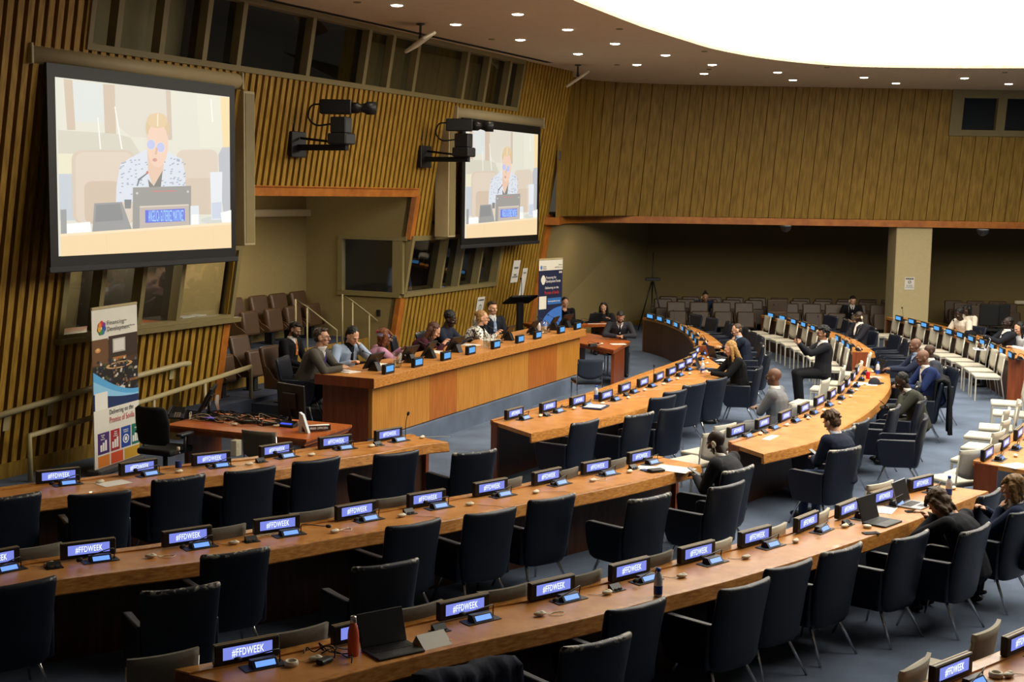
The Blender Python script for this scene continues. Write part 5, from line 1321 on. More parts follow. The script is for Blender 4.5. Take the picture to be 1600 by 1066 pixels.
def screen_thing(name, cor, label, pic_me=None):
    tl, tr, br, bl = [spt(*c) for c in cor]
    s0 = ((tl - P0).dot(D_) + (bl - P0).dot(D_)) / 2; s1 = ((tr - P0).dot(D_) + (br - P0).dot(D_)) / 2; z1 = (tl.z + tr.z) / 2; z0 = (bl.z + br.z) / 2
    w, h = s1 - s0, z1 - z0
    base = VP + D_ * ((s0 + s1) / 2); root = empty(name, (base.x, base.y, z0), VROT, label, 'projection screen', 'projection screens')
    # local: x along the wall to the right as seen from the room, -y into the room
    mb = MB(); mb.b2((-w / 2 - .13, 0, -.13), (w / 2 + .13, .035, h + .16)); mb.build('black_border', M_BLACK, root)
    mb = MB(); mb.b2((-w / 2 - .17, -.02, -.20), (w / 2 + .17, .05, -.13), bev=.01); mb.build('bottom_bar', M_DGREY, root)
    mb = MB(); mb.tube([(-w / 2 - .34, .12, h + .25), (w / 2 + .34, .12, h + .25)], .118, 20); mb.build('roller_case', M_CASE, root)
    for sx in (-1, 1):
        mb = MB(); mb.b2((sx * (w / 2 + .34) - .02, .0, h + .13), (sx * (w / 2 + .34) + .02, .24, h + .37), bev=.006); mb.build('end_cap', M_CASE, root)
        mb = MB(); mb.b2((sx * (w / 2 + .2) - .04, .1, h + .34), (sx * (w / 2 + .2) + .04, .2, h + .5)); mb.build('hanger', M_BLACK, root)
    if pic_me is None:
        mb = MB()
        for i, (c, pts) in enumerate(PIC): mb._f([mb.bm.verts.new((-w / 2 + u * w, -.003 - .0001 * i, h - v * h)) for u, v in pts], emis(c))
        me = mb.mesh('projected_picture')
    else: me = pic_me
    o = bpy.data.objects.new('projected_picture', me); COL.objects.link(o); reg(o, root)
    u, v = PUV(584, 806)
    fit_text('ANGELICA GUTIERREZ MARTINEZ', .72, .15, glow('projected_text', '#a8d4ff', EX * 1.1), root, (-w / 2 + u * w, -.034, h - v * h))
    return root, me, w, h
sc1, PME, w1, h1 = screen_thing('projection_screen', [(87, 120), (360, 152), (358, 388), (90, 400)], 'large projection screen on the left showing a speaker in a tweed jacket')
sc2, _, _, _ = screen_thing('projection_screen', [(727, 197), (840, 210), (838, 367), (727, 372)], 'smaller-looking projection screen farther along the wall showing a speaker', PME)
# loudspeaker columns beside the screens
def wall_thing(name, label, cat, group, px, off):
    """an Empty on a vertical plane standing off the front wall"""
    p = onpl(px[0], px[1], P0 + N_ * off, N_); return empty(name, p, VROT, label, cat, group)
def speaker(px_bot, px_top, width, label):
    off = 1.0; a = onpl(*px_bot, P0 + N_ * off, N_); b = onpl(*px_top, P0 + N_ * off, N_); h = b.z - a.z
    r = empty('column_loudspeaker', a, VROT, label, 'loudspeaker', 'column loudspeakers')
    mb = MB(); mb.b2((-width / 2, 0, 0), (width / 2, .3, h), bev=.015, seg=2); mb.build('cabinet', M_CASE, r)
    mb = MB(); mb.b2((-width / 2 + .03, -.008, .04), (width / 2 - .03, .0, h - .04)); mb.build('grille', M_FRAME, r)
    for z in (.25, h - .3): mb = MB(); mb.b2((-.06, .3, z), (.06, .52, z + .06)); mb.build('bracket', M_BLACK, r)
    return r
speaker((391, 384), (388, 142), .27, 'tall tan column loudspeaker right of the large projection screen')
speaker((706, 371), (707, 185), .3, 'tall tan column loudspeaker left of the farther projection screen')
# wall cameras on arms
def wall_camera(px, label, k):
    s, z = wpix(*px); p = wp(s, z, .075)
    r = empty('wall_camera', p, VROT, label, 'camera', 'cameras on wall arms')
    mb = MB(); mb.b2((-.2, -.08, -.2), (.2, .0, .2), bev=.01); mb.build('mounting_box', M_BLACK, r)
    mb = MB(); mb.b2((-.05, -.95, -.09), (.05, -.06, -.0)); mb.tube([(0, -.1, .1), (0, -.5, .06), (0, -.8, .03)], .02, 6); mb.build('support_arm', M_BLACKM, r)
    mb = MB(); mb.b2((-.15, -1.02, .0), (.15, -.68, .17), bev=.02); mb.b2((-.1, -.98, .17), (.1, -.7, .42), bev=.015); mb.build('pan_head', M_DGREY, r)
    c = empty('camera_body', (0, -.84, .56), R(-62)); c['label'] = 'black camera body with lens'; reg(c, r)
    mb = MB(); mb.b2((-.32, -.1, -.1), (.16, .1, .12), bev=.015); mb.lathe([(.085, 0), (.085, .12), (.06, .16), (.075, .22), (.1, .26), (.1, .4), (.092, .4), (.088, .34)], 16, M=Matrix.Translation((.14, 0, 0)) @ Matrix.Rotation(PI / 2, 4, 'Y')); mb.build('body_and_lens', M_BLACK, c)
    mb = MB(); mb.tube(smooth3([(-.3, 0, .05), (-.45, 0, .02), (-.5, .02, -.15), (-.38, .02, -.27), (-.16, .0, -.25)]), .014, 6); mb.build('cable', M_BLACKM, c)
    mb = MB(); mb.b2((-.2, -.05, .32), (-.11, .0, .5)); mb.b2((-.06, -.05, .33), (.03, .0, .52)); mb.tube([(-.1, -.03, .33), (-.08, -.03, .2)], .012, 6); mb.build('connector_box', M_BLACKM, r)
    return r
wall_camera((455, 226), 'black camera on a wall arm between the two projection screens, nearer one', 0)
wall_camera((655, 245), 'black camera on a wall arm just left of the farther screen', 1)
# flat white panels hanging from the ceiling
for (x, y), lab, s in (((657, 37), 'white tilted flat antenna panel hanging from the ceiling, nearer one', 1.0), ((903, 101), 'white tilted flat antenna panel hanging from the ceiling by the far corner', 1.0)):
    p = at(x, y, CEIL); r = empty('ceiling_antenna', p, R(-35), lab, 'antenna', 'ceiling antennas')
    mb = MB(); mb.lathe([(.07, -.001), (.07, -.02), (.02, -.03), (.02, -.22)], 12); mb.ball((0, 0, -.22), .035, n=10); mb.build('ceiling_mount', M_GREY, r)
    mb = MB(); mb.box((0, 0, 0), (.46, .46, .06), bev=.028, seg=3); o = mb.build('panel', M_CREAM, r); o.location = (.03, -.04, -.3); o.rotation_euler = (R(22), R(-28), 0)
# small round sensors in the ceiling
for i, (x, y) in enumerate(((558, 3), (968, 45), (768, 61), (1101, 80), (964, 101), (1108, 108), (1292, 105), (1570, 113))):
    p = at(x, y, CEIL); mb = MB(); mb.lathe([(.06, .0), (.06, -.008), (.045, -.016), (.01, -.018)], 14); o = mb.build('ceiling_sensor', M_FRAME); o.location = p
    tag(o, 'small flat ceiling sensor, %s from the near left' % ORD[i + 1], 'sensor', 'ceiling sensors')
# ================================================================= ROLL-UP BANNERS
def uvbanner(name, tl, tr, ztop, zbot, label):
    a, b = at(*tl, ztop), at(*tr, ztop); v = b - a; v.z = 0; w = v.length; rz = math.atan2(v.y, v.x); c = (a + b) / 2
    r = empty(name, (c.x, c.y, zbot), rz, label, 'banner', 'roll-up banners'); h = ztop - zbot
    mb = MB(); mb.b2((-w / 2 - .02, -.1, 0), (w / 2 + .02, .1, .09), bev=.02); mb.build('base', M_GREY, r)
    mb = MB(); mb.b2((-w / 2, -.015, h - .03), (w / 2, .015, h + .005), bev=.006); mb.build('top_rail', M_CASE, r)
    mb = MB(); mb.tube([(0, .03, .05), (0, .03, h - .02)], .012, 8); mb.build('pole', M_GREY, r)
    return r, w, h
def flatc(h): return mat('print_' + h.strip('#'), h, .6, var=.02)
def printed(r, w, h, items, y=-.012):
    """print areas: (colour, [(u, v down in metres from the top)...])"""
    mb = MB()
    mb.b2((-w / 2, -.006, .08), (w / 2, .0, h - .02), flatc('#dcd8cc') if items[0] is None else flatc(items[0]))
    for i, (c, pts) in enumerate(items[1:]): mb._f([mb.bm.verts.new((-w / 2 + u * w, -.007 - .00006 * i, h - v)) for u, v in pts], flatc(c))
    return mb.build('printed_sheet', None, r)
bn, bw, bh = uvbanner('roll_up_banner', (142, 482), (213, 472), 2.16, 0, 'tall white roll-up banner with assembly photo and coloured squares, left')
V = lambda y: (y - 85) * .00213 + .03                    # measured print heights
it = [None]
def rect(c, u0, v0, u1, v1): it.append((c, [(u0, v0), (u1, v0), (u1, v1), (u0, v1)]))
def disc(c, u, v, ru, rv, n=14): it.append((c, [(u + ru * math.cos(2 * PI * k / n), v + rv * math.sin(2 * PI * k / n)) for k in range(n)]))
rect('#4d3524', 0, V(275), 1, V(690)); rect('#3a2c22', .35, V(255), 1, V(400)); rect('#6b4a2c', 0, V(265), .34, V(420)); disc('#c98d55', .12, V(330), .06, .03); disc('#e0b070', .12, V(325), .03, .02)
rect('#b9b6ae', .44, V(275), .72, V(360)); rect('#d9d6cf', .47, V(282), .69, V(350)); rect('#241e1c', 0, V(430), 1, V(640)); 
rect('#a86a34', .44, V(388), .74, V(410)); disc('#caa26c', .58, V(440), .3, .045); disc('#2c2826', .58, V(440), .23, .03); rect('#8a5c34', .3, V(560), .6, V(575)); rect('#8a5c34', .72, V(540), 1, V(556)); rect('#cfccc8', .55, V(560), .7, V(620))
rb = random.Random(2)
for k in range(110):
    u, v = rb.uniform(.02, .98), rb.uniform(V(395), V(600)); c = rb.choice(['#1a1a22', '#2c3350', '#6d6a66', '#8a6a4a', '#4e5a36', '#c9c2b4', '#3b2a20']); rect(c, u - .02, v - .012, u + .02, v + .02)
n = 12
sw = lambda d, p: [(k / n, V(470 + d) + p * (k / n) ** .55) for k in range(n + 1)]
it.append(('#5aa7dc', [(0, V(455))] + [(k / n, V(455) + .33 * math.sin(k / n * PI / 2)) for k in range(1, n + 1)] + [(1, V(640)), (0, V(640))]))
it.append(('#8cc6ea', [(0, V(510))] + [(k / n, V(510) + .27 * math.sin(k / n * PI / 2)) for k in range(1, n + 1)] + [(1, V(655)), (0, V(655))]))
it.append(('#1d2f5c', [(0, V(590))] + [(k / n, V(590) + .12 * math.sin(k / n * PI / 2)) for k in range(1, n + 1)] + [(1, V(690)), (0, V(690))]))
rect('#dcd8cc', 0, V(690), 1, V(1100)); rect('#e6e3da', .03, V(585), .3, V(690))
for i, (c, u0, u1) in enumerate((('#4b2a6e', .07, .32), ('#a32733', .35, .55), ('#22479c', .58, .80), ('#1f6b5c', .82, 1.0))):
    rect(c, u0, V(832), u1, V(962))
    um = (u0 + u1) / 2
    if i == 2: disc('#e9e7e2', um, V(910), .07, .06); disc(c, um, V(910), .05, .045); disc('#e9e7e2', um, V(910), .03, .03)
    else:
        for k in range(3): rect('#e9e7e2', um - .07 + .05 * k, V(905 - 12 * k), um - .03 + .05 * k, V(945))
rect('#e0832f', .07, V(972), .32, V(1040)); rect('#d9542e', .35, V(972), .62, V(1040)); rect('#c69a2c', .65, V(972), 1, V(1040))
for k, c in enumerate(('#c9302c', '#7a2f86', '#2f4f9e', '#2f6f9e', '#3f8a4a', '#d9a32c', '#e07b2c')):
    a = 2 * PI * k / 7 - PI / 2; disc(c, .2 + .055 * math.cos(a), V(197) + .058 * math.sin(a), .035, .036)
printed(bn, bw, bh, it)
BL = flatc('#1a1a1c')
def btxt(r, w, h, s, size, u, v, m, xs=.8, bold=.0006, sp=None): lettering(s, size, m, r, (-w / 2 + u * w, -.022, h - v), xs=xs, bold=bold)
def bfit(s, u0, u1, y0, y1, m): fit_text(s, (u1 - u0) * bw, (y1 - y0) * .00213, m, bn, (-bw / 2 + (u0 + u1) / 2 * bw, -.022, bh - V((y0 + y1) / 2)))
bfit('Financing', .31, .68, 158, 192, BL); bfit('for', .69, .74, 163, 175, BL); bfit('Development', .31, .80, 195, 232, BL); bfit('Forum', .81, .92, 200, 212, BL)
bfit('Delivering on the', .33, .86, 703, 742, BL); bfit('Promise of Sevilla', .33, .88, 748, 786, flatc('#b5302c'))
WT = flatc('#e9e7e2')
for s, u in (('Domestic\nPublic\nResources', .17), ('Private\nBusiness\nand Finance', .45), ('Development\nCooperation', .68), ('Trade', .9)): btxt(bn, bw, bh, s, .026, u, V(858), WT)
b2, w2, h2 = uvbanner('roll_up_banner', (842, 405), (879, 403), 2.32, .38, 'tall navy roll-up banner beside the far end of the podium')
it = ['#141c3c']
sc = h2 / (.128 * 8.2)
def Y(y): return .02 + (y - 100) * .00192
def rect2(c, u0, v0, u1, v1): it.append((c, [(u0, v0), (u1, v0), (u1, v1), (u0, v1)]))
rect2('#d8d4c6', 0, 0, 1, Y(218)); disc('#4a6fae', .1, Y(185), .045, .045)
disc('#d8d4c6', .19, Y(320), .1, .08); disc('#d8d4c6', .19, Y(290), .06, .04); disc('#d8d4c6', .19, Y(352), .06, .04)
rect2('#dcd8ca', .03, Y(500), .33, Y(640)); rect2('#2f66a8', .38, Y(525), .96, Y(595)); rect2('#d8d4c6', .85, Y(235), .9, Y(255)); rect2('#d8d4c6', .92, Y(235), .97, Y(255))
it.append(('#3a6fc0', [(1, Y(625))] + [(1 - k / 10, Y(625) + .62 * (1 - math.sqrt(1 - min(1, (k / 10) ** 2)))) for k in range(1, 9)] + [(.12, Y(905)), (1, Y(905))]))
printed(b2, w2, h2, it)
def cfit(s, x0, x1, y0, y1, m): fit_text(s, (x1 - x0) / 262 * w2, (y1 - y0) * .00192, m, b2, (-w2 / 2 + ((x0 + x1) / 2 - 88) / 262 * w2, -.02, h2 - Y((y0 + y1) / 2)))
cfit('Financing for', 163, 275, 283, 318, WT); cfit('Development Forum', 163, 322, 322, 362, WT); cfit('Delivering on the', 155, 302, 396, 430, WT); cfit('Promise of Sevilla', 150, 306, 444, 480, flatc('#c0392b')); cfit('financing.desa.un.org', 186, 318, 550, 572, WT)
cfit('United', 128, 162, 166, 182, BL); cfit('Nations', 128, 166, 188, 204, BL); cfit('FFD Forum', 300, 340, 156, 168, BL); cfit('#FFDForum', 255, 340, 182, 196, BL)
# ================================================================= SIGNS ON WALLS
def wall_sign(px, wd, ht, label, lines):
    s, z = wpix(*px); p = wp(s, z, .085)
    r = empty('paper_notice', p, VROT, label, 'notice', 'paper notices'); r.rotation_euler = Euler((math.atan(LEAN), 0, VROT), 'XYZ')
    mb = MB(); mb.b2((-wd / 2, -.004, -ht / 2), (wd / 2, 0, ht / 2)); mb.build('sheet', M_WHITE, r)
    for t, sz, zz in lines: lettering(t, sz, BL, r, (0, -.007, zz), xs=.8, bold=.001)
wall_sign((743, 486), .34, .62, 'white no-smoking notice on the slatted wall above the podium', [('NO SMOKING', .05, .24), ('O', .2, .07), ('DEFENSE\nDE FUMER', .05, -.15)])
wall_sign((800, 424), .36, .5, 'square white notice on the slatted wall right of the booth window', [('SPEAKERS', .06, .08), ('PLEASE\nSLOW DOWN', .05, -.1)])
wall_sign((812, 440), .26, .62, 'narrow pale notice on the slatted wall near the navy banner', [('NOTICE', .05, .2)])
p = atd(1421, 443, 34.42); r = empty('paper_notice', p, 0, 'white no-smoking notice taped on the tan column', 'notice', 'paper notices')
mb = MB(); mb.b2((-.125, -.006, -.16), (.125, 0, .16)); mb.build('sheet', M_WHITE, r); mb = MB(); mb.b2((-.1, -.008, .1), (.1, -.006, .14)); mb.build('heading_bar', BL, r)
lettering('NO SMOKING', .028, WT, r, (0, -.01, .12), xs=.9); lettering('O', .11, BL, r, (0, -.01, .03), bold=.001); lettering('NO FOOD\nNO DRINK\nIN THE ROOM', .032, BL, r, (0, -.01, -.08))
mb = MB(); mb.tube([(-.025, -.01, .005), (.025, -.01, .055)], .004, 5); mb.build('slash', BL, r)
s, z = wpix(866, 243); mb = MB(); mb.b2((-.08, -.06, -.1), (.08, 0, .1), bev=.012); o = mb.build('wall_box', M_GREY); o.location = wp(s, z, .08); o.rotation_euler = (0, 0, VROT); tag(o, 'small grey box on the slatted wall right of the farther screen', 'wall box')
p = rp(S_OPEN1 - .02, (at(592, 490, 1.2)).z, 0); q = onpl(592, 489, rp(S_OPEN1, 0, 0), D_); mb = MB(); mb.b2((-.035, -.02, -.06), (.035, .02, .06), bev=.006); o = mb.build('wall_socket', M_BLACK); o.location = q - D_ * .02; o.rotation_euler = (0, 0, VROT + PI / 2); tag(o, 'dark wall socket plate on the olive side wall behind the podium', 'socket')
# ================================================================= RAILS
def rail(name, label, path_px, r=.035, posts=(), group='handrails', m=None):
    t = empty(name, path_px[0], 0, label, 'handrail', group); o = Vector(path_px[0])
    mb = MB(); mb.tube([Vector(p) - o for p in path_px], r, 10); mb.build('rail', m or M_RAIL, t)
    for a, b, rr in posts: mb = MB(); mb.tube([Vector(a) - o, Vector(b) - o], rr, 8); mb.build('post', m or M_RAIL, t)
    return t
def wr(x, y, off=.22): s, z = wpix(x, y, off); return wp(s, z, off)
h1p = [wr(-20, 655), wr(143, 607), wr(213, 588), wr(285, 569), wr(296, 568)]
br = []
for x, y in ((8, 645), (78, 628), (268, 573)): s, z = wpix(x, y, .22); br.append((wp(s, z, .22), wp(s, z - .1, .07), .018))
rail('wall_handrail', 'tan handrail climbing along the slatted wall under the left booth window', h1p, .04, br)
for i, (x, y, l) in enumerate(((9, 661, 'lowest'), (78, 638, 'middle'), (268, 582, 'topmost'))):
    s, z = wpix(x, y, .08); mb = MB(); mb.b2((-.05, -.012, -.1), (.05, 0, .1)); o = mb.build('rail_bracket_plate', M_RAIL); o.location = wp(s, z, .082); o.rotation_euler = Euler((math.atan(LEAN), 0, VROT), 'XYZ'); tag(o, '%s of the three tan bracket plates under the wall handrail' % l, 'bracket', 'handrail brackets')
fo = .5
def fr_(x, y, off=fo): return onpl(x, y, P0 + N_ * off, N_)
f0, f1, f2 = fr_(46, 681), fr_(143, 653), fr_(392, 573); ft = lambda p: Vector((p.x, p.y, 0))
fl = [fr_(46, 760)] + [f0, f0 + Vector((0, 0, .0)), f1, f2]
fl[0].z = 0
fl[0] = ft(f0)
m1, m2 = fr_(240, 622), fr_(320, 598)
rail('freestanding_handrail', 'tan freestanding handrail rising towards the podium behind the left banner', [ft(f0), f0, f1, f2, ft(f2)], .036, [(m1, ft(m1), .026), (m2, ft(m2), .026)])
l0, l1 = fr_(300, 704), fr_(352, 682); 
mb = MB(); mb.tube([l0, l1], .03, 8); tag(mb.build('lower_handrail', M_RAIL), 'short lower tan rail seen under the cluttered table', 'handrail', 'handrails')
def thin_rail(px, label, zb):
    off = -.15; P = [onpl(x, y, P0 + N_ * off, N_) for x, y in px]
    posts = [(p, Vector((p.x, p.y, zb)), .014) for p in P[1:-1]]
    rail('thin_stair_rail', label, [Vector((P[0].x, P[0].y, .88 if zb < .9 else zb))] + P + [Vector((P[-1].x, P[-1].y, .44))], .016, posts, 'thin stair rails')
thin_rail([(462, 468), (480, 480), (526, 516)], 'thin yellowish stair rail behind the grey suit at the podium', .44)
thin_rail([(535, 460), (551, 471), (577, 491), (596, 507)], 'thin yellowish stair rail against the olive wall behind the podium', .44)
# ================================================================= TABLES AND WHAT LIES ON THEM
def quad_table(name, label, pts, z, th, legs, group=None, topm=None, legm=None):
    c = sum((Vector((*p, 0)) for p in pts), Vector()) / len(pts)
    t = empty(name, (c.x, c.y, 0), 0, label, 'table', group)
    q = [(p[0] - c.x, p[1] - c.y) for p in pts]
    mb = MB(); mb.prism([(x * .96, y * .96) for x, y in q], z - th, z - .001); mb.rings([[Vector((x, y, z)) for x, y in q], [Vector((x, y, z - .03)) for x, y in q], [Vector((x * .95, y * .95, z - th)) for x, y in q]], smooth=False); mb.build('tabletop', topm or M_DESK, t)
    for (x0, y0), (x1, y1) in legs:
        mb = MB(); a, b = Vector((x0 - c.x, y0 - c.y)), Vector((x1 - c.x, y1 - c.y)); d = (b - a).normalized() * .0; nn = Vector((-(b - a).y, (b - a).x)).normalized() * .03
        mb.prism([tuple(a - nn), tuple(b - nn), tuple(b + nn), tuple(a + nn)], 0, z - th + .002); mb.build('leg_panel', legm or M_PANEL, t)
    return t
A_, B_, C_ = at(257, 664, .75), at(478.7, 687, .75), at(550, 664, .75); D4 = A_ + C_ - B_
M_TABLE = mat('table_wood_red', '#a8551f', .38, scale=5, stretch=(1.5, 4, 1), grain=('#98491a', '#b8652a'), coat=.1)
lt = lambda u, v: A_ + (B_ - A_) * u + (C_ - B_) * v
quad_table('work_table', 'reddish wooden table piled with cables, left of the podium', [A_[:2], B_[:2], C_[:2], D4[:2]], .75, .09,
           [(lt(.10, .15)[:2], lt(.10, .8)[:2]), (lt(.93, .15)[:2], lt(.93, .8)[:2])], topm=M_TABLE)
TR = math.atan2((B_ - A_).y, (B_ - A_).x)
# desk phone
p = at(276, 653, .752); r = empty('desk_phone', p, TR + R(20), 'black desk phone on the cluttered table', 'phone')
mb = MB(); mb.prism([(-.1, 0), (.1, 0), (.1, .11), (.02, .1), (-.1, .02)], -.12, .12, axis='x', bev=.006); mb.build('base', M_DGREY, r)
mb = MB(); mb.box((.03, -.0, .1), (.15, .012, .09), rot=(R(-40), 0, 0)); mb.build('display', M_BLACK, r)
mb = MB()
for i in range(3):
    for j in range(4): mb.box((.0 + .03 * i, -.085 + .016 * j, .028 + .0145 * j), (.018, .01, .008))
mb.build('keypad', M_CREAM, r)
mb = MB(); mb.tube([(-.09, -.1, .045), (-.09, -.08, .065), (-.09, .05, .12), (-.09, .085, .125)], [.024, .018, .018, .025], 10); mb.build('handset', M_BLACK, r)
# monitors
def monitor_thing(p, rz, tilt, label, w=.5, h=.32, lift=.1):
    r = empty('monitor', p, rz, label, 'monitor', 'monitors')
    mb = MB(); mb.b2((-.1, -.09, 0), (.1, .09, .012), bev=.005); mb.tube([(0, .02, .01), (0, .03, lift + h * .4)], .018, 8); mb.build('stand', M_BLACK, r)
    e = MB(); e.b2((-w / 2, -.015, -h / 2), (w / 2, .025, h / 2), bev=.008); e.b2((-w / 4, .02, -h / 4), (w / 4, .05, h / 4), bev=.01); o = e.build('panel', M_BLACK, r); o.location = (0, 0, lift + h / 2); o.rotation_euler = (R(-tilt), 0, 0)
    e = MB(); e.b2((-w / 2 + .012, -.0165, -h / 2 + .015), (w / 2 - .012, -.0145, h / 2 - .012)); o = e.build('screen', M_BLACKM, r); o.location = (0, 0, lift + h / 2); o.rotation_euler = (R(-tilt), 0, 0)
    return r
monitor_thing(at(324, 650, .751), R(-86), 28, 'black monitor seen edge-on on the cluttered table', .5, .36, .05)
monitor_thing(at(456, 664, .751), R(140), 4, 'black monitor with its back to the viewer before the podium end', .5, .42, .1)
mb = MB(); mb.rings([[Vector((x, -.002, z)) for x, z in ((-.02, 0), (.02, 0))], [Vector((-.03, -.03, -.1)), Vector((.02, -.03, -.11))], [Vector((.0, -.02, -.2)), Vector((.03, -.02, -.21))], [Vector((.02, 0, -.22)), Vector((.03, 0, -.22))]], closed=False, caps=False)
for f in mb.bm.faces[:]: pass
o = mb.build('paper_tag', M_WHITE); o.location = at(340, 617, .98); tag(o, 'white paper tag hanging from the edge-on monitor', 'tag')
for (x, y), l in (((327, 657), 'left'), ((448, 667), 'right')):
    r = empty('control_unit', at(x, y, .752), TR, 'black control unit with blue lit display, %s one on the cluttered table' % l, 'control unit', 'control units')
    mb = MB(); mb.prism([(-.05, 0), (.07, 0), (.07, .07), (-.04, .025)], -.12, .12, axis='x', bev=.004); mb.build('case', M_BLACK, r)
    mb = MB(); mb.box((0, -.012, .04), (.16, .03, .004), rot=(R(22), 0, 0)); mb.build('display', glow('display_deep_blue', '#3a55ff', EX), r)
def tangle(name, label, c, rx, ry, n, m, r=.004, zz=.01, seed=1, rz=0):
    rg = random.Random(seed); mb = MB(); 
    for k in range(n):
        pts = []; a = rg.uniform(0, 2 * PI); x, y = rg.uniform(-.5, .5) * rx, rg.uniform(-.5, .5) * ry
        for j in range(9):
            a += rg.uniform(-1.3, 1.5); x = max(-rx, min(rx, x + math.cos(a) * rx * .38)); y = max(-ry, min(ry, y + math.sin(a) * ry * .38)); pts.append((x, y, .005 + rg.random() * zz))
        mb.tube(smooth3(pts, 4), r, 5)
    o = mb.build(name, m); o.location = c; o.rotation_euler = (0, 0, rz)
    tag(o, label, 'cables', kind='stuff'); return o
tangle('cable_tangle', 'tangle of black cables spread over the cluttered table', at(375, 659, .751), .62, .2, 26, M_BLACK, .006, .09, 3, TR)
tangle('cable_tangle', 'thin white cables among the black tangle on the cluttered table', at(372, 660, .751), .6, .2, 5, M_CREAM, .003, .11, 9, TR)
tangle('cable_tangle', 'thin white cables looping on the carpet by the theatre seats', at(415, 645, .0) + Vector((0, 0, .002)), .35, .35, 4, M_CREAM, .004, .3, 5)
for i, (x, y, sx, l) in enumerate(((352, 656, .2, 'left'), (392, 661, .26, 'middle'), (425, 664, .22, 'right'))):
    mb = MB(); mb.b2((-sx / 2, -.06, 0), (sx / 2, .06, .035), bev=.008); o = mb.build('power_adapter', M_BLACK); o.location = at(x, y, .752); o.rotation_euler = (0, 0, TR + .3 * i); tag(o, 'black box among the cables on the cluttered table, %s one' % l, 'adapter', 'adapters among the cables')
for i, (x, y) in enumerate(((366, 665), (432, 667))): dup(RECS[1], at(x, y, .752), TR + i, 'cream earpiece among the cables, %s one on the cluttered table' % ('left', 'right')[i], 'earpiece receivers')
# press officers sign
r = empty('press_sign', at(490, 674, .752), TR + R(46), 'white curled sign holder lettered UN PRESS OFFICERS', 'sign')
mb = MB(); n = 9
mb.rings([[Vector((x, .03 + .06 * math.cos(PI * k / n), .075 * math.sin(PI * k / n) + .0)) for k in range(n + 1)] + [Vector((x, .03 + .054 * math.cos(PI * k / n), .069 * math.sin(PI * k / n))) for k in range(n, -1, -1)] for x in (-.15, .2)]); mb.build('holder', M_WHITE, r)
mb = MB(); mb.b2((-.15, -.055, .01), (.2, -.045, .075)); mb.build('name_plate', mat('sign_brown', '#3b2118', .5), r)
lettering('UN PRESS OFFICERS', .036, WT, r, (.025, -.058, .043), xs=.82, bold=.001)
mb = MB(); mb.prism([(-.08, 0), (-.04, 0), (-.03, .1), (.0, .05), (.03, 0), (.06, .0), (-.02, .22), (-.07, .25)], 0, .05, axis='y'); o = mb.build('folded_leaflet', mat('leaflet_pale', '#c9d6dc', .7)); o.location = at(475, 677, .752); o.rotation_euler = (0, 0, TR); tag(o, 'pale folded leaflet standing beside the press sign', 'leaflet')
# black office chair behind the banner
r = empty('office_chair', Vector((*at(258, 706, .45)[:2], 0)), R(-22), 'black mesh office chair half hidden by the white banner', 'office chair')
mb = MB(); mb.b2((-.25, -.24, .44), (.25, .24, .52), bev=.03, seg=3); mb.build('seat', M_BLACKM, r)
mb = MB(); mb.rings(shell_rings([(.58, -.26, .18, .04, .03), (.62, -.27, .23, .04, .05), (.85, -.3, .25, .04, .06), (1.02, -.33, .23, .04, .06), (1.06, -.335, .17, .03, .05)], 18, .5)); mb.build('backrest', M_BLACKM, r)
for sx in (-1, 1):
    mb = MB(); mb.b2((sx * .3 - .045, -.14, .68), (sx * .3 + .045, .14, .715), bev=.015, seg=2); mb.tube([(sx * .3, 0, .69), (sx * .3, -.02, .5), (sx * .22, -.02, .47)], .018, 8); mb.build('armrest', M_DGREY, r)
mb = MB(); mb.tube([(0, 0, .1), (0, 0, .45)], .03, 10); mb.build('gas_column', M_BLACK, r)
for k in range(5):
    a = 2 * PI * k / 5; mb = MB(); mb.tube([(0, 0, .12), (.3 * math.cos(a), .3 * math.sin(a), .07)], [.03, .018], 8); mb.ball((.3 * math.cos(a), .3 * math.sin(a), .032), .032, n=10); mb.build('base_leg', M_BLACK, r)
mb = MB(); mb.b2((-.06, -.05, 0), (.06, .05, .22), bev=.006); mb.b2((-.03, -.056, .12), (.03, -.05, .18), M_CREAM); mb.b2((-.03, -.056, .03), (.03, -.05, .09), M_CREAM); o = mb.build('floor_outlet_box', mat('outlet_red', '#8e4a3c', .5)); o.location = at(369, 712, 0); o.rotation_euler = (0, 0, VROT); tag(o, 'small floor outlet box on the carpet below the cluttered table', 'outlet')
# ---------------------------------------------------------------- podium things
def podium_monitor(i, x, y, turn=0):
    p = at(x, y, PTOP + .001); s = (p - PA).dot(PD); p = podw(s, .42, PTOP + .001)
    r = empty('podium_tablet', p, PROT + PI + R(turn), 'black tilted tablet screen, %s from the left on the podium' % ORD[i + 1], 'tablet', 'tilted screens on the podium')
    mb = MB(); mb.prism([(-.08, 0), (.1, 0), (.04, .13), (.0, .13)], -.06, .06, axis='x', bev=.004); mb.build('stand', M_BLACK, r)
    e = MB(); e.b2((-.19, -.012, -.13), (.19, .012, .13), bev=.006); o = e.build('panel', M_BLACK, r); o.location = (0, -.01, .145); o.rotation_euler = (R(-32), 0, 0)
    e = MB(); e.b2((-.175, -.0135, -.115), (.175, -.0115, .115)); o = e.build('screen', mat('screen_dim', '#15100f', .2), r); o.location = (0, -.01, .145); o.rotation_euler = (R(-32), 0, 0)
for i, (x, y) in enumerate(((572, 578), (617.6, 565), (663, 559), (707, 550), (779, 531), (817, 522), (848, 515), (874, 511))): podium_monitor(i, x, y, rn.uniform(-8, 8))
def glass_m(): return M_GLASS
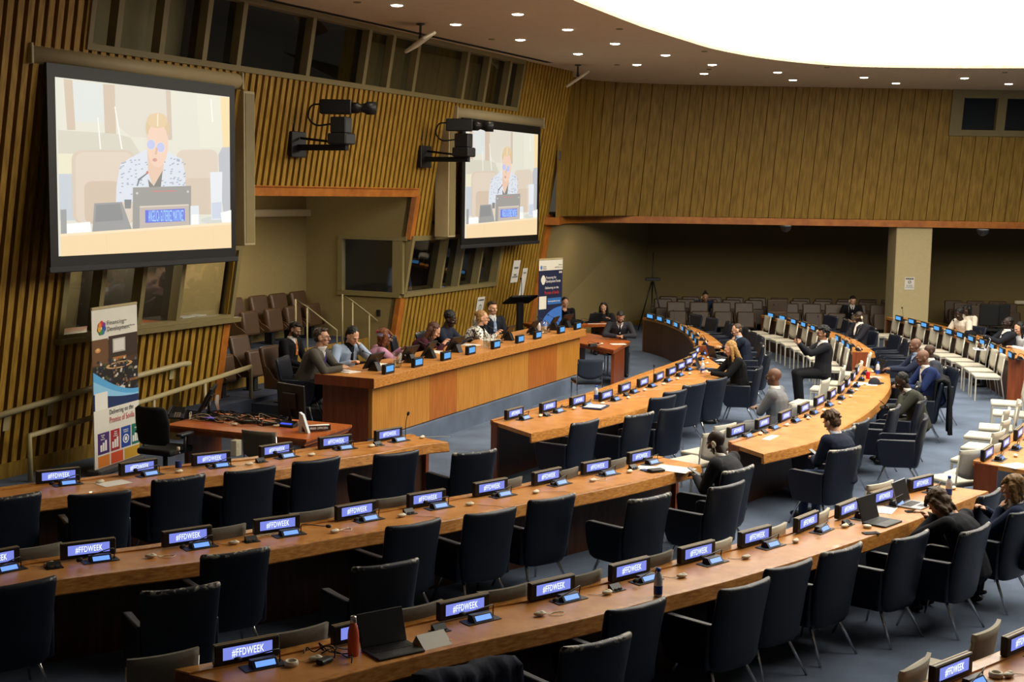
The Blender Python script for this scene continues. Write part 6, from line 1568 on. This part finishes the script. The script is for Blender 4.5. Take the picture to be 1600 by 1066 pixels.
def pitcher(p, label):
    r = empty('water_pitcher', p, 0, label, 'pitcher', 'glass pitchers')
    mb = MB(); mb.lathe([(.001, .004), (.05, .004), (.058, .0), (.06, .02), (.065, .22), (.062, .22), (.057, .02), (.001, .015)], 20); mb.tube(smooth3([(.062, 0, .19), (.11, 0, .18), (.11, 0, .09), (.06, 0, .05)], 4), .007, 6); mb.build('glass_body', M_CLEAR, r)
    mb = MB(); mb.lathe([(.001, .018), (.056, .018), (.06, .1), (.001, .1)], 20); mb.build('water', M_CLEAR, r)
pitcher(podw(*(lambda p: ((p - PA).dot(PD), .3))(at(738, 541, PTOP)), PTOP + .001), 'clear glass water pitcher before the tweed jacket on the podium')
pitcher(podw(*(lambda p: ((p - PA).dot(PD), .34))(at(830, 520, PTOP)), PTOP + .001), 'clear glass water pitcher near the far end of the podium')
pitcher(podw(*(lambda p: ((p - PA).dot(PD), .3))(at(603, 573, PTOP)), PTOP + .001), 'clear glass water pitcher before the pink top on the podium')
def sheet(p, rz, w, d, label, m=None, name='paper_sheet', group='loose papers', th=.0025):
    mb = MB(); mb.b2((-w / 2, -d / 2, 0), (w / 2, d / 2, th)); o = mb.build(name, m or M_WHITE); o.location = p; o.rotation_euler = (0, 0, rz); tag(o, label, 'paper', group); return o
for i, (x, y, l) in enumerate(((541, 581, 'papers under the hands of the grey suit at the podium'), (620, 572, 'papers before the pink top at the podium'), (690, 551, 'papers under the hands of the burgundy jacket'), (757, 541, 'papers spread before the tweed jacket'), (790, 533, 'papers at the podium just right of the tweed jacket'))):
    p = at(x, y, PTOP); sheet(podw((p - PA).dot(PD), .68, PTOP + .001), PROT + rn.uniform(-.4, .4), .24, .31, 'white ' + l, th=.006)
# low white bottle by the far end
def bottle_thing(p, h, label, body, capc, lab=None, name='water_bottle', rad=None):
    k = h / .22; r = empty(name, p, rn.uniform(0, 6), label, 'bottle', 'bottles')
    R_ = rad or .033 * k ** .5
    mb = MB(); mb.lathe([(R_ * .8, 0), (R_, .008 * k), (R_, .135 * k), (R_ * .85, .165 * k), (R_ * .45, .188 * k), (R_ * .42, .198 * k)], 18); mb.build('body', body, r)
    if lab: mb = MB(); mb.lathe([(R_ * 1.012, .0 + .02 * k), (R_ * 1.02, .022 * k), (R_ * 1.02, .085 * k), (R_ * 1.012, .086 * k)], 18); mb.build('label', lab, r)
    mb = MB(); mb.lathe([(R_ * .5, .194 * k), (R_ * .52, .2 * k), (R_ * .5, .22 * k), (R_ * .1, .221 * k)], 14); mb.build('cap', capc, r)
M_ORANGE = mat('bottle_orange', '#c5532f', .5, var=.04); M_BLUECAP = mat('cap_blue', '#1e4fae', .4, var=.03); M_ALU = mat('bottle_alu_white', '#c9ccd2', .35, .2, var=.04); M_LABEL = mat('label_blue', '#1d3a86', .45, var=.1); M_STEEL = mat('steel', '#b8b4ae', .25, .9, var=.04)
M_PET = M_CLEAR
r = empty('drinking_bottle', at(552, 1024, ZT + .001), 0, 'orange insulated bottle with steel cap on the nearest long desk', 'bottle', 'bottles')
mb = MB(); mb.lathe([(.034, 0), (.036, .01), (.0365, .13), (.033, .165), (.022, .2), (.0185, .215)], 22); mb.build('body', M_ORANGE, r)
mb = MB(); mb.lathe([(.0185, .212), (.0205, .216), (.0205, .25), (.017, .256), (.002, .257)], 20); mb.build('cap', M_STEEL, r)
bottle_thing(at(1028, 932, ZT + .001), .215, 'white and blue aluminium water bottle with blue cap on the nearest long desk', M_ALU, M_BLUECAP, M_LABEL)
bottle_thing(at(1482, 776, ZT + .001), .21, 'water bottle with blue cap beyond the bowed person on the nearest desk', M_ALU, M_BLUECAP, M_LABEL)
bottle_thing(at(279, 734, ZT + .001), .24, 'clear plastic water bottle on the desk in front of the banner', M_PET, M_CREAM, M_LABEL)
bottle_thing(at(931, 626, ZT + .001), .22, 'white water bottle with blue base on the inner curved desk', M_ALU, M_BLUECAP, M_LABEL)
bottle_thing(at(1097.5, 584, ZT + .001), .22, 'white water bottle beside the blonde person', M_ALU, M_CREAM, M_LABEL)
bottle_thing(at(1371, 586, ZT + .001), .22, 'blue and white water bottle beside the red can', M_ALU, M_BLUECAP, M_LABEL)
bottle_thing(at(842, 519, PTOP + .001), .2, 'small white bottle near the far end of the podium', M_ALU, M_BLUECAP)
r = empty('drink_can', at(1356, 592, ZT + .001), 0, 'red drink can on the second curved desk', 'can')
mb = MB(); mb.lathe([(.026, 0), (.031, .008), (.033, .012), (.033, .11), (.027, .122)], 20); mb.build('can_body', mat('can_red', '#b5171c', .35, .2, var=.05), r); mb = MB(); mb.lathe([(.027, .12), (.027, .123), (.001, .121)], 16); mb.build('lid', M_STEEL, r)
# ---------------------------------------------------------------- laptops
def laptop(hl, hr, label, z=ZT, d=.235, ang=108, shell=None, scr=None, toward=None, w=None):
    a, b = at(*hl, z), at(*hr, z); v = b - a; v.z = 0; W_ = w or min(.37, max(.3, v.length)); rz = math.atan2(v.y, v.x); c = (a + b) / 2
    r = empty('laptop', (c.x, c.y, z + .001), rz, label, 'laptop', 'laptops'); shell = shell or M_DGREY
    mb = MB(); mb.b2((-W_ / 2, -d, 0), (W_ / 2, .0, .016), bev=.004); mb.build('base', shell, r)
    mb = MB()
    for i in range(12):
        for j in range(5): mb.b2((-W_ / 2 + .03 + i * (W_ - .06) / 12, -.045 - j * .02, .016), (-W_ / 2 + .03 + (i + .85) * (W_ - .06) / 12, -.029 - j * .02, .018))
    mb.build('keyboard', M_BLACK, r)
    mb = MB(); mb.b2((-.05, -d + .015, .0161), (.05, -d + .08, .0168)); mb.build('touchpad', M_DGREY, r)
    e = MB(); e.b2((-W_ / 2, -.008, 0), (W_ / 2, .0, .22), bev=.003); o = e.build('lid', shell, r); o.location = (0, 0, .014); o.rotation_euler = (R(-(ang - 90)), 0, 0)
    e = MB(); e.b2((-W_ / 2 + .008, -.0095, .012), (W_ / 2 - .008, -.0078, .212)); o = e.build('screen', scr or M_BLACK, r); o.location = (0, 0, .014); o.rotation_euler = (R(-(ang - 90)), 0, 0)
    return r
M_SILVER = mat('laptop_silver', '#9b9da0', .35, .5, var=.03)
laptop((563, 1018), (635.5, 1003), 'black open laptop beside the orange bottle', w=.34, d=.24, shell=M_BLACK)
laptop((1345, 819.4), (1374, 809), 'dark grey open laptop on the nearest desk, with a phone beside it', w=.33)
laptop((1399.4, 793), (1423, 783), 'silver open laptop in front of the bowed person', w=.32, shell=M_SILVER)
laptop((1089, 583), (1097, 572), 'blue-lidded laptop before the blonde person', w=.33, shell=mat('laptop_blue', '#3e4d68', .4), ang=112)
laptop((1121, 561), (1106, 557), 'dark laptop with lid turned to the viewer beyond the blonde person', w=.33)
laptop((939, 504), (919, 505), 'black laptop with its lid to the viewer at the far small table', z=.76, w=.36, shell=M_BLACK)
laptop((1536, 541), (1545, 553), 'pale laptop with white lid on the far outermost desk', z=ZF, w=.32, shell=mat('laptop_white', '#c9cbd2', .5))
# upright tablet on the second curved desk
r = empty('tablet', at(1368, 583, ZT + .001), R(-82), 'large black tablet standing tilted on the second curved desk', 'tablet')
e = MB(); e.b2((-.17, -.008, 0), (.17, .008, .26), bev=.005); o = e.build('panel', M_BLACK, r); o.rotation_euler = (R(-28), 0, 0)
e = MB(); e.prism([(0.02, 0), (.14, 0), (.06, .12)], -.05, .05, axis='x'); e.build('stand', M_BLACK, r)
# ---------------------------------------------------------------- papers and small things on the desks
def face(key, x, y, z): return face_out(key, at(x, y, z))[0]
sheet(at(178, 755.5, ZT + .001), face('L1', 178, 755, ZT) + .1, .3, .21, 'white sheet lying between two displays on the desk before the banner')
sheet(at(1018, 732, ZT + .002), face('L2', 1018, 732, ZT) + .5, .21, .3, 'white papers beside the last display of the middle left desk')
sheet(at(1052, 733, ZT + .0025), face('L2', 1052, 733, ZT) + .2, .3, .42, 'white papers at the right end of the middle left desk')
sheet(at(1204, 684, ZT + .001), face('S2', 1204, 684, ZT) + .1, .36, .1, 'narrow white folded paper on the second curved desk')
sheet(at(1350, 600, ZT + .001), face('S2', 1350, 600, ZT), .3, .42, 'papers under the dark cap on the second curved desk')
sheet(at(1368, 590, ZT + .001), face('S2', 1368, 590, ZT) + .3, .3, .21, 'red and white leaflet beside the red can', mat('leaflet_red', '#c98a80', .6, var=.3, scale=18))
sheet(at(1588, 728, ZT + .001), R(30), .32, .24, 'white papers with dark print on the right-edge desk', mat('paper_printed', '#d5d2ca', .8, var=.25, scale=24))
sheet(at(1381, 797, ZT + .001), face('L3', 1381, 797, ZT) + .3, .3, .2, 'white paper between the two laptops on the nearest desk')
sheet(at(1131, 563, ZT + .001), R(60), .3, .21, 'white papers between the laptops on the inner curved desk')
sheet(at(966, 538, .752), R(190), .3, .21, 'white paper under the hands of the bearded writer')
sheet(at(935, 506, .762), R(10), .5, .1, 'strip of white papers along the far small table')
r = empty('notebook', at(931, 637, ZT + .001), face('S1', 931, 637, ZT) + .15, 'white notepad on a dark blue folder on the inner curved desk', 'notepad')
mb = MB(); mb.b2((-.2, -.14, 0), (.2, .14, .02), bev=.004); mb.build('folder', mat('folder_navy', '#1b2444', .5), r); mb = MB(); mb.b2((-.16, -.11, .02), (.12, .13, .026)); mb.build('notepad', M_WHITE, r)
r = empty('tent_card', at(673, 1006, ZT + .001), face('L3', 673, 1006, ZT), 'blank white tent of folded paper on the nearest long desk', 'tent card')
mb = MB(); mb.rings([[Vector((x, -.09, 0)), Vector((x, .01, .075)), Vector((x, .06, 0)), Vector((x, .057, 0)), Vector((x, .009, .072)), Vector((x, -.087, 0))] for x in (-.11, .11)], smooth=False); mb.build('folded_card', M_WHITE, r)
for k, c in enumerate(('#d9b93a', '#c94b5a', '#4aa36a')):
    mb = MB(); mb.b2((.108, -.07 + .025 * k, .02), (.122, -.055 + .025 * k, .022)); mb.build('index_tab', mat('tab_' + c[1:], c, .6), r)
tangle('charger_cable', 'black charger cable loops beside the orange bottle', at(512, 1030, ZT + .001), .16, .14, 5, M_BLACK, .0045, .05, 8)
mb = MB(); mb.b2((-.055, -.03, 0), (.055, .03, .03), bev=.008); o = mb.build('charger_brick', M_BLACK); o.location = at(507, 1036, ZT + .001); o.rotation_euler = (0, 0, 1.0); tag(o, 'black charger brick in the cable loops on the nearest desk', 'charger')
tangle('coiled_cable', 'coiled black headset cable on the inner curved desk', at(888, 637, ZT + .001), .1, .06, 5, M_BLACK, .004, .03, 6)
def phone(p, rz, label, tilt=0, roll=0):
    r = empty('mobile_phone', p, rz, label, 'phone', 'mobile phones'); mb = MB(); mb.b2((-.037, -.075, 0), (.037, .075, .009), bev=.004, seg=2); mb.build('case', M_BLACK, r)
    mb = MB(); mb.b2((-.034, -.071, .009), (.034, .071, .0095)); mb.build('screen', mat('phone_glass', '#20252c', .1), r); r.rotation_euler = (R(tilt), R(roll), rz); return r
phone(at(1361, 834, ZT + .001), face('L3', 1361, 834, ZT) + .9, 'dark phone lying near the desk edge in front of the grey laptop')
phone(at(1427, 800, ZT + .001), face('L3', 1427, 800, ZT) + .9, 'dark phone beside the silver laptop')
phone(at(1010, 736, ZT + .004), .6, 'black phone lying on the papers of the middle left desk'); 
mb = MB(); mb.b2((-.09, -.05, 0), (.09, .05, .03), bev=.012, seg=2); o = mb.build('glasses_case', M_BLACK); o.location = at(1025, 737, ZT + .004); o.rotation_euler = (0, 0, .5); tag(o, 'black case lying on the papers of the middle left desk', 'case')
mb = MB(); mb.lathe([(.032, 0), (.038, .006), (.038, .02), (.033, .026), (.001, .027)], 20); o = mb.build('round_receiver', M_CREAM); o.location = at(1355, 825, ZT + .001); tag(o, 'round cream receiver beside the grey laptop', 'receiver')
def ring_rec(x, y, label):
    mb = MB(); mb.lathe([(.03, 0), (.042, .0), (.046, .016), (.04, .032), (.03, .032), (.025, .016), (.03, 0)], 20); o = mb.build('ring_receiver', M_CREAM); o.location = at(x, y, ZT + .001); tag(o, label, 'receiver')
ring_rec(1556, 1058, 'ring-shaped cream earpiece on the bottom right desk corner'); ring_rec(455, 1040, 'ring-shaped cream earpiece on the left end of the nearest desk')
r = empty('baseball_cap', at(1366, 600, ZT + .004), R(-60), 'dark cap lying on papers on the second curved desk', 'cap')
mb = MB(); mb.ball((0, 0, .0), (.09, .1, .105), n=18); bmesh.ops.delete(mb.bm, geom=[v for v in mb.bm.verts if v.co.z < -.001], context='VERTS'); mb.build('crown', cloth('#23252d'), r)
mb = MB(); n = 10; mb.rings([[Vector((.085 * math.cos(PI * k / n) * q, .06 + .13 * math.sin(PI * k / n) * q, .008 - .02 * (k / n - .5) ** 2 + dz)) for k in range(n + 1)] for q, dz in ((1, 0), (.4, .01), (.4, .014), (1, .005))], closed=False, caps=False); mb.build('peak', cloth('#23252d'), r)
# dark bags and coats
def lump(name, label, cat, p, sx, sy, sz, c, seed=1, rz=0):
    rg = random.Random(seed); mb = MB(); 
    for k in range(7): mb.ball((rg.uniform(-.5, .5) * sx, rg.uniform(-.5, .5) * sy, sz * .4), (sx * rg.uniform(.3, .55), sy * rg.uniform(.35, .6), sz * rg.uniform(.35, .62)), n=12)
    for v in mb.bm.verts: v.co.z = max(0.0, v.co.z)
    o = mb.build(name, cloth(c)); later_remesh(o, .014, 3); o.location = p; o.rotation_euler = (0, 0, rz); tag(o, label, cat); return o
PENDING.clear()
lump('black_bag', 'black bag lying on the far outermost desk', 'bag', at(1516, 527, ZF + .002), .26, .14, .16, '#101114', 3, R(70))
lump('dark_coat', 'dark coat heaped on the far small table beside the laptop', 'coat', at(893, 508, .752), .3, .16, .16, '#0f1013', 4)
def drape(name, label, c, p, rz, w, h, d, seed, zb):
    """a coat hung over a chair back: front fall, fold over the top, rear fall with wavy hems"""
    rg = random.Random(seed); n = 22; prof = [(d + .07, zb), (d + .06, zb + .2), (d + .045, h - .12), (d + .02, h - .01), (0, h + .025), (-d - .02, h - .01), (-d - .035, h - .15), (-d - .04, h - .33)]
    out, ins = [], []
    mb = MB(); ph = rg.uniform(0, 6)
    def pt(k, j, o):
        u = k / n * 2 - 1; y, z = prof[j]; f = .02 * math.sin(u * 9 + ph) * min(1, abs(z - h) * 2.5) + .012 * math.sin(u * 17 + j)
        return Vector((u * w * (1 + .06 * (h - z)), -(y + f + o * (1 if y >= 0 else -1)), z + .012 * math.sin(u * 5 + j) + (o if j in (3, 4, 5) else 0)))
    g = [[[mb.bm.verts.new(pt(k, j, o)) for k in range(n + 1)] for j in range(len(prof))] for o in (0, .022)]
    for s_ in (0, 1):
        for j in range(len(prof) - 1):
            for k in range(n): mb._f([g[s_][j][k], g[s_][j][k + 1], g[s_][j + 1][k + 1], g[s_][j + 1][k]], None, True)
    for j in range(len(prof) - 1):
        for k in (0, n): mb._f([g[0][j][k], g[0][j + 1][k], g[1][j + 1][k], g[1][j][k]])
    for j in (0, len(prof) - 1):
        for k in range(n): mb._f([g[0][j][k], g[0][j][k + 1], g[1][j][k + 1], g[1][j][k]])
    o = mb.build(name, cloth(c)); o.location = p; o.rotation_euler = (0, 0, rz); tag(o, label, 'coat'); return o
pp, ff = NCHAIR['Pc']; bk = pp - ff * .31
drape('dark_coat', 'long black coat hung over the chair of the bright blue suit', '#0d0e11', (bk.x, bk.y, 0), rz_of(ff), .26, .94, .06, 3, .12)
pp, ff = NCHAIR['L30']; bk = pp - ff * .31
drape('dark_jacket', 'dark navy jacket hung over the chair at the bottom edge of the photo', '#1c2233', (bk.x, bk.y, 0), rz_of(ff), .31, .935, .065, 5, .45)
c0 = at(412, 545, .44 + .86); s_ = (c0 - P0).dot(D_); pb = rp(s_, .44, -.22)
drape('dark_coat', 'black coat hung over a brown theatre seat behind the podium', '#0b0b0d', pb, rz_of(N_), .24, .86, .06, 8, .3)
# bowed person's pale trousers-side scarf
# ---------------------------------------------------------------- phones in hands
def in_hand(pr, side, label, tilt, rzo):
    r_, hc, nk, ch, arms, T = [p for p in PEOPLE if p[0] == pr][0]; a, e, w = arms[1 if side > 0 else 0]; f = (w - e).normalized()
    q = world(r_, w + f * .085 + Vector((0, 0, .028))); phone(q, r_.rotation_euler.z + R(rzo), label, tilt)
in_hand(p_ear, 1, 'phone held by the charcoal-suited person with earphone at the middle desk', 30, 10)
in_hand(p_back, 1, 'phone held by the person in navy suit with brown hair', 30, 10)
in_hand(p_phot, -1, 'phone held up by the person taking a picture', 85, 0)
in_hand(p_phon, -1, 'phone held up by the dark-suited person at the far right desk', 60, 0)
in_hand(p_gree, 1, 'phone held by the person in grey-green suit', 40, 0)
# ---------------------------------------------------------------- tables beyond the podium
a, b = at(959, 547, .75), at(984.6, 533, .75); fl = a + (at(913, 537.6, .75) - a).normalized() * 1.7
quad_table('side_table', 'small wooden table beyond the podium with a bearded writer behind it', [a[:2], b[:2], (b + fl - a)[:2], fl[:2]], .75, .09, [((a + (b - a) * .12 + (fl - a) * .06)[:2], (a + (b - a) * .75 + (fl - a) * .06)[:2]), ((fl + (b - a) * .12 - (fl - a) * .06)[:2], (fl + (b - a) * .75 - (fl - a) * .06)[:2])], 'side tables', M_TABLE)
q = at(926, 541, .752); dup(MICS[0], q, R(215), 'gooseneck microphone with blue display on the small table beyond the podium', 'desk microphones'); dup(RECS[1], at(940, 538.5, .752), 1, 'cream earpiece on the small table beyond the podium', 'earpiece receivers')
q = at(912, 506, .75); e = at(948, 504.5, .75); v = (e - q).normalized(); n3 = Vector((-v.y, v.x, 0)); q0 = q - v * 1.2; e0 = e + v * .1
quad_table('side_table', 'farthest small wooden table by the gallery wall with the black laptop', [q0[:2], e0[:2], (e0 + n3 * .7)[:2], (q0 + n3 * .7)[:2]], .75, .09, [((e0 - v * .1 + n3 * .05)[:2], (e0 - v * .1 + n3 * .6)[:2]), ((q0 + v * .1 + n3 * .05)[:2], (q0 + v * .1 + n3 * .6)[:2])], 'side tables', M_TABLE)
dup(MICS[0], at(916, 504.5, .752), R(185), 'gooseneck microphone with blue display on the farthest small table', 'desk microphones')
# lectern
p = onpl(812, 512, PA - PN * 2.35, PN); p.z = DS; r = empty('lectern', p, R(-150), 'black slanted lectern with microphone beside the navy banner', 'lectern')
mb = MB(); mb.b2((-.3, -.22, 0), (.3, .22, .05), bev=.01); mb.build('foot', M_BLACK, r); mb = MB(); mb.b2((-.06, -.05, .05), (.06, .05, 1.0)); mb.build('column', M_BLACK, r)
e = MB(); e.b2((-.32, -.22, -.02), (.32, .22, .02), bev=.006); o = e.build('reading_top', M_BLACKM, r); o.location = (0, 0, 1.06); o.rotation_euler = (R(24), 0, 0)
mb = MB(); mb.tube(smooth3([(.1, .2, 1.1), (.1, .22, 1.25), (.06, .15, 1.42), (.03, .08, 1.5)]), .007, 6); mb.ball((.03, .07, 1.51), .022, n=8); mb.build('microphone', M_BLACKM, r)
# tripod in the gallery corner
p = atd(1018, 500, 36.2); r = empty('tripod', (p.x, p.y, 0), 0, 'black tripod with a thin mast standing in the dark gallery corner', 'tripod')
for k in range(3):
    a = 2 * PI * k / 3 + .4; mb = MB(); mb.tube([(0.03 * math.cos(a), .03 * math.sin(a), 1.35), (.42 * math.cos(a), .42 * math.sin(a), 0)], [.022, .015], 8); mb.build('leg', M_BLACK, r)
mb = MB(); mb.tube([(0, 0, 1.1), (0, 0, 1.45), (0, 0, 2.15)], [.02, .02, .012], 8); mb.build('mast', M_BLACK, r); mb = MB(); mb.b2((-.2, -.05, 1.38), (.2, .05, 1.46), bev=.01); mb.build('head', M_BLACK, r)
# long podium microphones
for i, (x, y, l) in enumerate(((604, 580, 'in front of the pink top'), (668, 560, 'in front of the burgundy jacket'), (700, 557, 'in front of the dark navy jacket'), (786, 536, 'in front of the tweed jacket'), (858, 519, 'near the far end of the podium'), (884, 516, 'at the far end of the podium'))):
    p = at(x, y, PTOP); p = podw((p - PA).dot(PD), .36, PTOP + .001); r = empty('podium_microphone', p, PROT, 'thin gooseneck microphone ' + l, 'microphone', 'podium microphones')
    mb = MB(); mb.lathe([(.03, 0), (.03, .008), (.008, .012), (.006, .02)], 12); mb.build('base', M_BLACK, r); mb = MB(); mb.tube(smooth3([(0, 0, .01), (0, 0, .1), (-.04, .04, .19), (-.16, .16, .28)]), .005, 6); mb.build('gooseneck', M_DGREY, r); mb = MB(); mb.ball((-.17, .17, .285), .014, n=8); mb.build('microphone_head', M_BLACKM, r)
# gallery odds
p = atd(1553, 500, 34.9); 
for i, x in enumerate((1545, 1567)):
    p = atd(x, 500, 33.6); r = empty('office_chair', (p.x, p.y, 0), R(160 + 15 * i), 'black high-backed chair against the gallery wall, %s of two' % ('left', 'right')[i], 'office chair', 'black gallery chairs')
    mb = MB(); mb.b2((-.25, -.24, .42), (.25, .24, .5), bev=.03, seg=2); mb.build('seat', M_BLACKM, r); mb = MB(); mb.b2((-.24, -.3, .52), (.24, -.24, 1.08), bev=.03, seg=2); mb.build('backrest', M_BLACKM, r)
    mb = MB(); mb.tube([(0, 0, .02), (0, 0, .42)], .03, 8); mb.b2((-.25, -.03, 0), (.25, .03, .04)); mb.b2((-.03, -.25, 0), (.03, .25, .04)); mb.build('pedestal', M_BLACK, r)
r = empty('theatre_seat', (atd(1214, 490, 35.3).x, 35.3, 0), PI, 'taller tan-backed seat standing in the front gallery row', 'seat', 'far gallery theatre seats')
mb = MB(); mb.b2((-.27, -.05, .0), (.27, .05, 1.0), bev=.03, seg=2); mb.build('back_panel', M_BROWN_SHADE, r); mb = MB(); mb.b2((-.25, .05, .3), (.25, .15, .7), bev=.03, seg=2); mb.build('folded_seat', M_BROWN, r)
# pale lamp fitting at the right gallery wall
p = atd(1597, 473, 38.6); mb = MB(); mb.b2((-.2, -.08, -.05), (.4, 0, .05), bev=.02); o = mb.build('wall_fitting', M_CREAM); o.location = (p.x, 38.68, p.z); tag(o, 'white fitting on the gallery wall at the right edge', 'fitting')
for (x, y), l in (((1228, 352), 'left'), ((1536, 358), 'right')):
    p = at(x, y, ZB + .02); mb = MB(); mb.lathe([(.11, 0), (.11, -.03), (.09, -.09), (.03, -.13), (.002, -.135)], 16); o = mb.build('ceiling_camera', M_BLACK); o.location = (p.x, min(p.y, 36.5), ZB + .02); tag(o, 'small black dome camera under the gallery soffit, %s one' % l, 'camera', 'dome cameras')
# ---------------------------------------------------------------- inside the interpreter booths
pbx = rp(S_OPEN1 + 1.15, 0, -.55)
p_bt = person('person at a console inside the right interpreter booth', (628, 408), -130, 'brown', 'afro', '#0a0909', jacket='#39435a', vneck=False, lean=16, pitch=18, zb=.62, vox=.01, plane=(pbx, D_), legs=False)
mb = MB(); 
v = [rp(s, z, o) for s in (S_OPEN1 + .25, B2[1] - .1) for z in (1.56, 1.6) for o in (-.75, .1)]
vs = [mb.bm.verts.new(q) for q in v]
for q in ((0, 1, 3, 2), (4, 6, 7, 5), (0, 4, 5, 1), (2, 3, 7, 6), (0, 2, 6, 4), (1, 5, 7, 3)): mb._f([vs[i] for i in q])
tag(mb.build('booth_counter', M_DGREY), 'dark counter inside the right interpreter booth', 'counter')
for i, (s, o) in enumerate(((S_OPEN1 + .75, .0), (S_OPEN1 + 2.3, .0))):
    r = empty('interpreter_console', rp(s, 1.602, o), VROT, 'interpreter console with blue screen, %s one in the right booth' % ('near', 'far')[i], 'console', 'booth consoles'); mb = MB(); mb.b2((-.17, -.1, 0), (.17, .1, .06), bev=.01); mb.build('case', M_BLACK, r); mb = MB(); mb.box((0, .0, .1), (.3, .01, .1), rot=(R(-30), 0, 0)); mb.build('screen', G_BLUE, r)
mb = MB(); v = [wp(s, z, o) for s in (B1[0] + .05, 1.44) for z in (1.7, 1.75) for o in (-.62, -.13)]
vs = [mb.bm.verts.new(q) for q in v]
for q in ((0, 1, 3, 2), (4, 6, 7, 5), (0, 4, 5, 1), (2, 3, 7, 6), (0, 2, 6, 4), (1, 5, 7, 3)): mb._f([vs[i] for i in q])
tag(mb.build('booth_counter', M_TABLE), 'counter inside the left interpreter booth', 'counter')
mb = MB(); v = [wp(s, z, o) for s in (1.56, B1[1] - .04) for z in (1.71, 1.75) for o in (-.42, -.13)]
vs = [mb.bm.verts.new(q) for q in v]
for q in ((0, 1, 3, 2), (4, 6, 7, 5), (0, 4, 5, 1), (2, 3, 7, 6), (0, 2, 6, 4), (1, 5, 7, 3)): mb._f([vs[i] for i in q])
tag(mb.build('paper_shelf', M_FRAME), 'shelf with white papers behind the rightmost pane of the left booth', 'shelf')
for i, s in enumerate((1.95, 2.25)): sheet(wp(s, 1.752, -.27), VROT + .3 * i, .3, .2, 'white papers on the counter of the left booth, %s ones' % ('left', 'right')[i], th=.02)
r = empty('tablet', wp(.6, 1.752, -.3), VROT + PI + .5, 'tablet with pale blue screen inside the left booth', 'tablet'); e = MB(); e.b2((-.14, -.008, 0), (.14, .008, .22)); o = e.build('panel', M_BLACK, r); o.rotation_euler = (R(-20), 0, 0); e = MB(); e.b2((-.13, .009, .01), (.13, .011, .21)); o = e.build('lit_screen', glow('tablet_glow', '#7fb8e6', EX * .6), r); o.rotation_euler = (R(-20), 0, 0)
p_b1 = person('person in dark clothes inside the left interpreter booth', (237, 447), -80, 'tan', 'bob', '#140f0d', jacket='#4a2838', vneck=False, lean=8, pitch=14, vox=.01, zb=.55, plane=(wp(1.4, 0, -1.0), N_), legs=False)
L = bpy.data.lights.new('booth_lamp', 'POINT'); L.energy = 22; L.color = (1, .85, .6); L.shadow_soft_size = .1; lo = bpy.data.objects.new('booth_lamp', L); COL.objects.link(lo); lo.location = wp(.9, 2.6, -1.2)
L = bpy.data.lights.new('booth_console_light', 'POINT'); L.energy = 3; L.color = (.6, .75, 1); L.shadow_soft_size = .1; lo = bpy.data.objects.new('booth_console_light', L); COL.objects.link(lo); lo.location = wp(S_OPEN1 + 1.3, 2.2, -.75)  # dim bluish fill added so the dark booth shows through its window
dg = bpy.context.evaluated_depsgraph_get()
new = [(o, bpy.data.meshes.new_from_object(o.evaluated_get(dg))) for o in PENDING]
for o, me in new:
    ms = [m for m in o.data.materials]; o.modifiers.clear(); old = o.data; o.data = me; me.materials.clear()
    for m in ms: me.materials.append(m)
    bpy.data.meshes.remove(old)
    for p in me.polygons: p.use_smooth = True

# ================================================================= the patterns the copies were made from go
def wipe(o):
    for c in list(o.children): wipe(c)
    bpy.data.objects.remove(o)
for o in PROTOS: wipe(o)
